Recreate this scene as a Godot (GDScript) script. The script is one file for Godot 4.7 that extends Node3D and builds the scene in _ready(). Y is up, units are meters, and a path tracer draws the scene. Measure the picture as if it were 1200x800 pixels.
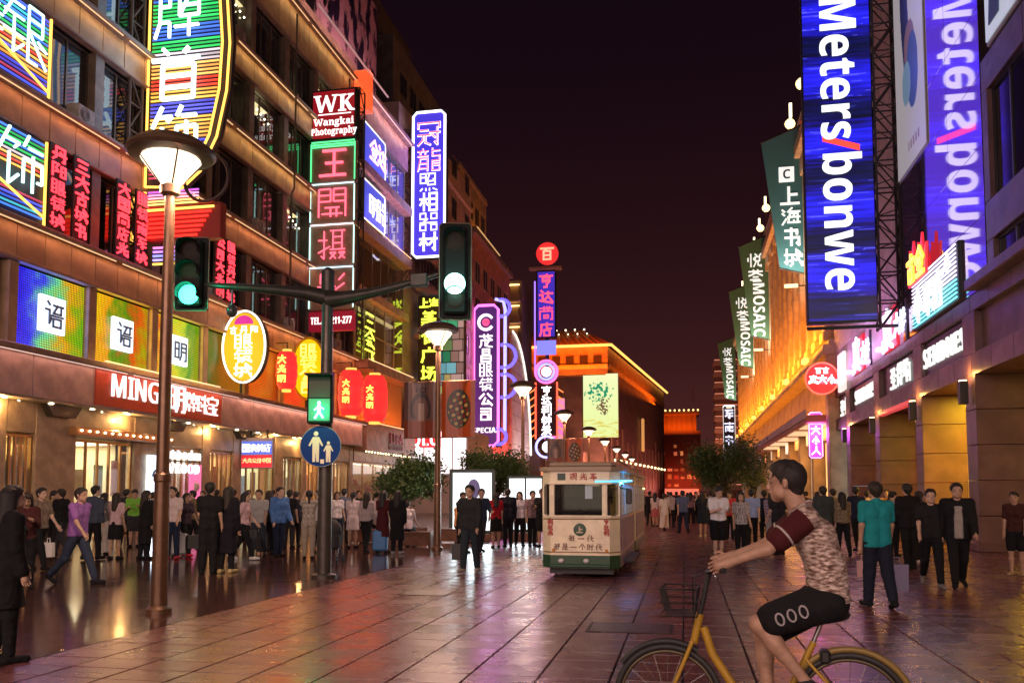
extends Node3D
# A night view along a neon-lit pedestrian street. Street axis runs along -Z, y is up, metres.
const FACADE_LEFT := -22.0
const FACADE_RIGHT := 7.9
const EXPOSURE := 1.18
var rng := RandomNumberGenerator.new()
var used := {}
var cache := {}
var strokes := {}

# ---------------------------------------------------------------- mesh builder
class Build:
	var v := PackedVector3Array()
	var n := PackedVector3Array()
	var t := PackedVector2Array()
	var idx := PackedInt32Array()
	func tri(a: Vector3, b: Vector3, c: Vector3) -> void:
		var k := v.size()
		var nn := (b - a).cross(c - a).normalized()
		v.append(a); v.append(b); v.append(c)
		n.append(nn); n.append(nn); n.append(nn)
		t.append(Vector2.ZERO); t.append(Vector2.ZERO); t.append(Vector2.ZERO)
		idx.append(k); idx.append(k + 2); idx.append(k + 1)
	# a, b, c, d counter-clockwise seen from outside; uv 0..1 from a (left top) d.. given as corners
	func quad(a: Vector3, b: Vector3, c: Vector3, d: Vector3) -> void:
		var k := v.size()
		var nn := (c - a).cross(d - b).normalized()
		v.append(a); v.append(b); v.append(c); v.append(d)
		for i in 4: n.append(nn)
		t.append(Vector2(0, 1)); t.append(Vector2(1, 1)); t.append(Vector2(1, 0)); t.append(Vector2(0, 0))
		idx.append_array(PackedInt32Array([k, k + 2, k + 1, k, k + 3, k + 2]))
	func box(lo: Vector3, hi: Vector3) -> void:
		var a := lo.min(hi)
		var b := lo.max(hi)
		quad(Vector3(a.x, a.y, b.z), Vector3(b.x, a.y, b.z), Vector3(b.x, b.y, b.z), Vector3(a.x, b.y, b.z))
		quad(Vector3(b.x, a.y, a.z), Vector3(a.x, a.y, a.z), Vector3(a.x, b.y, a.z), Vector3(b.x, b.y, a.z))
		quad(Vector3(b.x, a.y, b.z), Vector3(b.x, a.y, a.z), Vector3(b.x, b.y, a.z), Vector3(b.x, b.y, b.z))
		quad(Vector3(a.x, a.y, a.z), Vector3(a.x, a.y, b.z), Vector3(a.x, b.y, b.z), Vector3(a.x, b.y, a.z))
		quad(Vector3(a.x, b.y, b.z), Vector3(b.x, b.y, b.z), Vector3(b.x, b.y, a.z), Vector3(a.x, b.y, a.z))
		quad(Vector3(a.x, a.y, a.z), Vector3(b.x, a.y, a.z), Vector3(b.x, a.y, b.z), Vector3(a.x, a.y, b.z))
	# box with its edges cut by e on all sides
	func bev(lo: Vector3, hi: Vector3, e: float) -> void:
		var a := lo.min(hi)
		var b := lo.max(hi)
		e = minf(e, 0.45 * minf(b.x - a.x, minf(b.y - a.y, b.z - a.z)))
		var c := (a + b) / 2.0
		var h := (b - a) / 2.0
		for ax in 3:
			var u := (ax + 1) % 3
			var w := (ax + 2) % 3
			for s in [-1.0, 1.0]:
				var p := []
				for q in [[-1, -1], [1, -1], [1, 1], [-1, 1]]:
					var o := Vector3.ZERO
					o[ax] = h[ax] * s
					o[u] = (h[u] - e) * q[0]
					o[w] = (h[w] - e) * q[1]
					p.append(c + o)
				if s > 0: quad(p[0], p[1], p[2], p[3])
				else: quad(p[3], p[2], p[1], p[0])
			for su in [-1.0, 1.0]:
				for sw in [-1.0, 1.0]:
					var f := []
					for q in [[-1, 0], [1, 0], [1, 1], [-1, 1]]:
						var o := Vector3.ZERO
						o[ax] = (h[ax] - e) * q[0]
						o[u] = su * (h[u] - (0.0 if q[1] == 0 else e))
						o[w] = sw * (h[w] - (e if q[1] == 0 else 0.0))
						f.append(c + o)
					if su * sw > 0: quad(f[0], f[1], f[2], f[3])
					else: quad(f[3], f[2], f[1], f[0])
		for sx in [-1.0, 1.0]:
			for sy in [-1.0, 1.0]:
				for sz in [-1.0, 1.0]:
					var p1 := c + Vector3(sx * h.x, sy * (h.y - e), sz * (h.z - e))
					var p2 := c + Vector3(sx * (h.x - e), sy * h.y, sz * (h.z - e))
					var p3 := c + Vector3(sx * (h.x - e), sy * (h.y - e), sz * h.z)
					if sx * sy * sz > 0: tri(p1, p2, p3)
					else: tri(p1, p3, p2)
	# round bar along points; r may be one number or an array
	func tube(pts: Array, r, sides := 8, closed := false) -> void:
		var m := pts.size()
		if m < 2: return
		var rings := []
		var up := Vector3.ZERO
		for i in m:
			var p: Vector3 = pts[i]
			var d: Vector3
			if closed: d = pts[(i + 1) % m] - pts[(i + m - 1) % m]
			elif i == 0: d = pts[1] - p
			elif i == m - 1: d = p - pts[i - 1]
			else: d = (pts[i + 1] - p).normalized() + (p - pts[i - 1]).normalized()
			if d.length() < 1e-7: d = Vector3.UP
			d = d.normalized()
			if up == Vector3.ZERO: up = Vector3.UP if absf(d.y) < 0.9 else Vector3.RIGHT
			var x := up.cross(d).normalized()
			up = d.cross(x).normalized()
			var rr: float = r[i] if r is Array else r
			var ring := []
			for s in sides:
				var a := TAU * s / sides
				ring.append([p + (x * cos(a) + up * sin(a)) * rr, x * cos(a) + up * sin(a)])
			rings.append(ring)
		var last := m if closed else m - 1
		for i in last:
			var A: Array = rings[i]
			var B: Array = rings[(i + 1) % m]
			for s in sides:
				var s2 := (s + 1) % sides
				var k := v.size()
				for q in [A[s], A[s2], B[s2], B[s]]:
					v.append(q[0]); n.append(q[1]); t.append(Vector2.ZERO)
				idx.append_array(PackedInt32Array([k, k + 2, k + 1, k, k + 3, k + 2]))
		if not closed:
			for e in [0, m - 1]:
				for s in range(1, sides - 1):
					if e == 0: tri(rings[e][0][0], rings[e][s + 1][0], rings[e][s][0])
					else: tri(rings[e][0][0], rings[e][s][0], rings[e][s + 1][0])
	func bar(a: Vector3, b: Vector3, r, sides := 8) -> void:
		tube([a, b], [r, r] if not r is Array else r, sides)
	# profile of Vector2(radius, height) turned round the vertical through c
	func lathe(prof: Array, c: Vector3, seg := 24, sx := 1.0, sz := 1.0) -> void:
		for i in prof.size() - 1:
			var p: Vector2 = prof[i]
			var q: Vector2 = prof[i + 1]
			var d := q - p
			var nr := Vector2(d.y, -d.x).normalized()
			for s in seg:
				var a0 := TAU * s / seg
				var a1 := TAU * (s + 1) / seg
				var k := v.size()
				for e in [[p, a0], [p, a1], [q, a1], [q, a0]]:
					v.append(c + Vector3(sin(e[1]) * e[0].x * sx, e[0].y, cos(e[1]) * e[0].x * sz))
					n.append(Vector3(sin(e[1]) * nr.x, nr.y, cos(e[1]) * nr.x).normalized())
					t.append(Vector2(e[1] / TAU, float(i) / prof.size()))
				idx.append_array(PackedInt32Array([k, k + 2, k + 1, k, k + 3, k + 2]))
	# flat outline in x,y drawn out along z from z0 to z1 (outline counter-clockwise)
	func prism(o: PackedVector2Array, z0: float, z1: float) -> void:
		if Geometry2D.is_polygon_clockwise(o): o.reverse()
		var ti := Geometry2D.triangulate_polygon(o)
		for i in range(0, ti.size(), 3):
			var a := o[ti[i]]
			var b := o[ti[i + 1]]
			var c := o[ti[i + 2]]
			if (b - a).cross(c - a) < 0.0:
				var sw := b
				b = c
				c = sw
			tri(Vector3(a.x, a.y, z1), Vector3(b.x, b.y, z1), Vector3(c.x, c.y, z1))
			tri(Vector3(a.x, a.y, z0), Vector3(c.x, c.y, z0), Vector3(b.x, b.y, z0))
		for i in o.size():
			var a := o[i]
			var b := o[(i + 1) % o.size()]
			quad(Vector3(a.x, a.y, z0), Vector3(b.x, b.y, z0), Vector3(b.x, b.y, z1), Vector3(a.x, a.y, z1))
	func ball(c: Vector3, r: Vector3, seg := 12, rows := 8) -> void:
		for i in rows:
			for s in seg:
				var k := v.size()
				for e in [[i, s], [i, s + 1], [i + 1, s + 1], [i + 1, s]]:
					var th: float = PI * e[0] / rows - PI / 2.0
					var ph: float = TAU * e[1] / seg
					var d := Vector3(cos(th) * sin(ph), sin(th), cos(th) * cos(ph))
					v.append(c + d * r)
					n.append((d / r).normalized())
					t.append(Vector2.ZERO)
				idx.append_array(PackedInt32Array([k, k + 2, k + 1, k, k + 3, k + 2]))
	func add(o: Build, x: Transform3D) -> void:
		var k := v.size()
		for i in o.v.size():
			v.append(x * o.v[i])
			n.append((x.basis * o.n[i]).normalized())
		t.append_array(o.t)
		for i in o.idx: idx.append(i + k)
	func mesh() -> ArrayMesh:
		var a := []
		a.resize(Mesh.ARRAY_MAX)
		a[Mesh.ARRAY_VERTEX] = v
		a[Mesh.ARRAY_NORMAL] = n
		a[Mesh.ARRAY_TEX_UV] = t
		a[Mesh.ARRAY_INDEX] = idx
		var m := ArrayMesh.new()
		m.add_surface_from_arrays(Mesh.PRIMITIVE_TRIANGLES, a)
		return m

# ---------------------------------------------------------------- nodes
func numbered(called: String) -> String:
	if not used.has(called):
		used[called] = 0
		return called
	used[called] += 1
	return "%s_%03d" % [called, used[called]]

func tag(o: Node, label: String, category: String, group := "", kind := "") -> void:
	if label: o.set_meta("label", label)
	if category: o.set_meta("category", category)
	if group: o.set_meta("group", group)
	if kind: o.set_meta("kind", kind)

func thing(called: String, label: String, category: String, at := Vector3.ZERO, turn := 0.0, group := "") -> Node3D:
	var o := Node3D.new()
	o.name = numbered(called)
	add_child(o)
	o.position = at
	o.rotation.y = turn
	tag(o, label, category, group)
	return o

func part(called: String, b, m: Material, parent: Node, at := Vector3.ZERO) -> MeshInstance3D:
	var o := MeshInstance3D.new()
	o.name = called
	o.mesh = b.mesh() if b is Build else b
	o.material_override = m
	parent.add_child(o, true)
	o.position = at
	return o

func setting(called: String, b, m: Material) -> MeshInstance3D:
	var o := part(numbered(called), b, m, self)
	o.set_meta("kind", "structure")
	return o

func bx(called: String, lo: Vector3, hi: Vector3, m: Material, parent: Node, e := 0.0) -> MeshInstance3D:
	var b := Build.new()
	if e > 0.0: b.bev(lo, hi, e)
	else: b.box(lo, hi)
	return part(called, b, m, parent)

# ---------------------------------------------------------------- materials (colours are linear base colours)
func lin(r: float, g: float, b: float) -> Color:
	return Color(r, g, b).linear_to_srgb()

func noise_tex(key: String, freq: float, lo: Color, hi: Color, size := 256, normal := false, strength := 4.0, octaves := 4) -> NoiseTexture2D:
	if cache.has("tex" + key): return cache["tex" + key]
	var f := FastNoiseLite.new()
	f.seed = key.hash() % 1000
	f.noise_type = FastNoiseLite.TYPE_SIMPLEX_SMOOTH
	f.frequency = freq
	f.fractal_octaves = octaves
	var t := NoiseTexture2D.new()
	t.width = size
	t.height = size
	t.seamless = true
	t.noise = f
	if normal:
		t.as_normal_map = true
		t.bump_strength = strength
	else:
		var g := Gradient.new()
		g.offsets = PackedFloat32Array([0.25, 0.75])
		g.colors = PackedColorArray([lo, hi])
		t.color_ramp = g
	cache["tex" + key] = t
	return t

func mt(r: float, g: float, b: float, rough := 0.7, metal := 0.0, worn := 0.0, scale := 0.5) -> StandardMaterial3D:
	var key := "m%.3f,%.3f,%.3f,%.2f,%.2f,%.2f,%.2f" % [r, g, b, rough, metal, worn, scale]
	if cache.has(key): return cache[key]
	var m := StandardMaterial3D.new()
	m.albedo_color = lin(r, g, b)
	m.roughness = rough
	m.metallic = metal
	if worn > 0.0:
		m.albedo_texture = noise_tex("worn%.1f" % worn, 0.006, Color(1.0 - worn * 0.45, 1.0 - worn * 0.45, 1.0 - worn * 0.42), Color.WHITE, 512, false, 4.0, 7)
		m.roughness_texture = noise_tex("rough", 0.02, Color(0.82, 0.82, 0.82), Color.WHITE, 256, false, 4.0, 5)
		m.uv1_triplanar = true
		m.uv1_world_triplanar = true
		m.uv1_scale = Vector3.ONE * scale
	cache[key] = m
	return m

func glow(r: float, g: float, b: float, energy: float, base := 0.6) -> StandardMaterial3D:
	var key := "g%.3f,%.3f,%.3f,%.2f" % [r, g, b, energy]
	if cache.has(key): return cache[key]
	var m := StandardMaterial3D.new()
	m.albedo_color = lin(r * base, g * base, b * base)
	m.roughness = 0.4
	m.emission_enabled = true
	m.emission = lin(r, g, b)
	m.emission_energy_multiplier = energy
	cache[key] = m
	return m

func glass(r: float, g: float, b: float, alpha: float) -> StandardMaterial3D:
	var key := "gl%.3f,%.3f,%.3f,%.2f" % [r, g, b, alpha]
	if cache.has(key): return cache[key]
	var m := StandardMaterial3D.new()
	var c := lin(r, g, b)
	c.a = alpha
	m.albedo_color = c
	m.transparency = BaseMaterial3D.TRANSPARENCY_ALPHA
	m.roughness = 0.03
	cache[key] = m
	return m

func pic_mat(im: Image, energy: float) -> StandardMaterial3D:
	var tx := ImageTexture.create_from_image(im)
	var m := StandardMaterial3D.new()
	m.roughness = 0.35
	if energy > 0.0:
		m.albedo_color = Color(0.03, 0.03, 0.03)
		m.emission_enabled = true
		m.emission = Color.WHITE
		m.emission_operator = BaseMaterial3D.EMISSION_OP_MULTIPLY
		m.emission_texture = tx
		m.emission_energy_multiplier = energy
	else:
		m.albedo_texture = tx
	m.texture_repeat = false
	return m

# ---------------------------------------------------------------- lights
func omni(parent: Node, at: Vector3, c: Color, energy: float, size := 0.15, reach := 60.0) -> void:
	var l := OmniLight3D.new()
	l.name = "light"
	parent.add_child(l, true)
	l.position = at
	l.light_color = c
	l.light_energy = energy
	l.light_size = size
	l.omni_range = reach
	l.omni_attenuation = 2.0
	l.shadow_enabled = true

func spot(parent: Node, at: Vector3, dir: Vector3, angle: float, c: Color, energy: float, size := 0.15) -> void:
	var l := SpotLight3D.new()
	l.name = "light"
	parent.add_child(l, true)
	l.transform = Transform3D(Basis.looking_at(dir, Vector3.RIGHT if absf(dir.normalized().x) < 0.9 else Vector3.UP), at)
	l.light_color = c
	l.light_energy = energy
	l.light_size = size
	l.spot_angle = angle
	l.spot_angle_attenuation = 0.6
	l.spot_range = 60.0
	l.spot_attenuation = 2.0
	l.shadow_enabled = true

# rectangle of light facing along dir (in the parent's space); w runs along x, or along z where dir turns to the side
func area(parent: Node, at: Vector3, dir: Vector3, w: float, h: float, c: Color, energy: float) -> void:
	var l := AreaLight3D.new()
	l.name = "light"
	parent.add_child(l, true)
	l.area_size = Vector2(w, h)
	l.light_color = c
	l.light_energy = energy
	l.area_normalize_energy = true
	l.area_range = 120.0
	l.area_attenuation = 2.0
	l.shadow_enabled = true
	var z := -dir.normalized()
	var x := Vector3.RIGHT if absf(dir.x) < 0.01 else Vector3.BACK
	x = (x - z * x.dot(z)).normalized()
	l.transform = Transform3D(Basis(x, z.cross(x), z), at)

# ---------------------------------------------------------------- written characters, each a list of pen strokes on a 10 x 10 grid (x, y down)
func learn_strokes() -> void:
	strokes = {
		"王": "1191 2585 0999 5159", "開": "0009 0040 4044 0242 0444 5090 9099 5054 5292 5494 2676 1888 4649 6669",
		"摄": "0333 2029 2918 0745 4090 5056 8086 4696 5282 5484 4767 6749 4769 7797 9779 7799",
		"影": "1050 5053 1353 1013 0464 1656 5658 5818 1816 3839 1809 5869 9072 9365 9767", "冠": "0200 0090 9092 1343 0555 2527 2709 3538 3859 5494 8289 8978 6576",
		"龍": "2021 0141 1112 3132 0343 1409 1444 4449 1646 1848 6063 6191 6393 9395 6595 6569 6999 9998 7696 7797",
		"照": "0030 3035 3505 0500 0232 4080 8083 8373 5043 4484 8486 8646 4644 1809 3839 5859 7899", "相": "0343 2029 2306 2346 5090 9099 9959 5950 5393 5696",
		"器": "0030 3033 3303 0300 6090 9093 9363 6360 0636 3639 3909 0906 6696 9699 9969 6966 0595 4306 4596", "材": "0343 2029 2306 2346 5393 8089 8978 8356",
		"茂": "0191 3032 6062 1494 1417 1709 4348 4899 8357 6273", "昌": "2070 7074 7424 2420 2272 1585 8589 8919 1915 1787",
		"眼": "0030 3039 3909 0900 0333 0636 5080 8084 5484 5282 5059 5979 5499 9675", "镜": "2004 1141 0343 0646 2329 2947 5191 6062 8082 5393 5585 8587 8757 5755 6749 7778 7899 9998",
		"公": "3104 6194 4428 2888 6699", "司": "1181 8189 8978 1363 1565 6569 6919 1915", "明": "0131 3138 3808 0801 0434 5157 5749 5191 9199 9989 5393 5595",
		"牌": "1016 1609 3033 1333 1636 3639 7051 5191 9195 9555 5551 5393 7155 4797 7579", "珠": "0131 0434 0838 1118 5142 5292 4595 7079 7546 7599",
		"宝": "4041 0103 0191 9193 1484 1686 0999 5459 7778", "首": "2031 7061 0292 5223 2383 8389 8929 2923 2585 2787", "饰": "2004 1242 4233 2429 2947 6052 6292 5458 5494 9497 9787 7379",
		"亨": "5051 0191 2272 7274 7424 2422 2575 7557 5759 5939", "达": "4292 6164 6437 6498 1021 0323 2327 0799", "利": "4010 0343 2029 2306 2346 6066 9099 9979",
		"钟": "2004 1141 0343 0646 2329 2947 5292 9296 9656 5652 7079", "表": "1181 2373 0494 5054 5409 3539 3957 8567 5499", "美": "2031 7061 1191 2373 0595 5157 0797 5709 5799",
		"食": "5004 5094 4353 2474 7477 7727 2575 2429 2948 7658 5599", "广": "5051 1292 1216 1609", "场": "0333 1018 0847 4181 8144 4494 9499 9989 6447 7458",
		"丹": "2027 2709 2080 8089 8979 0595 5364", "阳": "0009 0040 4023 2345 4516 6191 9198 9868 6861 6494", "城": "0333 1018 0746 4393 4348 4839 4566 6063 6399 9997 9463 7182",
		"上": "4049 4484 0999", "海": "0112 0314 0926 5032 4292 4338 4383 8388 3898 3595 6465 6768", "荟": "0191 3032 6062 5204 5294 3565 1777 4738 3878 6788",
		"悦": "2029 0305 4344 5061 9081 5282 8285 8555 5552 6549 7578 7899 9998", "圣": "1171 7114 2184 2676 5559 0999", "得": "2002 2305 1419 4080 8083 8343 4340 4494 3696 7579 7969 4748",
		"响": "0030 3036 3606 0600 6052 4249 4292 9299 9989 5575 7577 7757 5755", "观": "0141 4108 0349 5090 5056 9096 7246 7377 7799 9998", "光": "5054 2133 8163 0595 3537 3709 6568 6899 9997",
		"车": "1181 4125 2585 0797 5359", "每": "3012 2191 3327 0595 3383 8388 2878 4454 4757", "一": "0595", "代": "3005 1419 4494 6067 6799",
		"都": "1151 3034 0464 6107 2555 5559 5929 2925 2757 7079 7090 9083 8395 9575", "是": "2070 7074 7424 2420 2272 0595 5559 5777 2709 2899", "个": "5005 5095 5359",
		"时": "0131 3138 3808 0801 0434 4393 7079 7969 5566", "语": "1021 0323 2328 2836 4191 6144 4484 8184 3595 4686 8689 8949 4946", "三": "1181 2575 0999",
		"金": "5004 5094 3464 2575 5459 3637 7667 0999", "大": "0393 5054 5409 5499", "真": "1181 5082 2272 7277 7727 2722 2474 2575 0797 3809 6899",
		"中": "1282 8286 8616 1612 5059", "国": "0090 9099 9909 0900 2272 2474 2777 5257 6667", "会": "5004 5094 3464 1666 4628 2888 6799", "飞": "0171 7174 7498 9896 9173 7485",
		"小": "5059 5948 3316 6386", "人": "5054 5409 5499", "古": "0292 5054 2575 7579 7929 2925", "书": "1171 7173 1585 8589 8978 4049 6172",
		"银": "2004 1141 0343 0646 2329 2947 5080 8084 5484 5282 5059 5979 5499 9675", "楼": "0343 2029 2306 2346 5161 8171 4393 7074 4484 4696 5739 7659", "商": "5051 0191 3032 7062 0309 0393 9399 9989 3343 6353 3666 6668 6838 3836",
		"东": "1181 4124 2484 5459 5948 3617 6787", "南": "5052 0191 1419 1484 8489 8979 3545 6555 3676 3878 5559", "百": "0191 5132 2373 7379 7929 2923 2676", "店": "5051 1191 1116 1609 5254 5484 3575 7579 7939 3935",
	}

# the strokes of one character as a mesh: flat bars with depth, or neon tubes
func glyph(ch: String, size: float, w: float, depth := 0.06, tube := false, slim := 1.0) -> ArrayMesh:
	var key := "glyph%s%.3f%.3f%.3f%s%.2f" % [ch, size, w, depth, tube, slim]
	if cache.has(key): return cache[key]
	var b := Build.new()
	var k := 0
	w *= clampf(1.25 - 0.045 * str(strokes.get(ch, "")).split(" ").size(), 0.5, 1.0)
	for s in str(strokes.get(ch, "0090 9099 9909 0900 4549")).split(" "):
		var pts := []
		for i in range(0, s.length(), 2):
			pts.append(Vector3((float(s[i]) / 9.0 - 0.5) * size * slim, (0.5 - float(s[i + 1]) / 9.0) * size, 0))
		k += 1
		if tube:
			b.tube(pts, w / 2.0, 6)
			continue
		for i in pts.size() - 1:
			var d: Vector3 = (pts[i + 1] - pts[i]).normalized()
			var a: Vector3 = pts[i] - d * w * 0.45
			var e: Vector3 = pts[i + 1] + d * w * 0.45
			var side := Vector3(-d.y, d.x, 0) * w / 2.0
			var zo := 0.0015 * (k % 7)
			var f := Vector3(0, 0, depth + zo)
			var g := Vector3(0, 0, 0)
			b.quad(a - side + f, e - side + f, e + side + f, a + side + f)
			b.quad(a - side + g, e - side + g, e - side + f, a - side + f)
			b.quad(e + side + g, a + side + g, a + side + f, e + side + f)
			b.quad(e - side + g, e + side + g, e + side + f, e - side + f)
			b.quad(a + side + g, a - side + g, a - side + f, a + side + f)
	cache[key] = b.mesh()
	return cache[key]

# a line of characters on the face of a sign; vertical runs downwards. at is the centre of the first character
func write(parent: Node, text: String, at: Vector3, step: Vector3, size: float, w: float, m: Material, tube := false, depth := 0.05, called := "sign_character", slim := 1.0) -> void:
	for i in text.length():
		if text[i] == " ": continue
		part(called, glyph(text[i], size, w, depth, tube, slim), m, parent, at + step * i)

func latin(parent: Node, text: String, at: Vector3, height: float, m: Material, bold := true, depth := 0.04, stretch := 1.0, called := "sign_lettering", serif := false) -> MeshInstance3D:
	var f := SystemFont.new()
	f.font_names = PackedStringArray(["Droid Serif" if serif else "Droid Sans"])
	f.font_weight = 700 if bold else 400
	var x := TextMesh.new()
	x.font = f
	x.text = text
	x.font_size = 64
	x.pixel_size = height / 46.0
	x.depth = depth
	x.curve_step = 3.0
	var o := part(called, x, m, parent, at)
	o.scale = Vector3(stretch, 1, 1)
	return o

# a lit box sign: panel and frame, its face looking along +Z of the thing
func sign_box(t: Node3D, w: float, h: float, d: float, face: Material, side: Material, rim := 0.06, rim_mat: Material = null) -> void:
	bx("sign_case", Vector3(-w / 2, -h / 2, -d), Vector3(w / 2, h / 2, -0.02), side, t, 0.02)
	bx("sign_face", Vector3(-w / 2 + rim, -h / 2 + rim, -0.03), Vector3(w / 2 - rim, h / 2 - rim, 0.0), face, t)
	if rim_mat:
		var b := Build.new()
		var r := rim / 2
		var x := w / 2 - r
		var y := h / 2 - r
		var c := rim * 1.6
		b.tube([Vector3(-x + c, -y, 0.03), Vector3(x - c, -y, 0.03), Vector3(x, -y + c, 0.03), Vector3(x, y - c, 0.03), Vector3(x - c, y, 0.03), Vector3(-x + c, y, 0.03), Vector3(-x, y - c, 0.03), Vector3(-x, -y + c, 0.03)], r, 6, true)
		part("neon_border", b, rim_mat, t)

# triangulated lattice tower of bars between two corner lines
func truss(b: Build, lo: Vector3, hi: Vector3, step: float, r: float) -> void:
	var xs := [lo.x, hi.x]
	var zs := [lo.z, hi.z]
	for x in xs:
		for z in zs: b.bar(Vector3(x, lo.y, z), Vector3(x, hi.y, z), r * 1.5, 5)
	var y := lo.y
	var k := 0
	while y < hi.y - 0.01:
		var y2 := minf(y + step, hi.y)
		for z in zs:
			b.bar(Vector3(lo.x, y2, z), Vector3(hi.x, y2, z), r, 4)
			if k % 2 == 0: b.bar(Vector3(lo.x, y, z), Vector3(hi.x, y2, z), r, 4)
			else: b.bar(Vector3(hi.x, y, z), Vector3(lo.x, y2, z), r, 4)
		for x in xs:
			b.bar(Vector3(x, y2, lo.z), Vector3(x, y2, hi.z), r, 4)
			if k % 2 == 1: b.bar(Vector3(x, y, lo.z), Vector3(x, y2, hi.z), r, 4)
			else: b.bar(Vector3(x, y, hi.z), Vector3(x, y2, lo.z), r, 4)
		y = y2
		k += 1

# ================================================================ the scene
func _ready() -> void:
	rng.seed = 7
	var cam := Camera3D.new()
	cam.name = "camera"
	add_child(cam)
	cam.projection = Camera3D.PROJECTION_FRUSTUM
	cam.near = 0.1
	cam.far = 1500.0
	cam.size = 0.08
	cam.frustum_offset = Vector2(0, 0.011158)
	cam.position = Vector3(0, 1.6, 0)
	cam.rotation = Vector3(deg_to_rad(3.8), deg_to_rad(11.4506), 0)
	cam.current = true
	var env := Environment.new()
	env.background_mode = Environment.BG_SKY
	var sky_mat := ProceduralSkyMaterial.new()
	sky_mat.sky_top_color = Color(0.058, 0.022, 0.052)
	sky_mat.sky_horizon_color = Color(0.31, 0.15, 0.14)
	sky_mat.sky_curve = 0.11
	sky_mat.ground_bottom_color = Color(0.05, 0.03, 0.03)
	sky_mat.ground_horizon_color = Color(0.2, 0.09, 0.08)
	var sky := Sky.new()
	sky.sky_material = sky_mat
	env.sky = sky
	env.tonemap_mode = Environment.TONE_MAPPER_LINEAR
	env.tonemap_exposure = EXPOSURE
	env.sdfgi_enabled = true
	env.ssao_enabled = true
	env.ssil_enabled = true
	var we := WorldEnvironment.new()
	we.name = "environment"
	we.environment = env
	add_child(we)
	learn_strokes()
	make_ground()
	make_left_mall()
	make_left_second()
	make_left_far()
	make_right_arcade()
	make_right_palace()
	make_street_end()
	make_behind()
	make_street_lamps()
	make_left_signs()
	make_right_signs()
	make_traffic_mast()
	make_furniture()
	make_trees()
	make_tram()
	make_people()
	make_cyclist()

# ---------------------------------------------------------------- ground
func granite(r: float, g: float, b: float, rough: float, key: String) -> StandardMaterial3D:
	var m := StandardMaterial3D.new()
	m.albedo_color = lin(r, g, b)
	m.albedo_texture = noise_tex("granite", 0.09, Color(0.78, 0.76, 0.76), Color(1, 1, 1), 512, false, 4.0, 5)
	m.roughness = rough
	m.roughness_texture = noise_tex("scuff", 0.006, Color(0.78, 0.78, 0.78), Color(1, 1, 1), 512, false, 4.0, 6)
	m.metallic_specular = 0.42
	m.uv1_triplanar = true
	m.uv1_world_triplanar = true
	m.uv1_scale = Vector3.ONE * 0.45
	m.resource_name = key
	return m

func slab(b: Build, c: Vector3, hx: float, hz: float, e: float, tilt: Vector2, drop: float) -> void:
	var p := []
	for q in [[-1, 1], [1, 1], [1, -1], [-1, -1]]:
		var x: float = q[0] * (hx - e)
		var z: float = q[1] * (hz - e)
		p.append(c + Vector3(x, x * tilt.x + z * tilt.y, z))
	var o := []
	for q in [[-1, 1], [1, 1], [1, -1], [-1, -1]]:
		o.append(c + Vector3(q[0] * hx, -drop, q[1] * hz))
	b.quad(p[0], p[1], p[2], p[3])
	for i in 4: b.quad(o[i], o[(i + 1) % 4], p[(i + 1) % 4], p[i])

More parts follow.
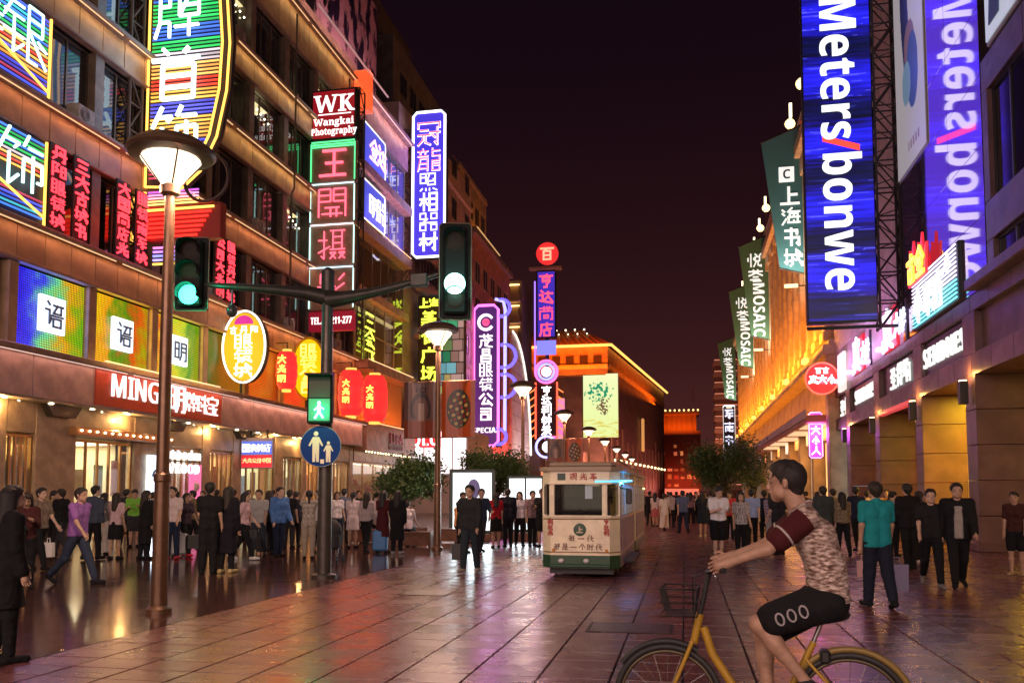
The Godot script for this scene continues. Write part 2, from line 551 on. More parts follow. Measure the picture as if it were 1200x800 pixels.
func make_ground() -> void:
	var g := Build.new()
	var reach := 900.0
	g.quad(Vector3(-reach, -0.02, reach), Vector3(reach, -0.02, reach), Vector3(reach, -0.02, -reach), Vector3(-reach, -0.02, -reach))
	var ground := setting("ground", g, mt(0.03, 0.022, 0.02, 0.8))
	ground.set_meta("label", "dark bed of the paved pedestrian street")
	var pave := Node3D.new()
	pave.name = "pavement"
	add_child(pave)
	pave.set_meta("kind", "structure")
	pave.set_meta("label", "reddish granite paving of the pedestrian street")
	var red := [granite(0.165, 0.06, 0.066, 0.32, "red granite"), granite(0.182, 0.068, 0.074, 0.34, "red granite light"), granite(0.15, 0.053, 0.058, 0.3, "red granite dark"), granite(0.172, 0.062, 0.072, 0.31, "red granite pink")]
	var dark := granite(0.075, 0.032, 0.028, 0.15, "polished dark granite")
	var light := granite(0.33, 0.2, 0.17, 0.34, "pale granite")
	var tx := 0.618
	var tz := 0.41
	# slabs near the camera one by one, the others joined
	var near := []
	var rest := [Build.new(), Build.new(), Build.new(), Build.new(), Build.new()]
	for iz in range(-8, 118):
		var z := -6.05 - iz * tz
		for ix in range(-10, 14):
			var x := -0.04 + 0.309 + ix * tx
			if x < -6.2 or x > 8.4: continue
			if z > -6.0 and absf(x) > 5.0: continue
			var tilt := Vector2(rng.randf_range(-1, 1), rng.randf_range(-1, 1)) * 0.0035
			var k := rng.randi_range(0, 3)
			var c := Vector3(x, rng.randf_range(-0.0012, 0.0012), z)
			# what the camera sees of it
			var q := c - Vector3(0, 1.6, 0)
			var side := (q.x * cos(0.1998) - q.z * sin(-0.1998)) / (-q.z * cos(0.1998) - q.x * sin(0.1998))
			if z < -6.2 and near.size() < 300 and absf(side) < 0.64: near.append([c, tilt, k])
			else: slab(rest[k], c, tx / 2 - 0.007, tz / 2 - 0.005, 0.006, tilt, 0.02)
	for n in near:
		var b := Build.new()
		slab(b, Vector3.ZERO, tx / 2 - 0.007, tz / 2 - 0.005, 0.006, n[1], 0.02)
		part("paving_slab", b, red[n[2]], pave, n[0])
	for k in 4:
		var o := part("paving_slabs_beyond", rest[k], red[k], pave)
		o.set_meta("kind", "stuff")
	# the polished dark strip along the shops on the left
	var b2 := Build.new()
	for iz in range(-12, 100):
		var z := -6.05 - iz * 0.6
		var x := -6.226 - 0.45
		while x > -22.4:
			slab(b2, Vector3(x, rng.randf_range(-0.001, 0.001), z), 0.449, 0.299, 0.0015, Vector2(rng.randf_range(-1, 1), rng.randf_range(-1, 1)) * 0.002, 0.02)
			x -= 0.9
	part("polished_slabs", b2, dark, pave).set_meta("kind", "stuff")
	# iron inspection covers let into the slabs
	for q in [[-0.66, -10.35, 0.5, 0.36], [1.9, -15.2, 0.45, 0.45], [-4.1, -13.4, 0.4, 0.4]]:
		var cv := thing("inspection_cover", ["rectangular iron inspection cover in front of the tram", "square iron inspection cover right of the tram", "square iron inspection cover in front of the man in black"][[0.5, 0.45, 0.4].find(q[2])], "manhole cover", Vector3(q[0], 0.003, q[1]), 0.0, "iron covers in the paving")
		for s in [-1, 1]:
			bx("rim", Vector3(-q[2], 0, s * q[3]), Vector3(q[2], 0.006, s * (q[3] - 0.03)), mt(0.04, 0.03, 0.03, 0.4, 0.6), cv)
			bx("rim", Vector3(s * q[2], 0, -q[3] + 0.03), Vector3(s * (q[2] - 0.03), 0.006, q[3] - 0.03), mt(0.04, 0.03, 0.03, 0.4, 0.6), cv)
		bx("plate", Vector3(-q[2] + 0.04, 0, -q[3] + 0.04), Vector3(q[2] - 0.04, 0.004, q[3] - 0.04), mt(0.11, 0.055, 0.05, 0.38, 0.2, 0.3, 1.5), cv)
	# far stretch: slabs too small to tell apart
	var far := Build.new()
	far.quad(Vector3(-30, -0.004, -54), Vector3(30, -0.004, -54), Vector3(30, -0.004, -420), Vector3(-30, -0.004, -420))
	far.quad(Vector3(-40, -0.006, 40), Vector3(40, -0.006, 40), Vector3(40, -0.006, -3.1), Vector3(-40, -0.006, -3.1))
	part("far_paving", far, red[0], pave).set_meta("kind", "stuff")
	# pale bands of the arcade floor on the right
	var f2 := Build.new()
	for iz in range(-14, 70):
		for ix in 9:
			slab(f2, Vector3(8.75 + ix * 0.6, rng.randf_range(-0.001, 0.001), -6.05 - iz * 0.6), 0.298, 0.298, 0.002, Vector2(rng.randf_range(-1, 1), rng.randf_range(-1, 1)) * 0.002, 0.02)
	part("arcade_slabs", f2, light, pave).set_meta("kind", "stuff")

# ---------------------------------------------------------------- helpers for facades that look along +X (face = x of the wall) or -X
# a window: frame bars and pane in a facade along z; s = +1 looks along +X, -1 along -X
func window_x(parent: Node, x: float, s: float, z0: float, z1: float, y0: float, y1: float, bars: int, fm: Material, pm: Material, rows := 1, fw := 0.07) -> void:
	var b := Build.new()
	b.box(Vector3(x, y0, z0), Vector3(x - s * 0.09, y0 + fw, z1))
	b.box(Vector3(x, y1 - fw, z0), Vector3(x - s * 0.09, y1, z1))
	for i in bars + 1:
		var z := lerpf(z0 - fw / 2 * signf(z0 - z1), z1 + fw / 2 * signf(z0 - z1), float(i) / bars)
		b.box(Vector3(x - s * 0.003, y0 + fw, z - fw / 2), Vector3(x - s * 0.087, y1 - fw, z + fw / 2))
	for i in range(1, rows):
		var y := lerpf(y0, y1, float(i) / rows)
		b.box(Vector3(x - s * 0.006, y - fw / 2, z0), Vector3(x - s * 0.084, y + fw / 2, z1))
	var w := part("window", b, fm, parent)
	bx("pane", Vector3(x - s * 0.04, y0 + fw, z0), Vector3(x - s * 0.05, y1 - fw, z1), pm, w)

# a lit shop behind glass; the room reaches depth back from the facade
func shop_room(parent: Node, x: float, s: float, z0: float, z1: float, y1: float, depth: float, wall: Material, goods: Array, lamp: Color, energy: float, seed_: int) -> void:
	var r := RandomNumberGenerator.new()
	r.seed = seed_
	var xb := x - s * depth
	var zz0 := maxf(z0, z1)
	var zz1 := minf(z0, z1)
	var b := Build.new()
	b.box(Vector3(xb, 0, zz0), Vector3(xb - s * 0.1, y1, zz1))
	b.box(Vector3(xb, 0, zz0), Vector3(x - s * 0.12, y1, zz0 + 0.06))
	b.box(Vector3(xb, 0, zz1), Vector3(x - s * 0.12, y1, zz1 - 0.06))
	b.box(Vector3(xb, y1, zz0), Vector3(x - s * 0.12, y1 + 0.08, zz1))
	part("shop_room", b, wall, parent)
	var fl := Build.new()
	fl.box(Vector3(xb, -0.015, zz0), Vector3(x - s * 0.12, 0.02, zz1))
	part("shop_floor", fl, mt(0.45, 0.38, 0.28, 0.25), parent)
	# shelves of goods along the back
	var sh := Build.new()
	var go := [Build.new(), Build.new(), Build.new()]
	for k in 4:
		var y := 0.5 + k * 0.55
		sh.box(Vector3(xb + s * 0.03, y, zz0 - 0.3), Vector3(xb + s * 0.45, y + 0.04, zz1 + 0.3))
		var z := zz0 - 0.4
		while z > zz1 + 0.5:
			var w := r.randf_range(0.12, 0.32)
			var h := r.randf_range(0.12, 0.4)
			if r.randf() < 0.8: go[r.randi_range(0, 2)].box(Vector3(xb + s * 0.1, y + 0.041, z), Vector3(xb + s * 0.36, y + 0.041 + h, z - w))
			z -= w + r.randf_range(0.03, 0.15)
	part("shelf", sh, mt(0.55, 0.45, 0.3, 0.5), parent)
	for i in 3:
		if go[i].v.size(): part("goods_on_shelf", go[i], goods[i], parent)
	bx("ceiling_light", Vector3(xb + s * 0.5, y1 - 0.06, zz0 - 0.3), Vector3(x - s * 0.6, y1 - 0.01, zz1 + 0.3), glow(lamp.r, lamp.g, lamp.b, 2.2), parent)
	area(parent, Vector3((xb + x) / 2, y1 - 0.09, (zz0 + zz1) / 2), Vector3.DOWN, depth - 1.2, zz0 - zz1 - 0.8, lamp.linear_to_srgb(), energy)

func stripes(w: int, h: int, cols: Array, seed_: int) -> Image:
	var r := RandomNumberGenerator.new()
	r.seed = seed_
	var im := Image.create(w, h, false, Image.FORMAT_RGB8)
	for y in h:
		var c: Color = cols[int(float(y) / h * cols.size())]
		var k := r.randf_range(0.25, 1.0) if y % 3 else 0.1
		for x in w: im.set_pixel(x, y, c * k)
	return im

# dot-matrix screen: colour sweeps with a grid of dots
func dots(w: int, h: int, cols: Array, seed_: int) -> Image:
	var r := RandomNumberGenerator.new()
	r.seed = seed_
	var f := FastNoiseLite.new()
	f.seed = seed_
	f.frequency = 0.012
	var im := Image.create(w, h, false, Image.FORMAT_RGB8)
	for y in h:
		for x in w:
			var u := clampf((float(x) / w + 0.25 * f.get_noise_2d(x, y) + 0.12 * (float(y) / h - 0.5)) * (cols.size() - 1), 0.0, cols.size() - 1.001)
			var c: Color = cols[int(u)].lerp(cols[int(u) + 1], u - int(u))
			var on := 1.0 if (x % 6) in [1, 2, 3, 4] and (y % 6) in [1, 2, 3, 4] else 0.34
			im.set_pixel(x, y, c * on)
	return im

# ---------------------------------------------------------------- the near building on the left
func make_left_mall() -> void:
	var t := thing("department_store", "long left-hand department store with tan panel bands over lit ground-floor shops", "building", Vector3(FACADE_LEFT, 0, 0))
	var zn := -12.6
	var zf := -54.4
	var tan_mat := [mt(0.40, 0.265, 0.15, 0.5, 0.0, 0.35, 0.3), mt(0.37, 0.24, 0.14, 0.45, 0.0, 0.35, 0.3), mt(0.43, 0.29, 0.165, 0.55, 0.0, 0.35, 0.3)]
	var ledge := mt(0.30, 0.19, 0.13, 0.5, 0.0, 0.35, 0.4)
	var dark := mt(0.05, 0.045, 0.045, 0.4, 0.3)
	var frame := mt(0.16, 0.12, 0.09, 0.4, 0.5)
	var pane := glass(0.04, 0.045, 0.05, 0.35)
	var stone := mt(0.5, 0.36, 0.33, 0.4, 0.0, 0.3, 0.4)
	# the body of the building behind the facade
	var w := Build.new()
	w.box(Vector3(-14, 4.7, zn), Vector3(-1.6, 30.5, zf))
	w.box(Vector3(-14, 0, zn), Vector3(-4.2, 4.7, zf))
	w.box(Vector3(-1.6, 4.7, zn), Vector3(-0.05, 5.2, zf))
	part("wall", w, mt(0.09, 0.075, 0.07, 0.8), t)
	var floors := Build.new()
	var bands := [[9.4, 10.8], [13.9, 15.3], [18.5, 19.9], [23.0, 24.4], [27.6, 29.9]]
	for bd in bands: floors.box(Vector3(-1.6, bd[0] + 0.1, zn), Vector3(-0.12, bd[1] - 0.1, zf))
	part("floor_slabs", floors, dark, t).set_meta("kind", "stuff")
	for k in bands.size():
		var bd: Array = bands[k]
		var z := zn
		var m := Build.new()
		m.bev(Vector3(-0.1, bd[0] + 0.12, -0.012), Vector3(0.1, bd[1] - 0.16, -1.288), 0.015)
		var mesh := m.mesh()
		while z - 1.3 > zf:
			part("facade_panel", mesh, tan_mat[rng.randi_range(0, 2)], t, Vector3(rng.randf_range(-0.006, 0.006), 0, z))
			z -= 1.3
		bx("ledge", Vector3(-0.15, bd[1] - 0.16, zn), Vector3(0.5, bd[1], zf), ledge, t, 0.03)
		bx("soffit_strip", Vector3(-0.15, bd[0], zn), Vector3(0.2, bd[0] + 0.12, zf), ledge, t, 0.03)
	# piers and windows
	var zs := []
	var zp := zn
	while zp > zf + 2.0:
		zs.append(zp)
		zp -= 3.9
	zs.append(zf)
	for i in zs.size():
		var z: float = zs[i]
		bx("pier", Vector3(-1.6, 6.5, z + 0.21), Vector3(0.05, 9.4, z - 0.21), tan_mat[i % 3], t, 0.02)
		for k in 4: bx("pier", Vector3(-1.0, bands[k][1], z + 0.26), Vector3(0.02, bands[k + 1][0], z - 0.26), mt(0.2, 0.15, 0.11, 0.5, 0.0, 0.35, 0.4), t, 0.02)
	var curtain := mt(0.34, 0.27, 0.17, 0.9, 0.0, 0.4, 0.6)
	for i in zs.size() - 1:
		for k in 4:
			window_x(t, -0.3, 1, zs[i] - 0.26, zs[i + 1] + 0.26, bands[k][1], bands[k + 1][0], 3, frame, pane)
			# blinds and furniture seen behind the panes
			for q in 3:
				if rng.randf() < 0.55:
					var a: float = lerpf(zs[i] - 0.3, zs[i + 1] + 0.3, (q + 0.1) / 3.0)
					var c: float = lerpf(zs[i] - 0.3, zs[i + 1] + 0.3, (q + 0.9) / 3.0)
					bx("blind", Vector3(-0.7, bands[k][1] + rng.randf_range(0.1, 1.6), a), Vector3(-0.74, bands[k + 1][0] - 0.1, c), curtain, t)
	# a few rooms are lit
	for q in [[-37.0, 2], [-41.2, 2], [-45.2, 1], [-38.4, 3], [-49.0, 3]]:
		var y0: float = bands[q[1]][1]
		bx("ceiling_light", Vector3(-1.4, y0 + 2.75, q[0] + 1.3), Vector3(-0.5, y0 + 2.8, q[0] - 1.3), glow(1.0, 0.85, 0.42, 2.4), t)
		for j in 6: part("fairy_light", small_ball(0.05), glow(1.0, 0.9, 0.6, 6.0), t, Vector3(-0.22, y0 + 2.4 - j * 0.09, q[0] + 1.2 - j * 0.42))
	# the roof board with a mural
	bx("parapet", Vector3(-13.5, 30.5, zn), Vector3(0.1, 31.0, zf), ledge, t, 0.03)
	# canopy over the pavement
	bx("canopy_deck", Vector3(-1.3, 6.2, zn), Vector3(1.1, 6.42, zf), ledge, t, 0.04)
	for zz in [-16.6, -25.0, -33.4, -41.8, -50.2]:
		bx("unseen_strip_light", Vector3(1.0, 6.17, zz + 4.0), Vector3(1.04, 6.198, zz - 4.0), glow(1.0, 0.7, 0.6, 0.7), t)  # unseen strip under the canopy lip, placed to light the fascia stones
		area(t, Vector3(1.03, 6.16, zz), Vector3(-0.45, -1.0, 0).normalized(), 8.2, 0.04, Color(1.0, 0.7, 0.6), 1.3 if zz > -35.0 else 2.6)
	# clutter fixed to the front: cooling units and pipes
	for q in [[-36.5, 10.85], [-40.6, 15.35], [-44.3, 10.85], [-33.0, 19.95], [-48.6, 15.35], [-27.2, 15.35], [-38.2, 24.45], [-51.0, 10.85]]:
		var ac := bx("cooling_unit", Vector3(-0.25, q[1], q[0] + 0.45), Vector3(0.3, q[1] + 0.62, q[0] - 0.45), mt(0.42, 0.38, 0.34, 0.5, 0.0, 0.3, 1.0), t, 0.03)
		var gr := Build.new()
		for rr in [0.1, 0.17, 0.24]:
			var gp := []
			for i in 16: gp.append(Vector3(0.31, q[1] + 0.31 + sin(TAU * i / 16) * rr, q[0] + 0.1 + cos(TAU * i / 16) * rr))
			gr.tube(gp, 0.008, 4, true)
		part("fan_grille", gr, mt(0.06, 0.06, 0.06, 0.5), ac)
	for zz in [-35.7, -43.5, -51.3]:
		var pb := Build.new()
		pb.tube([Vector3(0.56, 10.9, zz), Vector3(0.56, 18.4, zz), Vector3(0.57, 18.8, zz - 0.3), Vector3(0.56, 29.0, zz - 0.3)], 0.06, 8)
		part("downpipe", pb, mt(0.1, 0.08, 0.07, 0.5, 0.3), t)
	bx("canopy_soffit", Vector3(-1.6, 4.74, zn), Vector3(0.72, 4.83, zf), mt(0.5, 0.42, 0.33, 0.4, 0.0, 0.25, 0.5), t)
	var z := zn
	var fm := Build.new()
	fm.bev(Vector3(0.5, 4.8, -0.008), Vector3(0.8, 6.2, -2.952), 0.012)
	var fmesh := fm.mesh()
	while z - 2.96 > zf - 1.0:
		part("fascia_stone", fmesh, stone, t, Vector3(0, 0, z))
		z -= 2.96
	# downlights under the canopy
	var disc := Build.new()
	disc.lathe([Vector2(0.075, 0.0), Vector2(0.075, -0.03), Vector2(0.0, -0.034)], Vector3.ZERO, 10)
	var dmesh := disc.mesh()
	for i in 26:
		var zz := -20.6 - i * 1.05
		part("downlight", dmesh, glow(1.0, 0.86, 0.55, 14.0), t, Vector3(0.35 if i % 2 else -0.1, 4.739, zz))
		if i % 3 == 0: omni(t, Vector3(0.25, 4.5, zz), Color(1.0, 0.76, 0.46), 1.7, 0.08)
	# hanging dark loudspeaker wedges
	for zz in [-26.6, -33.4, -39.6]:
		var b := Build.new()
		b.prism(PackedVector2Array([Vector2(-0.9, 0), Vector2(0.9, 0), Vector2(0.55, -0.42), Vector2(-0.55, -0.42)]), -0.25, 0.25)
		var o := part("air_duct", b, dark, t, Vector3(0.05, 4.735, zz))
		o.rotation.y = PI / 2
	# ground-floor bays: from, to, wall colour, light colour
	var goods := [[mt(0.6, 0.45, 0.15), mt(0.5, 0.1, 0.08), mt(0.7, 0.7, 0.65)], [mt(0.1, 0.3, 0.2), mt(0.7, 0.6, 0.4), mt(0.55, 0.2, 0.3)], [mt(0.1, 0.12, 0.3), mt(0.65, 0.6, 0.55), mt(0.6, 0.25, 0.1)]]
	var bays := [[-15.0, -18.6, Color(1, 0.75, 0.35), 8.0], [-19.4, -24.0, Color(1, 0.75, 0.35), 9.0], [-24.3, -25.6, Color(1.0, 0.66, 0.2), 6.0], [-27.6, -31.0, Color(1.0, 0.9, 0.62), 14.0], [-33.6, -36.0, Color(0.8, 0.8, 1.0), 10.0], [-36.7, -38.8, Color(1.0, 0.72, 0.36), 8.0], [-39.6, -43.2, Color(0.92, 1.0, 0.7), 8.0], [-44.2, -46.6, Color(0.9, 1.0, 0.8), 7.0], [-47.2, -50.2, Color(1.0, 0.5, 0.16), 10.0], [-51.0, -53.8, Color(1.0, 0.8, 0.55), 7.0]]
	var last := zn
	var beige := mt(0.42, 0.32, 0.21, 0.45, 0.0, 0.3, 0.5)
	for i in bays.size():
		var bay: Array = bays[i]
		# wall pier between bays, with a dark plinth
		bx("stone_pier", Vector3(-0.9, 0.95, last), Vector3(0.0, 4.74, bay[0]), beige, t, 0.02)
		bx("plinth", Vector3(-0.95, 0.0, last - 0.001), Vector3(0.04, 0.95, bay[0] + 0.001), mt(0.04, 0.032, 0.03, 0.25), t, 0.015)
		shop_room(t, -0.25, 1, bay[0], bay[1], 3.6, 3.6, mt(0.6, 0.52, 0.36, 0.7), goods[i % 3], bay[2], bay[3], 40 + i)
		bx("lintel", Vector3(-0.9, 3.66, bay[0]), Vector3(-0.03, 4.74, bay[1]), beige, t, 0.02)
		window_x(t, -0.12, 1, bay[0], bay[1], 0.06, 3.6, 5, mt(0.35, 0.22, 0.1, 0.3, 0.7), glass(0.9, 0.95, 0.95, 0.08), 1, 0.08)
		# goods and posters in the window
		for k in 3:
			var zz := lerpf(bay[0], bay[1], 0.2 + 0.3 * k)
			if k != 1: bx("display_plinth", Vector3(-0.95, 0.03, zz + 0.3), Vector3(-0.5, 0.8 + 0.25 * ((i + k) % 3), zz - 0.3), [mt(0.6, 0.55, 0.45, 0.5), mt(0.25, 0.04, 0.04, 0.5), mt(0.05, 0.05, 0.06, 0.4)][(i + k) % 3], t, 0.03)
			bx("window_poster", Vector3(-0.34, 1.5, zz + 0.28), Vector3(-0.33, 2.5 + 0.2 * ((i * 2 + k) % 3), zz - 0.25), [mt(0.5, 0.08, 0.06, 0.6), mt(0.6, 0.5, 0.3, 0.6), mt(0.1, 0.3, 0.25, 0.6), mt(0.55, 0.3, 0.35, 0.6)][(i * 3 + k) % 4], t)
		last = bay[1]
	bx("stone_pier", Vector3(-0.9, 0.0, last), Vector3(0.0, 4.74, zf), beige, t, 0.02)
	# gilded cornice over the jewellers' door, its marquee of small bulbs
	var cor := Build.new()
	cor.bev(Vector3(-0.1, 3.7, -27.2), Vector3(0.35, 4.05, -33.2), 0.05)
	part("door_cornice", cor, mt(0.5, 0.26, 0.12, 0.3, 0.6), t)
	for i in 14: part("cornice_light", small_ball(0.045), glow(1.0, 0.8, 0.5, 5.0), t, Vector3(0.38, 3.9, -27.4 - i * 0.43))
	# dot-matrix screens of the first floor; the farther orange ones give a lit wall as glow
	var sw := [
		[-20.2, -23.9, [Color(0.55, 0.1, 0.3), Color(0.12, 0.1, 0.5), Color(0.5, 0.3, 0.05)]],
		[-24.5, -28.0, [Color(0.1, 0.08, 0.75), Color(0.16, 0.2, 0.85), Color(0.35, 0.75, 0.5), Color(0.8, 0.55, 0.05), Color(0.35, 0.6, 0.02)]],
		[-28.4, -31.9, [Color(0.85, 0.65, 0.03), Color(0.85, 0.55, 0.05), Color(0.25, 0.5, 0.02), Color(0.8, 0.28, 0.03), Color(0.6, 0.55, 0.02)]],
		[-32.3, -35.8, [Color(0.75, 0.3, 0.03), Color(0.85, 0.65, 0.1), Color(0.7, 0.75, 0.1), Color(0.2, 0.5, 0.02), Color(0.5, 0.55, 0.05)]],
		[-36.2, -39.7, [Color(0.08, 0.35, 0.05), Color(0.5, 0.3, 0.02), Color(0.6, 0.35, 0.04)]],
		[-40.1, -43.6, [Color(0.75, 0.25, 0.02), Color(0.7, 0.32, 0.03), Color(0.6, 0.2, 0.02)]],
		[-44.0, -47.5, [Color(0.8, 0.3, 0.02), Color(0.75, 0.12, 0.05), Color(0.7, 0.3, 0.02)]],
		[-47.9, -51.4, [Color(0.85, 0.33, 0.02), Color(0.8, 0.3, 0.03), Color(0.2, 0.1, 0.6)]],
		[-51.8, -54.2, [Color(0.85, 0.35, 0.02), Color(0.85, 0.3, 0.03), Color(0.8, 0.3, 0.03)]]]
	for i in sw.size():
		var s: Array = sw[i]
		var q := Build.new()
		q.quad(Vector3(-0.2, 6.62, s[0]), Vector3(-0.2, 6.62, s[1]), Vector3(-0.2, 9.36, s[1]), Vector3(-0.2, 9.36, s[0]))
		part("screen_and_wall_glow", q, pic_mat(dots(252, 198, s[2], 11 + i), 2.3 if i < 4 else 2.1), t)
		var mid: Color = s[2][1]
		area(t, Vector3(-0.12, 8.0, (s[0] + s[1]) / 2), Vector3.RIGHT, 3.4, 2.7, mid.linear_to_srgb(), 7.0)
		if i in [1, 2, 3]:
			var zc: float = (s[0] + s[1]) / 2
			var lb := Build.new()
			lb.bev(Vector3(-0.19, 7.3, zc + 0.62), Vector3(-0.02, 8.6, zc - 0.62), 0.03)
			part("sign_lightbox", lb, glow(0.85, 0.95, 1.0, 1.3), t)
			var gl := part("sign_character", glyph(["语", "语", "明"][i - 1], 0.85, 0.11, 0.04), mt(0.2, 0.3, 0.5), t, Vector3(-0.015, 7.95, zc))
			gl.rotation.y = PI / 2
	# unseen warm strips under the ledges, placed to light the panels below
	for k in 5:
		var y: float = bands[k][1] - 0.17
		for zz in [-16.6, -25.0, -33.4, -41.8, -50.2]:
			bx("unseen_strip_light", Vector3(0.36, y - 0.03, zz + 4.0), Vector3(0.4, y - 0.002, zz - 4.0), glow(1.0, 0.66, 0.35, 0.8), t)
			area(t, Vector3(0.4, y - 0.04, zz), Vector3(-0.5, -1.0, 0).normalized(), 8.2, 0.04, Color(1.0, 0.79, 0.5) if k > 1 else Color(1.0, 0.62, 0.42), 2.2)

func small_ball(r: float) -> ArrayMesh:
	var key := "ball%.3f" % r
	if not cache.has(key):
		var b := Build.new()
		b.ball(Vector3.ZERO, Vector3.ONE * r, 8, 6)
		cache[key] = b.mesh()
	return cache[key]

# ---------------------------------------------------------------- the next buildings on the left
func make_left_second() -> void:
	var t := thing("glass_front_building", "four-storey shop building with blue glass strips and pink bands beyond the tan store", "building", Vector3(FACADE_LEFT, 0, 0))
	var z0 := -54.6
	var z1 := -65.2
	bx("wall", Vector3(-14, 0, z0), Vector3(-1.2, 30.0, z1), mt(0.12, 0.09, 0.09, 0.8), t)
	var pink := mt(0.5, 0.33, 0.3, 0.45, 0.0, 0.3, 0.4)
	var stone := mt(0.48, 0.3, 0.2, 0.4, 0.0, 0.3, 0.4)
	for q in [[27.8, 29.9, 0.1], [24.1, 24.75, 0.5], [19.7, 20.4, 0.5], [15.4, 16.0, 0.3], [10.1, 10.75, 0.9], [4.5, 6.45, 0.9]]:
		var z := z0
		while z > z1 + 0.5:
			var zz := maxf(z - 2.65, z1)
			bx("facade_panel", Vector3(-1.2, q[0], z - 0.008), Vector3(q[2], q[1], zz + 0.008), pink if q[0] > 12 else stone, t, 0.02)
			z = zz
	var fm := mt(0.35, 0.3, 0.28, 0.35, 0.6)
	for q in [[24.75, 27.8], [20.4, 24.1]]: window_x(t, -0.2, 1, z0, z1, q[0], q[1], 6, fm, glass(0.1, 0.16, 0.24, 0.5))
	window_x(t, -0.2, 1, z0, z1, 16.0, 19.7, 6, fm, glass(0.2, 0.14, 0.05, 0.5))
	window_x(t, -0.2, 1, z0, z1, 10.75, 15.4, 5, fm, glass(0.1, 0.1, 0.07, 0.45), 2)
	for q in [[26.9, Color(0.35, 0.5, 1.0)], [23.3, Color(0.35, 0.5, 1.0)], [14.8, Color(1.0, 0.8, 0.3)]]:
		bx("ceiling_light", Vector3(-1.1, q[0], z0 - 0.6), Vector3(-0.6, q[0] + 0.06, z1 + 0.6), glow(q[1].r, q[1].g, q[1].b, 1.6), t)
	bx("coping", Vector3(-1.2, 29.9, z0), Vector3(0.65, 30.15, z1), pink, t, 0.03)
	area(t, Vector3(0.58, 29.85, -59.9), Vector3(-0.45, -1.0, 0).normalized(), 10.0, 0.04, Color(1.0, 0.75, 0.75), 5.0)  # unseen strip under the coping, placed to light the top band
	area(t, Vector3(0.95, 24.9, -59.9), Vector3(-0.5, 1.0, 0).normalized(), 10.0, 0.06, Color(0.6, 0.65, 1.0), 5.0)
	bx("unseen_strip_light", Vector3(0.5, 29.86, z0 - 0.4), Vector3(0.55, 29.895, z1 + 0.4), glow(1.0, 0.75, 0.75, 0.8), t)
	# orange-lit zone behind the lanterns
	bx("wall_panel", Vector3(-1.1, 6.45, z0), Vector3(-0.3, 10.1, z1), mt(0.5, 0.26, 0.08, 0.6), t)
	area(t, Vector3(0.85, 6.55, -60.0), Vector3(-0.5, 1, 0).normalized(), 9.5, 0.1, Color(1.0, 0.5, 0.12), 30.0)
	area(t, Vector3(1.0, 20.6, -60.0), Vector3(-0.3, 1, 0).normalized(), 9.5, 0.1, Color(0.95, 0.65, 0.8), 22.0)
	area(t, Vector3(1.0, 10.9, -60.0), Vector3(-0.3, 1, 0).normalized(), 9.5, 0.1, Color(1.0, 0.6, 0.15), 18.0)
	for y in [6.5, 20.45, 10.8]: bx("unseen_strip_light", Vector3(0.55 if y > 15 else 0.8, y, z0 - 0.4), Vector3(0.6 if y > 15 else 0.85, y + 0.05, z1 + 0.4), glow(1.0, 0.6, 0.3, 1.2), t)  # unseen strips on the ledges, placed to light the wall and windows above
	shop_room(t, -0.4, 1, z0 - 0.4, z1 + 0.4, 3.7, 0.78, mt(0.6, 0.5, 0.35), [mt(0.6, 0.45, 0.15), mt(0.5, 0.1, 0.08), mt(0.7, 0.7, 0.65)], Color(1.0, 0.75, 0.4), 9.0, 91)
	bx("lintel", Vector3(-1.2, 3.8, z0), Vector3(0.0, 4.5, z1), stone, t, 0.02)
	window_x(t, -0.2, 1, z0, z1, 0.05, 3.8, 5, mt(0.35, 0.22, 0.1, 0.3, 0.7), glass(0.9, 0.95, 0.95, 0.08), 1, 0.12)
	for i in 18: part("cornice_light", small_ball(0.06), glow(1.0, 0.75, 0.4, 6.0), t, Vector3(0.75, 4.45, z0 - 0.3 - i * 0.56))
	# roof mural board on posts, standing over the tan store and this building
	var mu := thing("roof_billboard", "weathered roof billboard with black and white brush pattern above the tan store", "billboard", Vector3(FACADE_LEFT, 31.0, -50.0), PI / 2)
	var im := Image.create(320, 160, false, Image.FORMAT_RGB8)
	var f := FastNoiseLite.new()
	f.seed = 5
	f.frequency = 0.022
	f.domain_warp_enabled = true
	f.domain_warp_amplitude = 40.0
	for y in 160:
		for x in 320:
			var n := f.get_noise_2d(x * 1.6, y * 0.6)
			var c := Color(0.62, 0.45, 0.5) if n > -0.05 else Color(0.12, 0.08, 0.16)
			if x < 90 and n < 0.1: c = Color(0.5, 0.36, 0.4)
			if x < 120 and n < -0.12: c = Color(0.05, 0.04, 0.05)
			im.set_pixel(x, y, c)
	var q := Build.new()
	q.quad(Vector3(-5.5, 0, 0), Vector3(8.0, 0, 0), Vector3(8.0, 6.6, 0), Vector3(-5.5, 6.6, 0))
	part("billboard_print", q, pic_mat(im, 0.0), mu)
	bx("board", Vector3(-5.55, -0.05, -0.3), Vector3(8.05, 6.65, -0.01), mt(0.1, 0.08, 0.09), mu, 0.03)
	for i in 4: bx("post", Vector3(-5 + i * 4.1, -1.5, -0.9), Vector3(-4.8 + i * 4.1, 5.0, -0.35), mt(0.1, 0.1, 0.1, 0.5, 0.5), mu)
	area(mu, Vector3(1.2, -0.7, 1.3), Vector3(0, 1, -0.35).normalized(), 12.0, 0.2, Color(1.0, 0.78, 0.78), 26.0)
	bx("unseen_strip_light", Vector3(-5, -0.85, 1.25), Vector3(7, -0.76, 1.35), glow(1.0, 0.7, 0.7, 0.2), mu)  # unseen strip below the board, placed to light its print
	# red lit pylon beside the billboard
	var py := thing("lit_pylon", "glowing orange-red box pylon on the roof edge of the tan store", "light box", Vector3(-21.2, 27.0, -53.6))
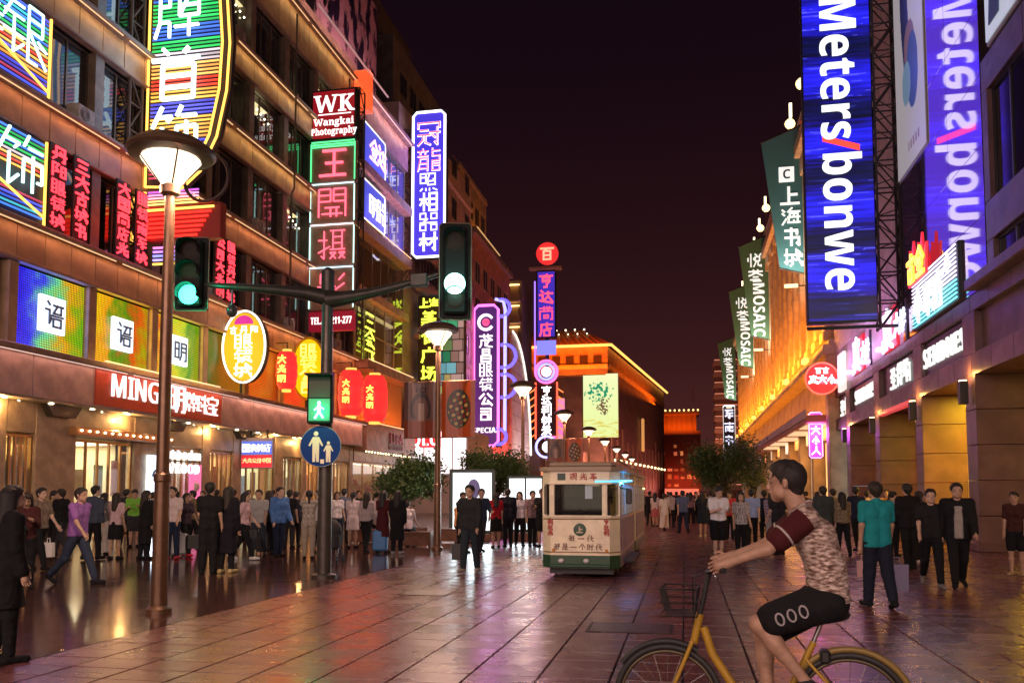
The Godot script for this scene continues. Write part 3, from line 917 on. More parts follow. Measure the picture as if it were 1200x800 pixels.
	bx("pylon_light", Vector3(-0.6, 0.6, -0.4), Vector3(0.5, 1.95, 0.4), glow(1.0, 0.12, 0.03, 0.9), py, 0.05)
	bx("pylon_light", Vector3(-0.6, 2.0, -0.4), Vector3(0.5, 3.4, 0.4), glow(1.0, 0.12, 0.03, 0.8), py, 0.05)

func make_left_far() -> void:
	# dark stepped block and pink curved corner behind the blue camera sign
	var t := thing("curved_corner_building", "pinkish building with a rounded corner behind the tall blue sign", "building", Vector3(FACADE_LEFT, 0, 0))
	var m := mt(0.42, 0.28, 0.25, 0.6, 0.0, 0.4, 0.2)
	area(t, Vector3(2.6, 6.5, -76), Vector3(-0.35, 1, 0).normalized(), 18.0, 0.3, Color(1.0, 0.68, 0.6), 120.0)
	bx("unseen_strip_light", Vector3(2.5, 6.3, -67.5), Vector3(2.6, 6.4, -85), glow(1.0, 0.7, 0.6, 0.6), t)  # unseen strip on the canopy, placed to light the pinkish wall
	bx("canopy", Vector3(0.0, 5.6, -66.5), Vector3(2.6, 6.28, -86), mt(0.4, 0.28, 0.22, 0.5), t, 0.05)
	var b := Build.new()
	var o := PackedVector2Array([Vector2(-14, 65.4), Vector2(-0.8, 65.4)])
	for i in 9:
		var a := i / 8.0 * PI / 2
		o.append(Vector2(-2.2 + sin(a) * 2.2, 80.5 - 3.0 + (1.0 - cos(a)) * 3.0 - 3.0) if false else Vector2(-0.8 + sin(a) * 0.8, 66.0 + i * 1.9))
	o.append(Vector2(0, 86.6)); o.append(Vector2(-14, 86.6))
	b.prism(o, 0, 1)
	var bb := Build.new()
	bb.add(b, Transform3D(Basis(Vector3(1, 0, 0), Vector3(0, 0, -1), Vector3(0, 34.0, 0)), Vector3.ZERO))
	part("wall", bb, m, t)
	for k in 7:
		bx("string_course", Vector3(-0.2, 6.2 + k * 4.2, -68), Vector3(0.25, 6.6 + k * 4.2, -86.5), mt(0.36, 0.24, 0.2, 0.6), t, 0.03)
		for i in 7:
			if k > 3 and i % 2: continue
			window_x(t, 0.06, 1, -69.0 - i * 2.5, -70.6 - i * 2.5, 7.6 + k * 4.2, 9.6 + k * 4.2, 2, mt(0.1, 0.08, 0.08), mt(0.02, 0.02, 0.025, 0.1))
	var d := thing("dark_tower_block", "dark unlit tower block rising behind the roof billboard", "building", Vector3(-30, 0, -78))
	bx("wall", Vector3(-10, 0, -8), Vector3(5.0, 42.5, 8), mt(0.1, 0.085, 0.08, 0.8, 0.0, 0.4, 0.2), d)
	bx("roof_storey", Vector3(-9, 42.5, -6), Vector3(2.0, 48.5, 6), mt(0.06, 0.05, 0.05, 0.8, 0.0, 0.4, 0.2), d)
	for k in 5:
		for i in 5: window_x(d, 5.06, 1, 6.0 - i * 2.8, 4.2 - i * 2.8, 24 + k * 3.5, 26 + k * 3.5, 2, mt(0.05, 0.05, 0.05), mt(0.015, 0.015, 0.02, 0.1))
	var beacon := thing("roof_beacon", "small red and violet lights on the dark tower roof", "roof light", Vector3(-29.0, 48.5, -73))
	bx("beacon_light", Vector3(-0.5, 0, -0.5), Vector3(0.9, 3.4, 0.5), glow(1.0, 0.06, 0.03, 0.6), beacon, 0.3)
	for i in 4: part("beacon_light", small_ball(0.22), glow(0.6, 0.25, 1.0, 2.0), beacon, Vector3(-0.9 - i * 1.3, 2.0 + i * 1.4, 0))
	# flat-roofed block farther along
	var e := thing("flat_roof_block", "plain brown flat-roofed block above the pink optician sign", "building", Vector3(FACADE_LEFT, 0, 0))
	bx("wall", Vector3(-16, 0, -87.0), Vector3(-1.5, 36.8, -100), mt(0.28, 0.19, 0.13, 0.7, 0.0, 0.4, 0.2), e)
	area(e, Vector3(0.5, 30.5, -94), Vector3(-0.6, 1, 0).normalized(), 11.0, 0.2, Color(1.0, 0.6, 0.25), 14.0)
	bx("unseen_strip_light", Vector3(0.3, 30.3, -88), Vector3(0.4, 30.4, -99.5), glow(1.0, 0.6, 0.25, 0.5), e)  # unseen strip, placed to light the upper wall of the block
	bx("coping", Vector3(-16.2, 36.8, -86.8), Vector3(-1.3, 37.3, -100.2), mt(0.2, 0.13, 0.1, 0.7), e, 0.05)
	for k in 3:
		for i in 4: window_x(e, -1.44, 1, -88.5 - i * 2.9, -90.3 - i * 2.9, 26 + k * 3.4, 28 + k * 3.4, 2, mt(0.08, 0.06, 0.05), mt(0.02, 0.02, 0.02, 0.1))
	var r := thing("red_facade_building", "reddish rendered shop building lit pink behind the optician sign", "building", Vector3(FACADE_LEFT, 0, 0))
	bx("wall", Vector3(-14, 0, -86.9), Vector3(0, 29.4, -107), mt(0.42, 0.17, 0.13, 0.6, 0.0, 0.4, 0.2), r)
	bx("cornice", Vector3(-14.2, 29.4, -86.7), Vector3(0.5, 30.0, -107.2), mt(0.16, 0.1, 0.08, 0.6), r, 0.05)
	for k in 5:
		for i in 5: window_x(r, 0.06, 1, -88.4 - i * 3.7, -90.6 - i * 3.7, 8.5 + k * 4.0, 10.9 + k * 4.0, 2, mt(0.3, 0.2, 0.16), mt(0.05, 0.03, 0.03, 0.1))
	area(r, Vector3(2.0, 6.2, -97), Vector3(-0.45, 1, 0).normalized(), 18.0, 0.3, Color(1.0, 0.35, 0.3), 130.0)
	bx("canopy", Vector3(0, 5.2, -87.2), Vector3(2.2, 5.8, -106.8), mt(0.4, 0.3, 0.3, 0.5), r, 0.05)
	bx("unseen_strip_light", Vector3(1.9, 5.81, -88), Vector3(2.0, 5.9, -106), glow(1.0, 0.4, 0.35, 1.0), r)  # unseen strip on the canopy edge, placed to light the red wall
	for i in 5: bx("shop_window_light", Vector3(0.02, 0.6, -88.0 - i * 3.8), Vector3(0.08, 4.6, -91.2 - i * 3.8), glow(1.0, 0.92, 0.95, 1.4), r)
	# white lit pavilion with a curved roof between the signs
	var p := thing("white_pavilion", "white-lit curved canopy building between the optician and watch signs", "building", Vector3(FACADE_LEFT, 0, 0))
	var pr := PackedVector2Array()
	for i in 11:
		var a := i / 10.0 * PI / 2
		pr.append(Vector2(107.4 + sin(a) * 13.0, 7.0 + cos(a) * 15.5))
	pr.append(Vector2(107.4, 7.0))
	var pb := Build.new()
	pb.prism(pr, -9.0, 0.2)
	var pp := part("wall", pb, mt(0.66, 0.55, 0.5, 0.5, 0.0, 0.2, 0.2), p)
	pp.rotation.y = PI / 2
	var ed := Build.new()
	var eds := []
	for i in 11:
		var a := i / 10.0 * PI / 2
		eds.append(Vector3(0.35, 7.0 + cos(a) * 15.6, -107.4 - sin(a) * 13.1))
	ed.tube(eds, 0.14, 6)
	part("eaves_light", ed, glow(1.0, 0.95, 0.85, 1.2), p)
	bx("ground_storey", Vector3(-9, 0, -107.3), Vector3(0.1, 6.95, -121), mt(0.5, 0.35, 0.28, 0.5, 0.0, 0.2, 0.2), p)
	for k in 7: bx("cladding_joint", Vector3(0.2, 8.0 + k * 1.9, -107.6), Vector3(0.24, 8.06 + k * 1.9, -107.5 - 12.0 * sqrt(maxf(0.0, 1.0 - pow((1.0 + k * 1.9) / 15.5, 2)))), mt(0.3, 0.22, 0.2), p)
	area(p, Vector3(2.5, 6.6, -114), Vector3(-0.4, 1, 0).normalized(), 11.0, 0.3, Color(1.0, 0.85, 0.85), 34.0)
	# balconied hotel block of lit bays
	var h := thing("balcony_building", "narrow building with rows of amber-lit balconies left of the watch sign", "building", Vector3(-26.5, 0, -125.0))
	bx("wall", Vector3(-8, 0, -9), Vector3(2.6, 34.0, -0.8), mt(0.2, 0.13, 0.1, 0.7, 0.0, 0.3, 0.2), h)
	for k in 9:
		var y := 4.5 + k * 3.25
		for i in 2:
			var x := -1.9 + i * 2.25
			bx("balcony_slab", Vector3(x, y, -0.8), Vector3(x + 2.05, y + 0.3, 0.5), mt(0.42, 0.28, 0.18, 0.6), h, 0.03)
			bx("balcony_rail", Vector3(x, y + 0.3, 0.38), Vector3(x + 2.05, y + 1.1, 0.46), mt(0.4, 0.25, 0.15, 0.6), h, 0.02)
			bx("lamp", Vector3(x + 0.2, y + 2.7, -0.75), Vector3(x + 1.85, y + 2.85, -0.4), glow(1.0, 0.62, 0.22, 3.0), h)
			bx("balcony_door", Vector3(x + 0.4, y + 0.3, -0.79), Vector3(x + 1.65, y + 2.5, -0.72), mt(0.5, 0.33, 0.15, 0.5), h)
	# coloured-glass food court front
	var f := thing("coloured_glass_front", "shop front of green and rainbow glass panes behind the food court sign", "building", Vector3(FACADE_LEFT, 0, -71.0))
	bx("frame", Vector3(-0.2, 9.8, -0.3), Vector3(3.5, 19.0, 0.0), mt(0.1, 0.07, 0.06), f)
	var cols := [Color(0.1, 0.75, 0.35), Color(0.3, 0.85, 0.55), Color(0.1, 0.5, 0.65), Color(0.75, 0.55, 0.2), Color(0.45, 0.8, 0.3), Color(0.25, 0.65, 0.75), Color(0.7, 0.25, 0.3)]
	for j in 9:
		var x := -0.1
		while x < 3.3:
			var wd := rng.randf_range(0.45, 1.1)
			var c: Color = cols[rng.randi_range(0, 5)] if x < 2.2 else Color(0.75, 0.5, 0.45)
			bx("lit_window_pane", Vector3(x, 10.0 + j * 1.0, 0.01), Vector3(minf(x + wd, 3.4) - 0.07, 10.9 + j * 1.0, 0.06), glow(c.r, c.g, c.b, rng.randi_range(2, 6) * 0.08), f)
			x += wd
	# white lit shop under it, with the clothing chain's red panel
	var u := thing("white_shop_front", "white-lit shop front with red sign panel behind the street banners", "shop", Vector3(FACADE_LEFT, 0, -66.0))
	bx("wall", Vector3(-0.1, 0, -8), Vector3(4.9, 6.7, -0.5), mt(0.5, 0.4, 0.38, 0.5), u)
	bx("upper_wall", Vector3(-0.1, 6.7, -8), Vector3(2.6, 9.7, -0.6), mt(0.5, 0.4, 0.38, 0.5), u)
	for i in 4: bx("window_light", Vector3(0.1 + i * 1.2, 3.2, -0.48), Vector3(1.15 + i * 1.2, 6.6, -0.42), glow(1.0, 0.9, 0.92, 1.4), u)
	bx("sign_face", Vector3(0.0, 5.3, -0.36), Vector3(2.7, 6.6, -0.2), glow(0.85, 0.03, 0.04, 0.9), u, 0.03)
	latin(u, "QLO", Vector3(1.4, 5.9, -0.19), 0.9, glow(1, 1, 1, 2.0))

# ---------------------------------------------------------------- the arcade building on the right
func make_right_arcade() -> void:
	var t := thing("arcade_building", "mauve stone building with square pillars and an amber-lit arcade on the right", "building", Vector3(FACADE_RIGHT, 0, 0))
	var mauve := mt(0.17, 0.09, 0.092, 0.4, 0.0, 0.3, 0.35)
	var mauve2 := mt(0.145, 0.075, 0.08, 0.45, 0.0, 0.3, 0.35)
	var zs := [-12.7, -19.1, -25.5, -30.95, -37.4, -43.8]
	var tops := mt(0.5, 0.33, 0.12, 0.35, 0.0, 0.2, 0.5)
	# body above and behind
	var w := Build.new()
	w.box(Vector3(4.2, 0, -10), Vector3(14, 30, -47.6))
	w.box(Vector3(0.35, 7.1, -10), Vector3(4.2, 30, -47.6))
	part("wall", w, mt(0.1, 0.07, 0.075, 0.7), t)
	bx("arcade_ceiling", Vector3(0.3, 4.95, -10), Vector3(4.2, 5.1, -47.6), mt(0.62, 0.46, 0.1, 0.5, 0.0, 0.15, 0.5), t)
	for i in zs.size():
		var z: float = zs[i]
		# pillar of stacked stone drums of one metre
		for k in 5:
			var y0 := k * 0.98
			bx("pillar_stone", Vector3(0.0, y0 + 0.006, z), Vector3(1.38, y0 + 0.974, z - 0.85), mauve if k != 1 else mauve2, t, 0.012)
		bx("pillar_base", Vector3(-0.06, 0, z + 0.06), Vector3(1.44, 0.25, z - 0.91), mauve2, t, 0.02)
		# wall lamp on the street face
		var lampb := Build.new()
		lampb.bev(Vector3(-0.3, 4.1, z - 0.3), Vector3(-0.08, 4.75, z - 0.55), 0.02)
		part("wall_lamp_case", lampb, mt(0.03, 0.03, 0.03, 0.4), t)
		bx("wall_lamp_glass", Vector3(-0.27, 4.75, z - 0.33), Vector3(-0.11, 4.78, z - 0.52), glow(1.0, 0.8, 0.4, 5.0), t)
		omni(t, Vector3(-0.2, 4.95, z - 0.42), Color(1.0, 0.72, 0.35), 0.6, 0.06)
	# beam: courses of stone over the pillars with recessed panels
	for q in [[4.92, 5.5], [6.66, 7.1]]:
		var z := -10.0
		while z > -47.4:
			bx("beam_stone", Vector3(0.0, q[0], z - 0.006), Vector3(0.5, q[1], maxf(z - 1.575, -47.6) + 0.006), mauve if int(-z * 3) % 2 else mauve2, t, 0.012)
			z -= 1.575
	for i in zs.size():
		bx("beam_stone", Vector3(0.003, 5.5, zs[i] + 0.1), Vector3(0.5, 6.66, zs[i] - 0.95), mauve, t, 0.012)
	bx("beam_core", Vector3(0.2, 5.5, -10), Vector3(0.5, 6.66, -47.6), mauve2, t)
	bx("beam_soffit", Vector3(0.0, 4.9, -10), Vector3(1.4, 4.94, -47.6), mauve, t)
	# ledges and wall above, near part
	bx("ledge", Vector3(-0.35, 7.1, -10), Vector3(0.4, 7.4, -25.0), mauve, t, 0.03)
	for i in 5:
		var z := -24.2 + i * 2.9
		bx("facade_panel", Vector3(0.0, 8.2, z), Vector3(0.4, 9.25, z + 2.88), mauve, t, 0.02)
		bx("facade_panel", Vector3(0.0, 12.2, z), Vector3(0.4, 13.1, z + 2.88), mauve2, t, 0.02)
		bx("facade_panel", Vector3(0.0, 7.4, z), Vector3(0.38, 8.2, z + 0.5), mauve2, t, 0.02)
		bx("facade_panel", Vector3(0.0, 9.25, z), Vector3(0.38, 12.2, z + 0.42), mauve2, t, 0.02)
		window_x(t, 0.12, -1, z + 0.42, z + 2.88, 9.25, 12.2, 2, mt(0.05, 0.045, 0.05, 0.4, 0.4), mt(0.012, 0.012, 0.016, 0.08))
		window_x(t, 0.12, -1, z + 0.5, z + 2.88, 7.4, 8.2, 2, mt(0.05, 0.045, 0.05, 0.4, 0.4), mt(0.012, 0.012, 0.016, 0.08))
	# polished panels that mirror the screen
	var mirror := StandardMaterial3D.new()
	mirror.albedo_color = lin(0.34, 0.25, 0.3)
	mirror.metallic = 0.9
	mirror.roughness = 0.045
	mirror.resource_name = "polished cladding"
	for k in 8:
		for i in 3:
			var z := -24.25 - i * 2.95
			bx("polished_panel", Vector3(0.0 + rng.randf_range(0, 0.0015), 7.12 + k * 1.9, z - 0.006), Vector3(0.34, 7.12 + k * 1.9 + 1.89, z - 2.944), mirror, t, 0.006)
	# pale panels farther along
	var pale := [mt(0.62, 0.5, 0.54, 0.45, 0.0, 0.25, 0.3), mt(0.58, 0.47, 0.5, 0.5, 0.0, 0.25, 0.3)]
	for k in 10:
		for i in 5:
			var z := -33.12 - i * 2.9
			bx("facade_panel", Vector3(0.02, 7.12 + k * 1.9, z - 0.008), Vector3(0.34, 7.12 + k * 1.9 + 1.885, maxf(z - 2.892, -47.6)), pale[(i + k) % 2], t, 0.01)
	area(t, Vector3(-0.9, 7.3, -40.0), Vector3(0.5, 1, 0).normalized(), 13.0, 0.2, Color(0.9, 0.66, 0.95), 26.0)
	for i in 4: bx("unseen_floodlight", Vector3(-0.5, 7.1, -35.0 - i * 3.2), Vector3(-0.1, 7.28, -35.4 - i * 3.2), glow(0.9, 0.7, 1.0, 1.0), t, 0.03)  # unseen fittings on the beam, placed to light the pale panels
	# shops at the back of the arcade
	var goods := [mt(0.5, 0.3, 0.1), mt(0.4, 0.05, 0.05), mt(0.6, 0.55, 0.4)]
	for i in zs.size() - 1:
		var a: float = zs[i] - 0.9
		var c: float = zs[i + 1] + 0.1
		bx("shop_front_frame", Vector3(4.0, 3.4, a), Vector3(4.2, 4.95, c), mauve2, t)
		var glow_c := Color(1.0, 0.6, 0.12) if i != 3 else Color(1.0, 0.12, 0.1)
		bx("shop_window_light", Vector3(4.08, 0.5, a - 0.3), Vector3(4.15, 3.3, c + 0.3), glow(glow_c.r, glow_c.g, glow_c.b, 0.5), t)
		for j in 4: bx("shop_mullion", Vector3(3.98, 0.0, lerpf(a, c, j / 3.0) - 0.06), Vector3(4.08, 3.4, lerpf(a, c, j / 3.0) + 0.06), mt(0.08, 0.05, 0.04, 0.4, 0.4), t)
		# ceiling lamps of the arcade
		var e: float = [5.0, 2.0, 85.0, 1.5, 5.0][i]
		bx("arcade_lamp", Vector3(1.7, 4.88, (a + c) / 2 + 0.6), Vector3(2.9, 4.93, (a + c) / 2 - 0.6), glow(1.0, 0.62, 0.12, 2.0), t)
		area(t, Vector3(2.3, 4.86, (a + c) / 2), Vector3.DOWN, 1.2, 1.2, Color(1.0, 0.8, 0.16), e * 0.8)
	# tall white light panel and red panel between pillars
	bx("lightbox_sign", Vector3(0.6, 0.2, -46.6), Vector3(1.7, 5.0, -46.4), glow(0.72, 0.85, 1.0, 0.8), t, 0.02)
	bx("lightbox_sign", Vector3(1.5, 0.3, -37.0), Vector3(2.6, 3.0, -36.85), glow(1.0, 0.03, 0.04, 0.8), t, 0.02)
	bx("lightbox_sign", Vector3(1.5, 3.1, -37.0), Vector3(2.6, 4.4, -36.85), glow(0.7, 0.01, 0.02, 0.7), t, 0.02)
	# red awning over the second bay
	bx("red_light_strip", Vector3(-0.12, 4.72, -32.2), Vector3(0.1, 4.9, -37.0), glow(1.0, 0.1, 0.1, 0.5), t, 0.03)
	# entrance steps by the near pillar
	for k in 3: bx("step", Vector3(1.0 + k * 0.35, 0.0, -12), Vector3(4.2, 0.14 * (k + 1), -25.0 + k * 0.1), mt(0.4, 0.3, 0.2, 0.4, 0.0, 0.3, 0.6), t, 0.02)

# ---------------------------------------------------------------- the floodlit classical building
func make_right_palace() -> void:
	var t := thing("classical_building", "classical stone building floodlit gold behind the green hanging banners", "building", Vector3(FACADE_RIGHT, 0, 0))
	var stone := mt(0.5, 0.36, 0.2, 0.6, 0.0, 0.35, 0.2)
	var stone2 := mt(0.56, 0.41, 0.24, 0.6, 0.0, 0.35, 0.3)
	var z0 := -48.0
	var z1 := -128.0
	bx("wall", Vector3(0.5, 0, z0), Vector3(16, 24.6, z1), stone, t)
	bx("attic", Vector3(1.6, 24.6, z0 - 1), Vector3(16, 29.6, z1), stone, t)
	for q in [[9.0, 9.6, -0.55], [9.6, 9.9, -0.25], [22.6, 23.1, -0.4], [23.1, 23.9, -0.75], [24.0, 24.35, -0.4], [29.6, 30.2, 1.0]]:
		bx("cornice", Vector3(q[2], q[0], z0 + 0.3), Vector3(0.6 if q[0] < 24.5 else 1.7, q[1], z1), stone2, t, 0.06)
	# pilasters, windows and brackets along the front
	var pil := Build.new()
	for q in [[0.0, 0.55, 0.62], [0.55, 12.0, 0.48], [12.0, 12.8, 0.62]]: pil.bev(Vector3(-0.42 if q[2] > 0.5 else -0.3, 9.9 + q[0], -q[2]), Vector3(0.52, 9.9 + q[1], q[2]), 0.04)
	var pmesh := pil.mesh()
	var n := 25
	for i in n:
		var z := z0 - 1.2 - i * 3.15
		if z < z1 + 1: break
		part("pilaster", pmesh, stone2, t, Vector3(0, 0, z))
		if i == n - 1: continue
		var a := z - 0.75
		var c := z - 2.4
		window_x(t, 0.62, -1, a, c, 10.6, 15.2, 2, mt(0.2, 0.13, 0.07), mt(0.02, 0.012, 0.006, 0.3), 3)
		window_x(t, 0.62, -1, a, c, 16.8, 20.6, 2, mt(0.2, 0.13, 0.07), mt(0.02, 0.012, 0.006, 0.3), 2)
		bx("window_head", Vector3(-0.1, 15.2, a + 0.25), Vector3(0.55, 15.6, c - 0.25), stone2, t, 0.04)
		bx("window_sill", Vector3(-0.1, 16.4, a + 0.25), Vector3(0.55, 16.75, c - 0.25), stone2, t, 0.04)
		bx("window_reveal", Vector3(0.3, 10.1, a + 0.02), Vector3(0.55, 20.7, a + 0.2), stone2, t)
		bx("window_reveal", Vector3(0.3, 10.1, c - 0.02), Vector3(0.55, 20.7, c - 0.2), stone2, t)
		# balusters on the roof edge
		for j in 4: bx("baluster", Vector3(-0.3, 24.35, z - 0.5 - j * 0.7), Vector3(0.0, 25.3, z - 0.75 - j * 0.7), stone2, t)
	bx("handrail", Vector3(-0.35, 25.3, z0), Vector3(0.05, 25.55, z1), stone2, t, 0.03)
	# unseen floodlights on the ledge, placed to light the gold front
	for i in 8:
		var z := z0 - 4.5 - i * 9.6
		bx("unseen_floodlight", Vector3(-1.0, 9.25, z + 0.5), Vector3(-0.7, 9.55, z - 0.5), glow(1.0, 0.5, 0.1, 2.0), t, 0.03)
		area(t, Vector3(-1.5, 9.7, z), Vector3(0.5, 1, 0).normalized(), 8.0, 0.4, Color(1.0, 0.58, 0.14), 90.0)
	for i in 5:
		var z := z0 - 6.0 - i * 16.0
		area(t, Vector3(0.2, 24.7, z), Vector3(0.35, 1, 0).normalized(), 8.0, 0.3, Color(1.0, 0.3, 0.08), 16.0)
		bx("unseen_floodlight", Vector3(0.1, 24.4, z + 0.5), Vector3(0.4, 24.62, z - 0.5), glow(1.0, 0.4, 0.1, 1.5), t, 0.03)
	# globe lanterns along the roof
	for i in 11:
		var z := z0 - 2.0 - i * 7.0
		var b := Build.new()
		b.bar(Vector3(0.9, 29.9, z), Vector3(0.9, 31.3, z), 0.08, 6)
		part("lantern_post", b, mt(0.1, 0.06, 0.03), t)
		part("lantern_globe", small_ball(0.42), glow(1.0, 0.72, 0.3, 2.6), t, Vector3(0.9, 31.7, z))
		bx("roof_lamp", Vector3(0.3, 30.3, z - 2.4), Vector3(0.5, 31.4, z - 2.6), glow(1.0, 0.85, 0.5, 2.5), t)
	# shop canopy and lit fronts below
	for i in 13:
		var z := z0 - 1.0 - i * 6.0
		bx("canopy", Vector3(-1.3, 5.5, z), Vector3(0.5, 5.9, z - 5.9), mt(0.5, 0.18, 0.13, 0.5), t, 0.05)
		bx("canopy_edge", Vector3(-1.42, 5.7, z), Vector3(-1.3, 6.2, z - 5.9), mt(0.5, 0.4, 0.38, 0.5), t, 0.03)
		var c := [Color(1.0, 0.62, 0.2), Color(1.0, 0.8, 0.5), Color(1.0, 0.5, 0.15), Color(0.9, 0.9, 1.0)][i % 4] as Color
		bx("shop_window_light", Vector3(0.4, 0.5, z - 0.6), Vector3(0.47, 4.6, z - 4.9), glow(c.r, c.g, c.b, 0.9), t)
		bx("shop_pier", Vector3(-0.2, 0, z + 0.3), Vector3(0.5, 6.0, z - 0.5), stone, t, 0.03)
		bx("shop_sign", Vector3(0.1, 4.75, z - 0.6), Vector3(0.4, 5.7, z - 4.9), glow(c.r, c.g * 0.8, c.b * 0.7, 0.7), t, 0.03)
		if i < 5:
			area(t, Vector3(-0.6, 5.35, z - 2.8), Vector3.DOWN, 1.5, 4.0, Color(1.0, 0.68, 0.35), 14.0)
			bx("canopy_lamp", Vector3(-1.1, 5.43, z - 0.8), Vector3(0.1, 5.48, z - 4.8), glow(1.0, 0.7, 0.4, 0.6), t)
	for i in 5: area(t, Vector3(-1.1, 6.0, z0 - 8.0 - i * 15.0), Vector3(0.6, 1, 0).normalized(), 14.0, 0.3, Color(1.0, 0.6, 0.18), 30.0)  # unseen lamps over the canopy, placed to light the wall under the cornice
	# scaffold-like end pier by the arcade
	bx("end_pier", Vector3(-0.35, 0, z0 + 0.4), Vector3(0.5, 9.0, z0 - 0.6), stone2, t, 0.05)

# ---------------------------------------------------------------- far end of the street
func make_street_end() -> void:
	var t := thing("gold_roof_store", "large corner store with a glowing gold hipped roof at the street bend", "building", Vector3.ZERO)
	var brown := mt(0.2, 0.115, 0.085, 0.7, 0.0, 0.35, 0.08)
	var gold := mt(0.5, 0.27, 0.07, 0.6, 0.0, 0.3, 0.1)
	var a := Vector3(-36, 0, -200)
	var c := Vector3(-17.5, 0, -200)
	var d := Vector3(-6.8, 0, -298)
	var e := Vector3(-60, 0, -298)
	var b := Build.new()
	var up := func(p: Vector3, y: float) -> Vector3: return Vector3(p.x, y, p.z)
	for q in [[a, c], [c, d], [d, e], [e, a]]: b.quad(q[0], q[1], up.call(q[1], 31.0), up.call(q[0], 31.0))
	part("wall", b, brown, t)
	var b2 := Build.new()
	var k := 0
	for q in [[a, c], [c, d]]:
		var n: Vector3 = (q[1] - q[0]).cross(Vector3.UP).normalized()
		n = -n if n.z < 0 and k == 0 else n
		var o0: Vector3 = q[0] + n * 0.4
		var o1: Vector3 = q[1] + n * 0.4
		b2.quad(up.call(q[0], 31.0), up.call(q[1], 31.0), up.call(o1, 32.0), up.call(o0, 32.0))
		b2.quad(up.call(q[0], 32.0), up.call(q[1], 32.0), up.call(q[1], 36.2), up.call(q[0], 36.2))
		k += 1
	part("frieze", b2, gold, t)
	var b3 := Build.new()
	var cs := [a, c, d]
	var pts := []
	for p in [a + Vector3(-1, 0, 1), c + Vector3(1.0, 0, 1), d + Vector3(1.2, 0, -1)]: pts.append(up.call(p, 36.4))
	b3.tube(pts, 0.35, 6)
	part("eaves_light", b3, glow(1.0, 0.55, 0.12, 1.4), t)
	var b4 := Build.new()
	b4.quad(up.call(a + Vector3(-1, 0, 1), 36.7), up.call(c + Vector3(1, 0, 1), 36.7), Vector3(-24.0, 41.5, -207), Vector3(-37, 41.5, -207))
	b4.quad(up.call(c + Vector3(1, 0, 1), 36.7), up.call(d + Vector3(1, 0, 0), 36.7), Vector3(-20, 41.5, -280), Vector3(-24.0, 41.5, -207))
	b4.quad(Vector3(-37, 41.5, -207), Vector3(-24, 41.5, -207), Vector3(-24, 41.5, -280), Vector3(-37, 41.5, -280))
	part("roof", b4, gold, t)
	# rows of roof tiles' ribs
	for i in 12:
		var rb := Build.new()
		rb.bar(Vector3(-36 + i * 1.55, 36.8, -199), Vector3(-36.3 + i * 1.1, 41.5, -207), 0.12, 5)
		part("roof_rib", rb, gold, t)
	for i in 5:
		part("roof_light", small_ball(0.22), glow(1.0, 0.9, 0.6, 3.0), t, Vector3(-33 + i * 2.3, 41.8, -207))
		part("roof_light", small_ball(0.18), glow(1.0, 0.9, 0.6, 3.0), t, Vector3(-32 + i * 2.3, 40.2, -204))
	area(t, Vector3(-25, 36.0, -194.5), Vector3(0, 1.0, -1.0).normalized(), 22.0, 0.5, Color(1.0, 0.38, 0.05), 260.0)
	area(t, Vector3(-25, 29.5, -197.5), Vector3(0, 1.0, -0.5).normalized(), 17.0, 0.4, Color(1.0, 0.45, 0.08), 180.0)
	area(t, Vector3(-9.2, 30, -248), Vector3(-0.5, 1.0, 0.0).normalized(), 80.0, 0.5, Color(1.0, 0.42, 0.06), 300.0)
	area(t, Vector3(-14, 5.0, -184), Vector3(0, 0.5, -1.0).normalized(), 10.0, 1.0, Color(1.0, 0.66, 0.55), 620.0)  # unseen lamps here and next, placed to light the brown walls
	area(t, Vector3(-4.5, 3.0, -240), Vector3(-1.0, 0.6, 0.0).normalized(), 80.0, 1.0, Color(1.0, 0.55, 0.5), 420.0)
	bx("unseen_floodlight_rail", Vector3(-34, 29.2, -198.2), Vector3(-17.8, 29.45, -197.8), mt(0.1, 0.07, 0.05), t)  # unseen rail for the lamps that light the frieze
	# windows in the frieze and wall, tall lit niche on the side
	for i in 5: bx("frieze_window", Vector3(-34.0 + i * 3.3, 32.4, -199.95), Vector3(-32.1 + i * 3.3, 34.2, -199.8), mt(0.05, 0.02, 0.01), t)
	for i in 13:
		var p: Vector3 = c.lerp(d, (i + 0.6) / 13.5)
		var lit := i % 4 == 2
		var wn := Build.new()
		wn.bev(Vector3(-0.15, 0, -0.9), Vector3(0.25, 12.0, 0.9), 0.05)
		var o := part("pilaster_strip", wn, mt(0.26, 0.15, 0.1, 0.7), t, p + Vector3(0, 3.0 if not lit else 6.0, 0))
		o.rotation.y = -atan2(d.x - c.x, -(d.z - c.z))
		part("wall_lamp", small_ball(0.35), glow(1.0, 0.7, 0.35, 3.0), t, p + Vector3(0.9, 9.5, 0.5))
	bx("lit_window", Vector3(-12.0, 13.5, -245), Vector3(-11.2, 23.0, -247), glow(1.0, 0.5, 0.15, 0.45), t, 0.3)
	# huge lit poster
	var po := thing("giant_poster", "pale green lit poster with an ink drawing on the gold-roof store", "poster", Vector3(-19.2, 22.2, -199.8))
	bx("frame", Vector3(-4.25, -7.6, -0.25), Vector3(4.25, 7.6, -0.02), mt(0.2, 0.15, 0.1), po, 0.05)
	var im := Image.create(160, 290, false, Image.FORMAT_RGB8)
	var f := FastNoiseLite.new()
	f.seed = 3
	f.frequency = 0.03
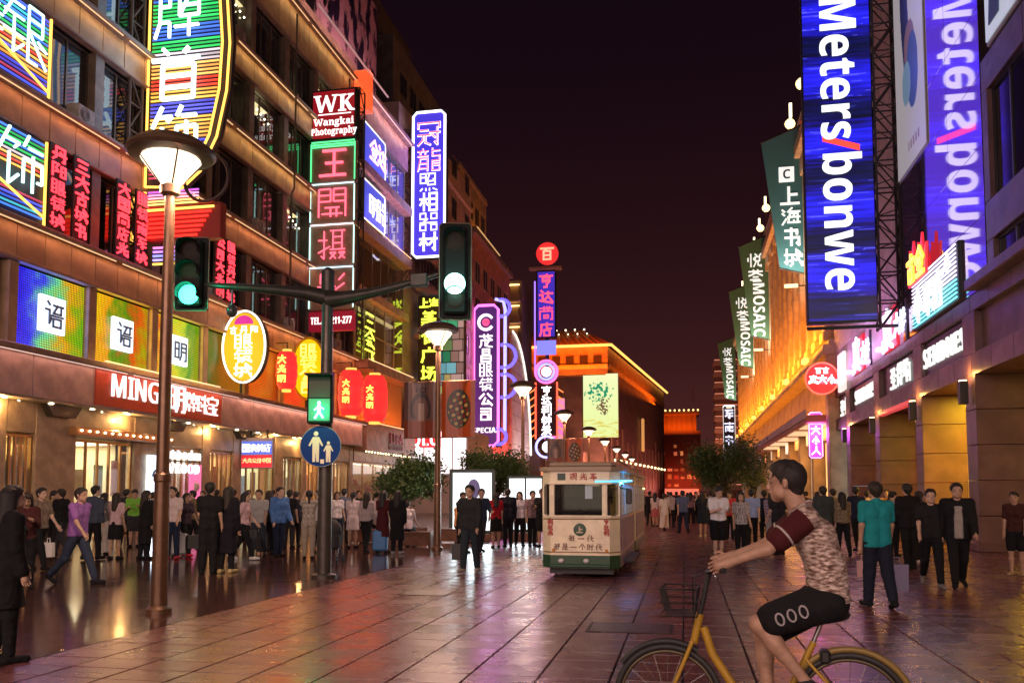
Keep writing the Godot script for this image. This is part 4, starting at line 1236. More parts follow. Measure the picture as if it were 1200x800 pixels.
	for y in 290:
		for x in 160:
			var col := Color(0.93, 0.95, 0.72).lerp(Color(0.88, 0.93, 0.6), float(y) / 290)
			var u := Vector2((x - 70) / 60.0, (y - 80) / 55.0).length() + f.get_noise_2d(x, y) * 0.9
			if u < 0.75 and f.get_noise_2d(x * 1.7 + 90, y * 1.7) > 0.0: col = Color(0.1, 0.55, 0.4)
			var u2 := Vector2((x - 90) / 35.0, (y - 150) / 45.0).length() + f.get_noise_2d(x + 400, y) * 1.1
			if u2 < 0.7 and f.get_noise_2d(x * 2.0, y * 2.0 + 60) > -0.05: col = Color(0.45, 0.35, 0.25)
			if y > 205 and f.get_noise_2d(x * 0.4, y * 3.0) > 0.2: col = Color(0.85, 0.78, 0.35)
			im.set_pixel(x, y, col)
	for j in 3:
		for i in 2:
			var q := Build.new()
			var x0 := -4.1 + i * 4.1
			var y0 := -7.5 + j * 5.0
			q.quad(Vector3(x0, y0, 0), Vector3(x0 + 4.1, y0, 0), Vector3(x0 + 4.1, y0 + 5.0, 0), Vector3(x0, y0 + 5.0, 0))
			for s in 4: q.t[s] = Vector2((q.v[s].x + 4.1) / 8.2, 1.0 - (q.v[s].y + 7.5) / 15.0)
			part("poster_screen", q, poster_mat(im, "giant"), po)
	# end buildings
	var r := thing("domed_terrace_building", "distant terrace building with an amber-lit roof gallery closing the street", "building", Vector3(0, 0, -380))
	bx("wall", Vector3(-11, 0, -14), Vector3(7.0, 29.0, 0), mt(0.24, 0.12, 0.09, 0.7), r)
	bx("gallery", Vector3(-9.5, 29.0, -12), Vector3(5.0, 36.0, -1.5), mt(0.45, 0.24, 0.08, 0.6), r, 0.1)
	for i in 7: bx("gallery_column", Vector3(-9.5 + i * 2.35, 29.0, -1.5), Vector3(-8.9 + i * 2.35, 36.0, -0.9), mt(0.5, 0.28, 0.1), r)
	bx("gallery_roof", Vector3(-10.5, 36.0, -13), Vector3(6.5, 37.4, 0.2), mt(0.5, 0.28, 0.1), r, 0.2)
	for i in 9: part("roof_light", small_ball(0.4), glow(1.0, 0.6, 0.2, 3.0), r, Vector3(-10 + i * 2.0, 38.0, 0))
	bx("flagpole", Vector3(3.8, 37.4, -3), Vector3(4.05, 48, -2.8), mt(0.3, 0.2, 0.15), r)
	area(r, Vector3(-2, 28.6, 3.0), Vector3(0, 1, -0.5).normalized(), 16.0, 0.4, Color(1.0, 0.4, 0.08), 120.0)
	area(r, Vector3(-1, 4.0, 6.0), Vector3(0, 1.0, -0.6).normalized(), 18.0, 0.6, Color(1.0, 0.36, 0.22), 110.0)
	for kk in 6:
		for i in 6:
			if rng.randf() < 0.35: continue
			bx("window_glow", Vector3(-10.2 + i * 2.8, 4.5 + kk * 3.4, 0.02), Vector3(-9.6 + i * 2.8 + rng.randf_range(0.0, 1.6), 5.4 + kk * 3.4 + rng.randf_range(0.0, 1.2), 0.1), glow(1.0, 0.22 + 0.08 * ((i + kk) % 3), 0.1, [0.12, 0.35, 0.06, 0.5, 0.2][(i * 7 + kk * 3) % 5]), r)
	bx("shop_sign_light", Vector3(-10, 1.0, 0.2), Vector3(6, 3.6, 0.4), glow(1.0, 0.2, 0.12, 0.9), r)
	var s := thing("striped_tower", "tall distant tower with pale floor bands beside the hanging banners", "building", Vector3(12.6, 0, -262))
	bx("wall", Vector3(-3.4, 0, -8), Vector3(4.0, 42, 0), mt(0.2, 0.11, 0.09, 0.7), s)
	for kk in 12:
		bx("floor_band", Vector3(-3.7, 2.6 + kk * 3.4, -8.3), Vector3(4.3, 3.9 + kk * 3.4, 0.3), mt(0.5, 0.34, 0.27, 0.6), s, 0.05)
		bx("floor_lamp", Vector3(-3.5, 4.1 + kk * 3.4, 0.05), Vector3(3.8, 4.4 + kk * 3.4, 0.12), glow(1.0, 0.35, 0.2, 0.5), s)
	area(s, Vector3(0, 12.0, 9.0), Vector3(0, 1, -0.4).normalized(), 8.0, 1.0, Color(1.0, 0.6, 0.45), 90.0)
	# stretch of shops on both sides between
	var m := thing("left_shop_row", "distant row of small lit shops under the gold-roof store", "building", Vector3(0, 0, 0))
	for i in 9:
		var z := -130.0 - i * 7.4
		bx("shop_unit", Vector3(-30, 0, z), Vector3(-21.9, 8.5 + (i % 3) * 1.2, z - 7.2), mt(0.35, 0.2, 0.15, 0.6), m, 0.05)
		var cc := [Color(1, 0.6, 0.25), Color(1, 0.35, 0.35), Color(1, 0.8, 0.6)][i % 3] as Color
		bx("shop_window_light", Vector3(-21.88, 0.5, z - 0.7), Vector3(-21.8, 3.4, z - 6.4), glow(cc.r, cc.g, cc.b, 1.2), m)
		bx("shop_sign", Vector3(-21.88, 4.2, z - 0.7), Vector3(-21.7, 5.6, z - 6.4), glow(cc.r, cc.g * 0.5, cc.b * 0.5, 0.9), m)
	var pk := thing("pink_screen", "bright pink screen on the wall beside the watch shop sign", "screen", Vector3(-24.0, 0, -150))
	bx("screen_panel", Vector3(-0.5, 10.5, 0), Vector3(3.2, 15.0, 0.2), glow(1.0, 0.2, 0.55, 0.9), pk, 0.05)
	bx("screen_panel", Vector3(-0.5, 15.05, 0), Vector3(3.2, 18.5, 0.2), glow(1.0, 0.3, 0.55, 0.8), pk, 0.05)
	bx("post", Vector3(1.2, 0, -0.5), Vector3(1.6, 18, -0.02), mt(0.1, 0.1, 0.1), pk)

func poster_mat(im: Image, key: String) -> StandardMaterial3D:
	if not cache.has("poster" + key): cache["poster" + key] = pic_mat(im, 0.95)
	return cache["poster" + key]

# ---------------------------------------------------------------- unseen store front behind the viewer, placed to light faces, backs and the tram
func make_behind() -> void:
	var t := thing("unseen_corner_store", "unseen lit store behind the viewer, placed to light the people and the tram", "building", Vector3(0, 0, 26))
	bx("wall", Vector3(-26, 0, 0.4), Vector3(20, 20, 12), mt(0.3, 0.2, 0.16, 0.6), t)
	for k in 4: bx("cornice", Vector3(-26.2, 4.6 + k * 4.6, 0.0), Vector3(20.2, 5.2 + k * 4.6, 0.5), mt(0.4, 0.28, 0.2, 0.5), t, 0.05)
	for i in 11:
		var x := -25.0 + i * 4.1
		bx("pier", Vector3(x - 0.35, 0, -0.05), Vector3(x + 0.35, 18.0, 0.45), mt(0.38, 0.26, 0.2, 0.5), t, 0.04)
		if i == 10: continue
		bx("shop_window_light", Vector3(x + 0.4, 0.5, 0.3), Vector3(x + 3.7, 3.6, 0.39), glow(1.0, 0.82, 0.6, 1.0), t)
		bx("shop_sign", Vector3(x + 0.4, 3.7, 0.15), Vector3(x + 3.7, 4.5, 0.39), glow([1.0, 0.9, 1.0][i % 3], [0.3, 0.75, 0.6][i % 3], [0.2, 0.7, 0.3][i % 3], 0.9), t)
		for k in 2: bx("upper_window", Vector3(x + 0.5, 5.6 + (k + 1) * 4.6, 0.3), Vector3(x + 3.6, 8.6 + (k + 1) * 4.6, 0.39), mt(0.03, 0.03, 0.035, 0.1), t)
	# screens out of view on the upper storeys, placed to light people and tram
	for k in 3:
		for i in 10:
			var x := -25.0 + i * 4.4
			var c: Color = [Color(1.0, 0.78, 0.62), Color(1.0, 0.7, 0.66), Color(0.95, 0.82, 0.8)][(i + k) % 3]
			bx("unseen_screen", Vector3(x, 5.4 + k * 4.6, -0.3), Vector3(x + 4.1, 9.1 + k * 4.6, -0.15), glow(c.r, c.g, c.b, 0.8), t, 0.03)
	for i in 3: area(t, Vector3(-17.5 + i * 14.5, 12.0, -0.6), Vector3(0, -0.06, -1).normalized(), 14.0, 13.0, Color(1.0, 0.84, 0.8), 270.0)

# ---------------------------------------------------------------- street lamps
func make_street_lamps() -> void:
	var words := ["brown bowl-headed street lamp nearest the camera, beside the striding crowd", "bowl-headed street lamp carrying two hanging banners", "street lamp rising behind the double light box", "street lamp behind the tram roof carrying a small orange banner", "fifth street lamp in the row", "sixth street lamp in the row", "seventh street lamp in the row", "eighth street lamp in the row", "ninth and farthest lamp in the row", "street lamp just behind the viewer", "street lamp farther behind the viewer"]
	var steel := mt(0.2, 0.11, 0.065, 0.38, 0.55, 0.2, 1.5)
	for k in 11:
		var z := -10.41 - 13.15 * k if k < 9 else 2.74 + 13.15 * (k - 9)
		var t := thing("street_lamp", words[k], "street lamp", Vector3(-6.95, 0, z), 0.0, "bowl-headed lamps along the street")
		var p := Build.new()
		p.lathe([Vector2(0.17, 0), Vector2(0.17, 0.06), Vector2(0.11, 0.1), Vector2(0.1, 1.75), Vector2(0.115, 1.77), Vector2(0.115, 1.85), Vector2(0.088, 1.88), Vector2(0.07, 5.72)], Vector3.ZERO, 16)
		part("pole", p, steel, t)
		var c := Build.new()
		c.lathe([Vector2(0.07, 5.7), Vector2(0.13, 5.74), Vector2(0.14, 5.84), Vector2(0.1, 5.87)], Vector3.ZERO, 16)
		part("collar", c, steel, t)
		var l := Build.new()
		l.lathe([Vector2(0.12, 5.86), Vector2(0.4, 6.22), Vector2(0.38, 6.25)], Vector3.ZERO, 20)
		part("lamp_glass", l, glow(1.0, 0.84, 0.6, 1.7), t)
		for i in 4:
			var a := PI / 4 + i * PI / 2
			var r := Build.new()
			r.bar(Vector3(cos(a) * 0.13, 5.86, sin(a) * 0.13), Vector3(cos(a) * 0.42, 6.25, sin(a) * 0.42), 0.012, 5)
			part("lamp_rib", r, steel, t)
		var d := Build.new()
		d.lathe([Vector2(0.4, 6.24), Vector2(0.56, 6.27), Vector2(0.6, 6.31), Vector2(0.58, 6.36), Vector2(0.44, 6.47), Vector2(0.22, 6.54), Vector2(0.0, 6.56)], Vector3.ZERO, 28)
		part("reflector_dish", d, mt(0.16, 0.095, 0.06, 0.4, 0.3, 0.2, 1.5), t)
		for s in [-1, 1]: spot(t, Vector3(s * 0.3, 5.93, 0), Vector3(s * 0.18, -1, 0), 88.0, Color(1.0, 0.8, 0.68), 13.0, 0.18)
		if k in [1, 3]:
			var names := ["grey printed banner with an arch drawing hanging from the lamp", "orange printed banner with an animal drawing hanging from the lamp"]
			for s in 2:
				var x0 := -7.97 if s == 0 else -6.84
				var bn := thing("street_banner", names[s] + (" behind the benches" if k == 1 else " above the tram roof"), "banner", Vector3(x0, 3.2, z), 0.0, "printed banners on the lamp posts")
				var im := Image.create(96, 160, false, Image.FORMAT_RGB8)
				for y in 160:
					for x in 96:
						var q := Color(0.45, 0.33, 0.3) if s == 0 else Color(0.72, 0.3, 0.08)
						var u := Vector2((x - 48) / 34.0, (y - 78) / 55.0)
						if s == 0:
							if y > 110: q = Color(0.55, 0.25, 0.15)
							if absf(u.length() - 0.75) < 0.12 and y < 105: q = Color(0.25, 0.2, 0.22)
							if absf(x - 48) < 9 and y > 60 and y < 112: q = Color(0.66, 0.55, 0.5)
							if y > 15 and y < 30 and (x in range(34, 38) or x in range(44, 62) and (y < 18 or y > 26 or x > 58 or x < 48)): q = Color(0.12, 0.06, 0.08)
						else:
							var nz := sin(x * 0.31 + y * 0.17) + sin(x * 0.13 - y * 0.29)
							if u.length() < 1.0: q = Color(0.2, 0.2, 0.12)
							if u.length() < 0.9 and nz > 0.8: q = Color(0.78, 0.62, 0.35)
							if u.length() < 0.8 and nz < -0.9: q = Color(0.55, 0.1, 0.05)
						im.set_pixel(x, y, q)
				var cl := Build.new()
				for j in 8:
					var za := 0.03 * sin(j * 1.1)
					var zb := 0.03 * sin((j + 1) * 1.1)
					var xa := j / 8.0
					var xb := (j + 1) / 8.0
					cl.quad(Vector3(xa, 0, za), Vector3(xb, 0, zb), Vector3(xb, 1.62, zb), Vector3(xa, 1.62, za))
					var n0 := cl.t.size() - 4
					cl.t[n0] = Vector2(xa, 1); cl.t[n0 + 1] = Vector2(xb, 1); cl.t[n0 + 2] = Vector2(xb, 0); cl.t[n0 + 3] = Vector2(xa, 0)
				part("cloth", cl, pic_mat(im, 0.0), bn)
				for y in [0.0, 1.62]:
					var rod := Build.new()
					rod.bar(Vector3(-0.02 if s == 0 else -0.1, y, 0), Vector3(1.02, y, 0), 0.02, 6)
					part("rod", rod, steel, bn)

# ---------------------------------------------------------------- neon and box signs on the left
func make_left_signs() -> void:
	var black := mt(0.03, 0.028, 0.03, 0.5, 0.3)
	var white := glow(1.0, 0.98, 0.95, 1.3)
	# photographer's tower sign
	var t := thing("photography_sign", "tall tower sign in stacked panels with red characters over the tan store", "sign", Vector3(-20.5, 0, -47.0))
	var cage := Build.new()
	truss(cage, Vector3(-1.5, 10.6, -1.3), Vector3(1.45, 26.2, -0.45), 1.6, 0.035)
	part("sign_lattice", cage, mt(0.06, 0.05, 0.045, 0.6, 0.4), t)
	bx("sign_case", Vector3(-1.5, 22.85, -0.4), Vector3(1.45, 26.05, -0.02), black, t, 0.03)
	bx("sign_face", Vector3(-1.36, 23.0, -0.01), Vector3(1.3, 25.9, 0.02), glow(0.42, 0.01, 0.02, 0.5), t)
	latin(t, "WK", Vector3(0.0, 25.1, 0.03), 1.05, white, true, 0.05, 1.0, "sign_lettering", true)
	latin(t, "Wangkai", Vector3(0.0, 23.98, 0.03), 0.42, white, true, 0.04, 1.0, "sign_lettering", true)
	latin(t, "Photography", Vector3(0.0, 23.4, 0.03), 0.4, white, true, 0.04, 0.82, "sign_lettering", true)
	bx("sign_rule", Vector3(-1.0, 24.42, 0.02), Vector3(1.1, 24.48, 0.05), white, t)
	var tanm := mt(0.34, 0.25, 0.17, 0.55, 0.0, 0.25, 0.6)
	var rosy := glow(1.0, 0.13, 0.2, 1.7)
	var ys := [[20.25, 22.75], [17.75, 20.15], [15.15, 17.65], [12.5, 15.05]]
	for i in 4:
		bx("sign_panel", Vector3(-1.45, ys[i][0], -0.4), Vector3(1.4, ys[i][1], -0.02), tanm, t, 0.03)
		part("sign_character", glyph("王開摄影"[i], 1.7, 0.17, 0.1, true), rosy, t, Vector3(0, (ys[i][0] + ys[i][1]) / 2, 0.1))
		var col := [glow(0.1, 0.9, 0.3, 1.6), glow(0.6, 0.9, 1.0, 1.6), glow(1.0, 0.9, 1.0, 1.8), glow(0.6, 0.85, 1.0, 1.6)][i] as Material
		for s in [-1, 1]:
			var nb := Build.new()
			nb.bar(Vector3(s * 1.4 - 0.02, ys[i][0] + 0.1, 0.04), Vector3(s * 1.4 - 0.02, ys[i][1] - 0.1, 0.04), 0.035, 6)
			part("neon_tube", nb, glow(0.55, 0.95, 0.9, 1.8) if i else col, t)
		for dy in ([0.0, 0.16, 0.3] if i == 0 else [0.0]):
			var nh := Build.new()
			nh.bar(Vector3(-1.4, ys[i][1] - dy, 0.04), Vector3(1.36, ys[i][1] - dy, 0.04), 0.04, 6)
			part("neon_tube", nh, col, t)
	bx("sign_face", Vector3(-1.45, 11.25, -0.4), Vector3(1.4, 12.4, -0.02), glow(0.35, 0.01, 0.03, 0.5), t, 0.03)
	latin(t, "TEL.40  211-277", Vector3(0, 11.85, 0.0), 0.42, white, true, 0.03, 0.62)
	# jewellery neon tower
	var j := thing("jewellery_neon_sign", "gourd-shaped rainbow neon sign with white characters above the near lamp", "neon sign", Vector3(-22.0, 0, -31.0))
	var out := PackedVector2Array([Vector2(0.15, 24.6), Vector2(0.15, 14.3), Vector2(1.9, 14.2), Vector2(2.75, 14.9), Vector2(3.45, 16.3), Vector2(3.85, 18.2), Vector2(3.95, 20.2), Vector2(3.8, 22.0), Vector2(3.5, 24.6)])
	var back := Build.new()
	back.prism(out, -0.35, -0.12)
	part("sign_back", back, mt(0.035, 0.03, 0.05, 0.5, 0.2), j)
	var edge := Build.new()
	var e2 := Build.new()
	var ep := []
	var ep2 := []
	for i in range(1, out.size()):
		ep.append(Vector3(out[i].x - (0.42 if i > 1 else 0.0), out[i].y, 0.02))
		ep2.append(Vector3(out[i].x - (0.08 if i > 1 else 0.0), out[i].y - (0.1 if i > 1 else 0.0), 0.02))
	edge.tube(ep, 0.05, 6)
	edge.tube([Vector3(0.15, 24.6, 0.02), Vector3(0.15, 14.3, 0.02)], 0.05, 6)
	e2.tube(ep2.slice(1), 0.05, 6)
	part("neon_tube", edge, glow(1.0, 0.5, 0.08, 2.2), j)
	part("neon_tube", e2, glow(1.0, 0.5, 0.08, 2.2), j)
	var cols := [Color(0.06, 0.1, 0.9), Color(0.05, 0.15, 0.95), Color(0.05, 0.5, 0.6), Color(0.05, 0.2, 0.9), Color(0.02, 0.5, 0.1), Color(0.03, 0.6, 0.12), Color(0.05, 0.15, 0.7), Color(0.03, 0.6, 0.12), Color(0.6, 0.5, 0.55), Color(1.0, 0.45, 0.1), Color(1.0, 0.06, 0.03), Color(1.0, 0.5, 0.08), Color(0.1, 0.1, 0.8), Color(1.0, 0.5, 0.08), Color(0.9, 0.35, 0.05), Color(0.05, 0.06, 0.7), Color(0.1, 0.08, 0.75), Color(0.5, 0.05, 0.1)]
	var n := 60
	for i in n:
		var y := 24.4 - i * (9.9 / n)
		var x1 := 0.3
		for q in out.size() - 1:
			var a := out[q]
			var b := out[q + 1]
			if a.x > 1.0 and (a.y - y) * (b.y - y) <= 0 and absf(a.y - b.y) > 0.01: x1 = lerpf(a.x, b.x, (y - a.y) / (b.y - a.y)) - 0.55
		if x1 < 0.6: continue
		var nb := Build.new()
		nb.bar(Vector3(0.28, y, -0.03), Vector3(x1, y, -0.03), 0.042, 5)
		var c: Color = cols[int(float(i) / n * cols.size())]
		part("neon_tube", nb, glow(c.r, c.g, c.b, [1.5, 0.8, 1.15][i % 3]), j)
	for i in 3: part("neon_character", glyph("牌首饰"[i], [2.0, 2.15, 2.0][i], 0.24, 0.0, true), glow(0.8, 1.0, 0.98, 1.9), j, Vector3(1.55, [21.5, 18.95, 16.55][i], 0.22))
	# its base: loops and red box
	bx("sign_base", Vector3(0.2, 12.0, -0.5), Vector3(3.6, 13.5, -0.05), mt(0.25, 0.03, 0.02, 0.5), j, 0.04)
	for i in 7:
		var nb := Build.new()
		nb.bar(Vector3(0.25, 13.3 - i * 0.19, 0.0), Vector3(3.3 - i * 0.12, 13.3 - i * 0.19, 0.0), 0.055, 5)
		part("neon_tube", nb, glow(1.0, 0.03, 0.02, 1.6) if i else glow(1.0, 0.55, 0.1, 2.0), j)
	for i in 5:
		var nb := Build.new()
		nb.bar(Vector3(0.6, 11.7 - i * 0.17, 0.0), Vector3(2.0, 11.7 - i * 0.17, 0.0), 0.05, 5)
		var c: Color = [Color(0.7, 0.2, 0.6), Color(0.4, 0.2, 0.9), Color(0.2, 0.25, 1.0), Color(0.3, 0.3, 1.0), Color(1.0, 0.6, 0.1)][i]
		part("neon_tube", nb, glow(c.r, c.g, c.b, 1.8), j)
	for i in 5:
		var nb := Build.new()
		nb.bar(Vector3(0.3, 14.05 - i * 0.13, 0.0), Vector3(2.6, 14.05 - i * 0.13, 0.0), 0.04, 5)
		var c: Color = [Color(0.5, 0.1, 0.6), Color(0.8, 0.3, 0.7), Color(1.0, 0.4, 0.5), Color(1.0, 0.6, 0.2), Color(0.8, 0.8, 0.2)][i]
		part("neon_tube", nb, glow(c.r, c.g, c.b, 1.5), j)
	for rr in [0.85, 1.0]:
		var lp := Build.new()
		var pts := []
		for i in 15:
			var a := PI * 0.45 + i / 14.0 * PI * 1.1
			pts.append(Vector3(0.1 + cos(a) * rr * 0.75, 12.9 + sin(a) * rr * 1.15, 0.03))
		lp.tube(pts, 0.045, 6)
		part("neon_tube", lp, glow(1.0, 0.5, 0.08, 2.2), j)
	var rg := Build.new()
	var rp := []
	for i in 32: rp.append(Vector3(3.15 + cos(TAU * i / 32) * 0.98, 14.35 + sin(TAU * i / 32) * 0.98, 0.35))
	rg.tube(rp, 0.07, 6, true)
	part("ring", rg, mt(0.06, 0.045, 0.04, 0.4, 0.5), j)
	var lat := Build.new()
	truss(lat, Vector3(-0.95, 9.5, 0.2), Vector3(0.0, 26.0, 1.0), 1.15, 0.05)
	part("sign_lattice", lat, mt(0.11, 0.075, 0.06, 0.6, 0.3), j)
	area(j, Vector3(2.0, 18.5, 0.4), Vector3.BACK, 3.0, 8.0, Color(0.55, 0.75, 1.0), 8.0)
	area(j, Vector3(2.0, 12.8, 0.3), Vector3.BACK, 3.0, 1.4, Color(1.0, 0.12, 0.06), 4.0)
	# rainbow neon panels on the facade at the picture's left edge
	for k in 2:
		var y0: float = [15.4, 10.95][k]
		var p := thing("facade_neon_panel", ["upper rainbow neon panel at the picture's top left edge", "lower rainbow neon panel on the tan store's second floor"][k], "neon sign", Vector3(-21.75, 0, -23.0), PI / 2, "rainbow neon panels on the tan store")
		bx("sign_back", Vector3(-1.5, y0, -0.2), Vector3(2.35, y0 + 2.9, -0.08), mt(0.05, 0.05, 0.06, 0.5), p)
		for i in 19:
			var y := y0 + 2.75 - i * 0.145
			if k == 1 and i > 8 and i < 14: continue
			var c: Color = cols[(i + k * 3) % cols.size()]
			var nb := Build.new()
			nb.bar(Vector3(-1.4, y, -0.02), Vector3(2.2, y, -0.02), 0.036, 5)
			part("neon_tube", nb, glow(c.r, c.g, c.b, [1.3, 0.7, 1.0][i % 3]), p)
		part("neon_character", glyph("银" if k == 0 else "饰", 1.9, 0.15, 0.0, true), glow(0.55, 1.0, 0.98, 1.9), p, Vector3(1.0, y0 + 1.75, 0.16))
		part("neon_character", glyph("楼" if k == 0 else "首", 1.4, 0.12, 0.0, true), glow(0.55, 1.0, 0.98, 1.7), p, Vector3(-0.7, y0 + 1.5, 0.16))
		var ob := Build.new()
		ob.bar(Vector3(2.3, y0 - 0.1, 0.0), Vector3(2.3, y0 + 2.9, 0.0), 0.05, 6)
		ob.bar(Vector3(-1.0, y0 + 1.3, 0.05), Vector3(2.2, y0 + 0.2, 0.05), 0.045, 6)
		part("neon_tube", ob, glow(1.0, 0.5, 0.08, 2.0), p)
	# red dot-matrix character columns on the facade
	var red := glow(1.0, 0.04, 0.06, 2.4)
	var cols_z := [[-25.9, "丹阳眼镜城", "left of the pair beside the rainbow panel"], [-27.1, "三大古城书", "right of the pair beside the rainbow panel"], [-29.5, "大国商店光", "beside the neon tower's lattice"], [-30.7, "眼镜南东城", "under the neon tower"], [-36.7, "公司大光明", "left of the pair behind the green traffic light"], [-37.7, "眼镜丹阳城", "right of the pair behind the green traffic light"]]
	for i in cols_z.size():
		var q: Array = cols_z[i]
		var p := thing("red_character_sign", "column of glowing red characters, " + q[2], "sign", Vector3(-21.72, 0, q[0]), PI / 2, "red character columns on the tan store")
		bx("sign_back", Vector3(-0.42, 10.9, -0.12), Vector3(0.42, 14.0, -0.03), black, p, 0.02)
		write(p, q[1], Vector3(0, 13.65, -0.02), Vector3(0, -0.6, 0), 0.46, 0.075, red, false, 0.05, "sign_character", 1.35)
		area(p, Vector3(0, 12.4, 0.12), Vector3.BACK, 0.8, 2.8, Color(1.0, 0.1, 0.1), 0.8)
	# red fascia sign of the jewellers
	var ms := thing("red_fascia_sign", "long orange-red fascia sign with white lettering over the jewellery shop", "sign", Vector3(-21.18, 5.53, -31.8), PI / 2)
	bx("sign_face", Vector3(-4.35, -0.68, -0.1), Vector3(4.35, 0.68, 0.03), mt(0.5, 0.055, 0.02, 0.45, 0.0, 0.15, 0.8), ms, 0.02)
	latin(ms, "MING", Vector3(-2.05, 0.13, 0.07), 0.85, white, false, 0.06, 1.0)
	part("sign_character", glyph("明", 1.15, 0.13, 0.06, false, 0.9), white, ms, Vector3(0.72, 0.12, 0.05))
	write(ms, "牌珠宝", Vector3(1.75, 0.05, 0.05), Vector3(0.88, 0, 0), 0.78, 0.075, white)
	area(ms, Vector3(0, 1.2, 0.8), Vector3(0, -1, -0.6).normalized(), 8.0, 0.1, Color(1.0, 0.75, 0.5), 6.0)
	bx("picture_light", Vector3(-4.0, 0.95, 0.1), Vector3(4.0, 1.0, 0.16), glow(1.0, 0.7, 0.4, 0.8), ms)
	# blue and red hanging box sign under the canopy
	var hb := thing("hanging_box_sign", "small blue and red box sign hanging under the canopy", "sign", Vector3(-21.0, 3.6, -39.4))
	bx("sign_case", Vector3(-0.95, -0.75, -0.25), Vector3(0.8, 0.8, -0.02), mt(0.5, 0.45, 0.45, 0.4), hb, 0.03)
	bx("sign_face", Vector3(-0.9, -0.05, -0.01), Vector3(0.75, 0.62, 0.01), glow(0.08, 0.14, 0.6, 1.0), hb)
	bx("sign_face", Vector3(-0.9, -0.7, -0.01), Vector3(0.75, -0.08, 0.01), glow(0.65, 0.02, 0.04, 0.9), hb)
	write(hb, "国表钟店", Vector3(-0.65, 0.28, 0.02), Vector3(0.39, 0, 0), 0.36, 0.055, white, false, 0.02)
	write(hb, "大光公司中国", Vector3(-0.7, -0.35, 0.02), Vector3(0.26, 0, 0), 0.22, 0.035, glow(1.0, 0.5, 0.2, 1.5), false, 0.02)
	bx("hanger", Vector3(-0.5, 0.8, -0.15), Vector3(-0.42, 1.2, -0.08), black, hb)
	bx("hanger", Vector3(0.4, 0.8, -0.15), Vector3(0.48, 1.2, -0.08), black, hb)
	# white shop lettering and pink poster behind
	var pp := thing("pink_poster", "pink shop-window poster under white lettering on the canopy shops", "poster", Vector3(-22.0, 1.9, -35.4), PI / 2)
	bx("poster_light", Vector3(-0.5, -1.1, 0.02), Vector3(0.45, 1.0, 0.08), glow(0.95, 0.18, 0.42, 0.8), pp, 0.02)
	part("figure_print", small_ball(0.24), mt(0.7, 0.6, 0.55), pp, Vector3(0, 0.0, 0.0))
	var wl := thing("window_lettering", "white lit shop name over the pink poster", "sign", Vector3(-21.9, 3.3, -34.4), PI / 2)
	bx("sign_rail", Vector3(-1.2, -0.3, -0.05), Vector3(1.3, -0.26, 0.0), black, wl)
	latin(wl, "moodm", Vector3(0, 0.0, 0.03), 0.42, white, true, 0.05, 1.2)
	latin(wl, "VKOOD", Vector3(0, -0.62, 0.03), 0.42, white, true, 0.05, 1.2)
	var wp := thing("white_lightbox", "tall white light box with a small arc motif beside the jewellers' door", "light box", Vector3(-21.95, 0.3, -32.3), PI / 2)
	bx("lightbox_face", Vector3(-0.6, 0.0, 0.0), Vector3(0.6, 2.9, 0.12), glow(0.75, 0.86, 1.0, 1.6), wp, 0.03)
	var arc := Build.new()
	var ap := []
	for i in 10: ap.append(Vector3(cos(PI * i / 9.0) * 0.3, 2.0 + sin(PI * i / 9.0) * 0.28, 0.13))
	arc.tube(ap, 0.05, 6)
	part("arc_motif", arc, mt(0.05, 0.12, 0.25), wp)
	area(wp, Vector3(0, 1.45, 0.2), Vector3.BACK, 1.1, 2.7, Color(0.85, 0.92, 1.0), 5.0)
	# oval opticians' signs
	oval_sign("yellow oval optician sign with white characters over the green door post", Vector3(-20.9, 8.7, -37.6), 1.12, 1.75, glow(1.0, 0.5, 0.02, 0.75), "眼镜城", true)
	oval_sign("plain bright yellow oval sign left of the traffic pole", Vector3(-21.1, 8.75, -45.3), 1.05, 1.8, glow(1.0, 0.55, 0.0, 0.85), "眼镜公司", false)
	# red lantern signs
	for i in 3:
		var l := thing("red_lantern_sign", ["red ribbed lantern sign hidden partly by the traffic pole", "red ribbed lantern sign with gold characters right of the traffic pole", "small red lantern between the yellow oval signs"][i], "lantern", [Vector3(-20.9, 8.0, -51.2), Vector3(-19.75, 7.75, -52.4), Vector3(-21.3, 8.3, -43.0)][i], 0.0, "red lanterns on the second building")
		var rx: float = [0.85, 0.88, 0.6][i]
		var pr := []
		for q in 13:
			var a := -PI / 2 + q / 12.0 * PI
			pr.append(Vector2(rx * (0.35 + 0.65 * pow(cos(a), 0.6)) * (1.0 if q % 2 else 0.95), sin(a) * rx * 1.75))
		var lb := Build.new()
		lb.lathe(pr, Vector3.ZERO, 20)
		part("lantern_body", lb, glow(1.0, 0.03, 0.03, 0.85), l)
		for s in [-1, 1]:
			var cp := Build.new()
			cp.lathe([Vector2(rx * 0.42, s * rx * 1.75 - 0.12), Vector2(rx * 0.42, s * rx * 1.75 + 0.12)], Vector3.ZERO, 14)
			part("lantern_cap", cp, glow(1.0, 0.55, 0.1, 1.2), l)
		write(l, "大光明", Vector3(0, 0.55, rx * 0.98), Vector3(0, -0.52, 0), 0.4, 0.08, glow(1.0, 0.6, 0.1, 2.0))
		var hk := Build.new()
		hk.bar(Vector3(0, rx * 1.75, 0), Vector3(0, rx * 1.75 + 0.5, 0), 0.03, 6)
		hk.bar(Vector3(0, rx * 1.75 + 0.5, 0), Vector3(-2.0, rx * 1.75 + 0.5, 0), 0.03, 6)
		part("hook", hk, black, l)
		omni(l, Vector3(0.4, 0, rx + 0.4), Color(1.0, 0.15, 0.08), 0.8, 0.3)
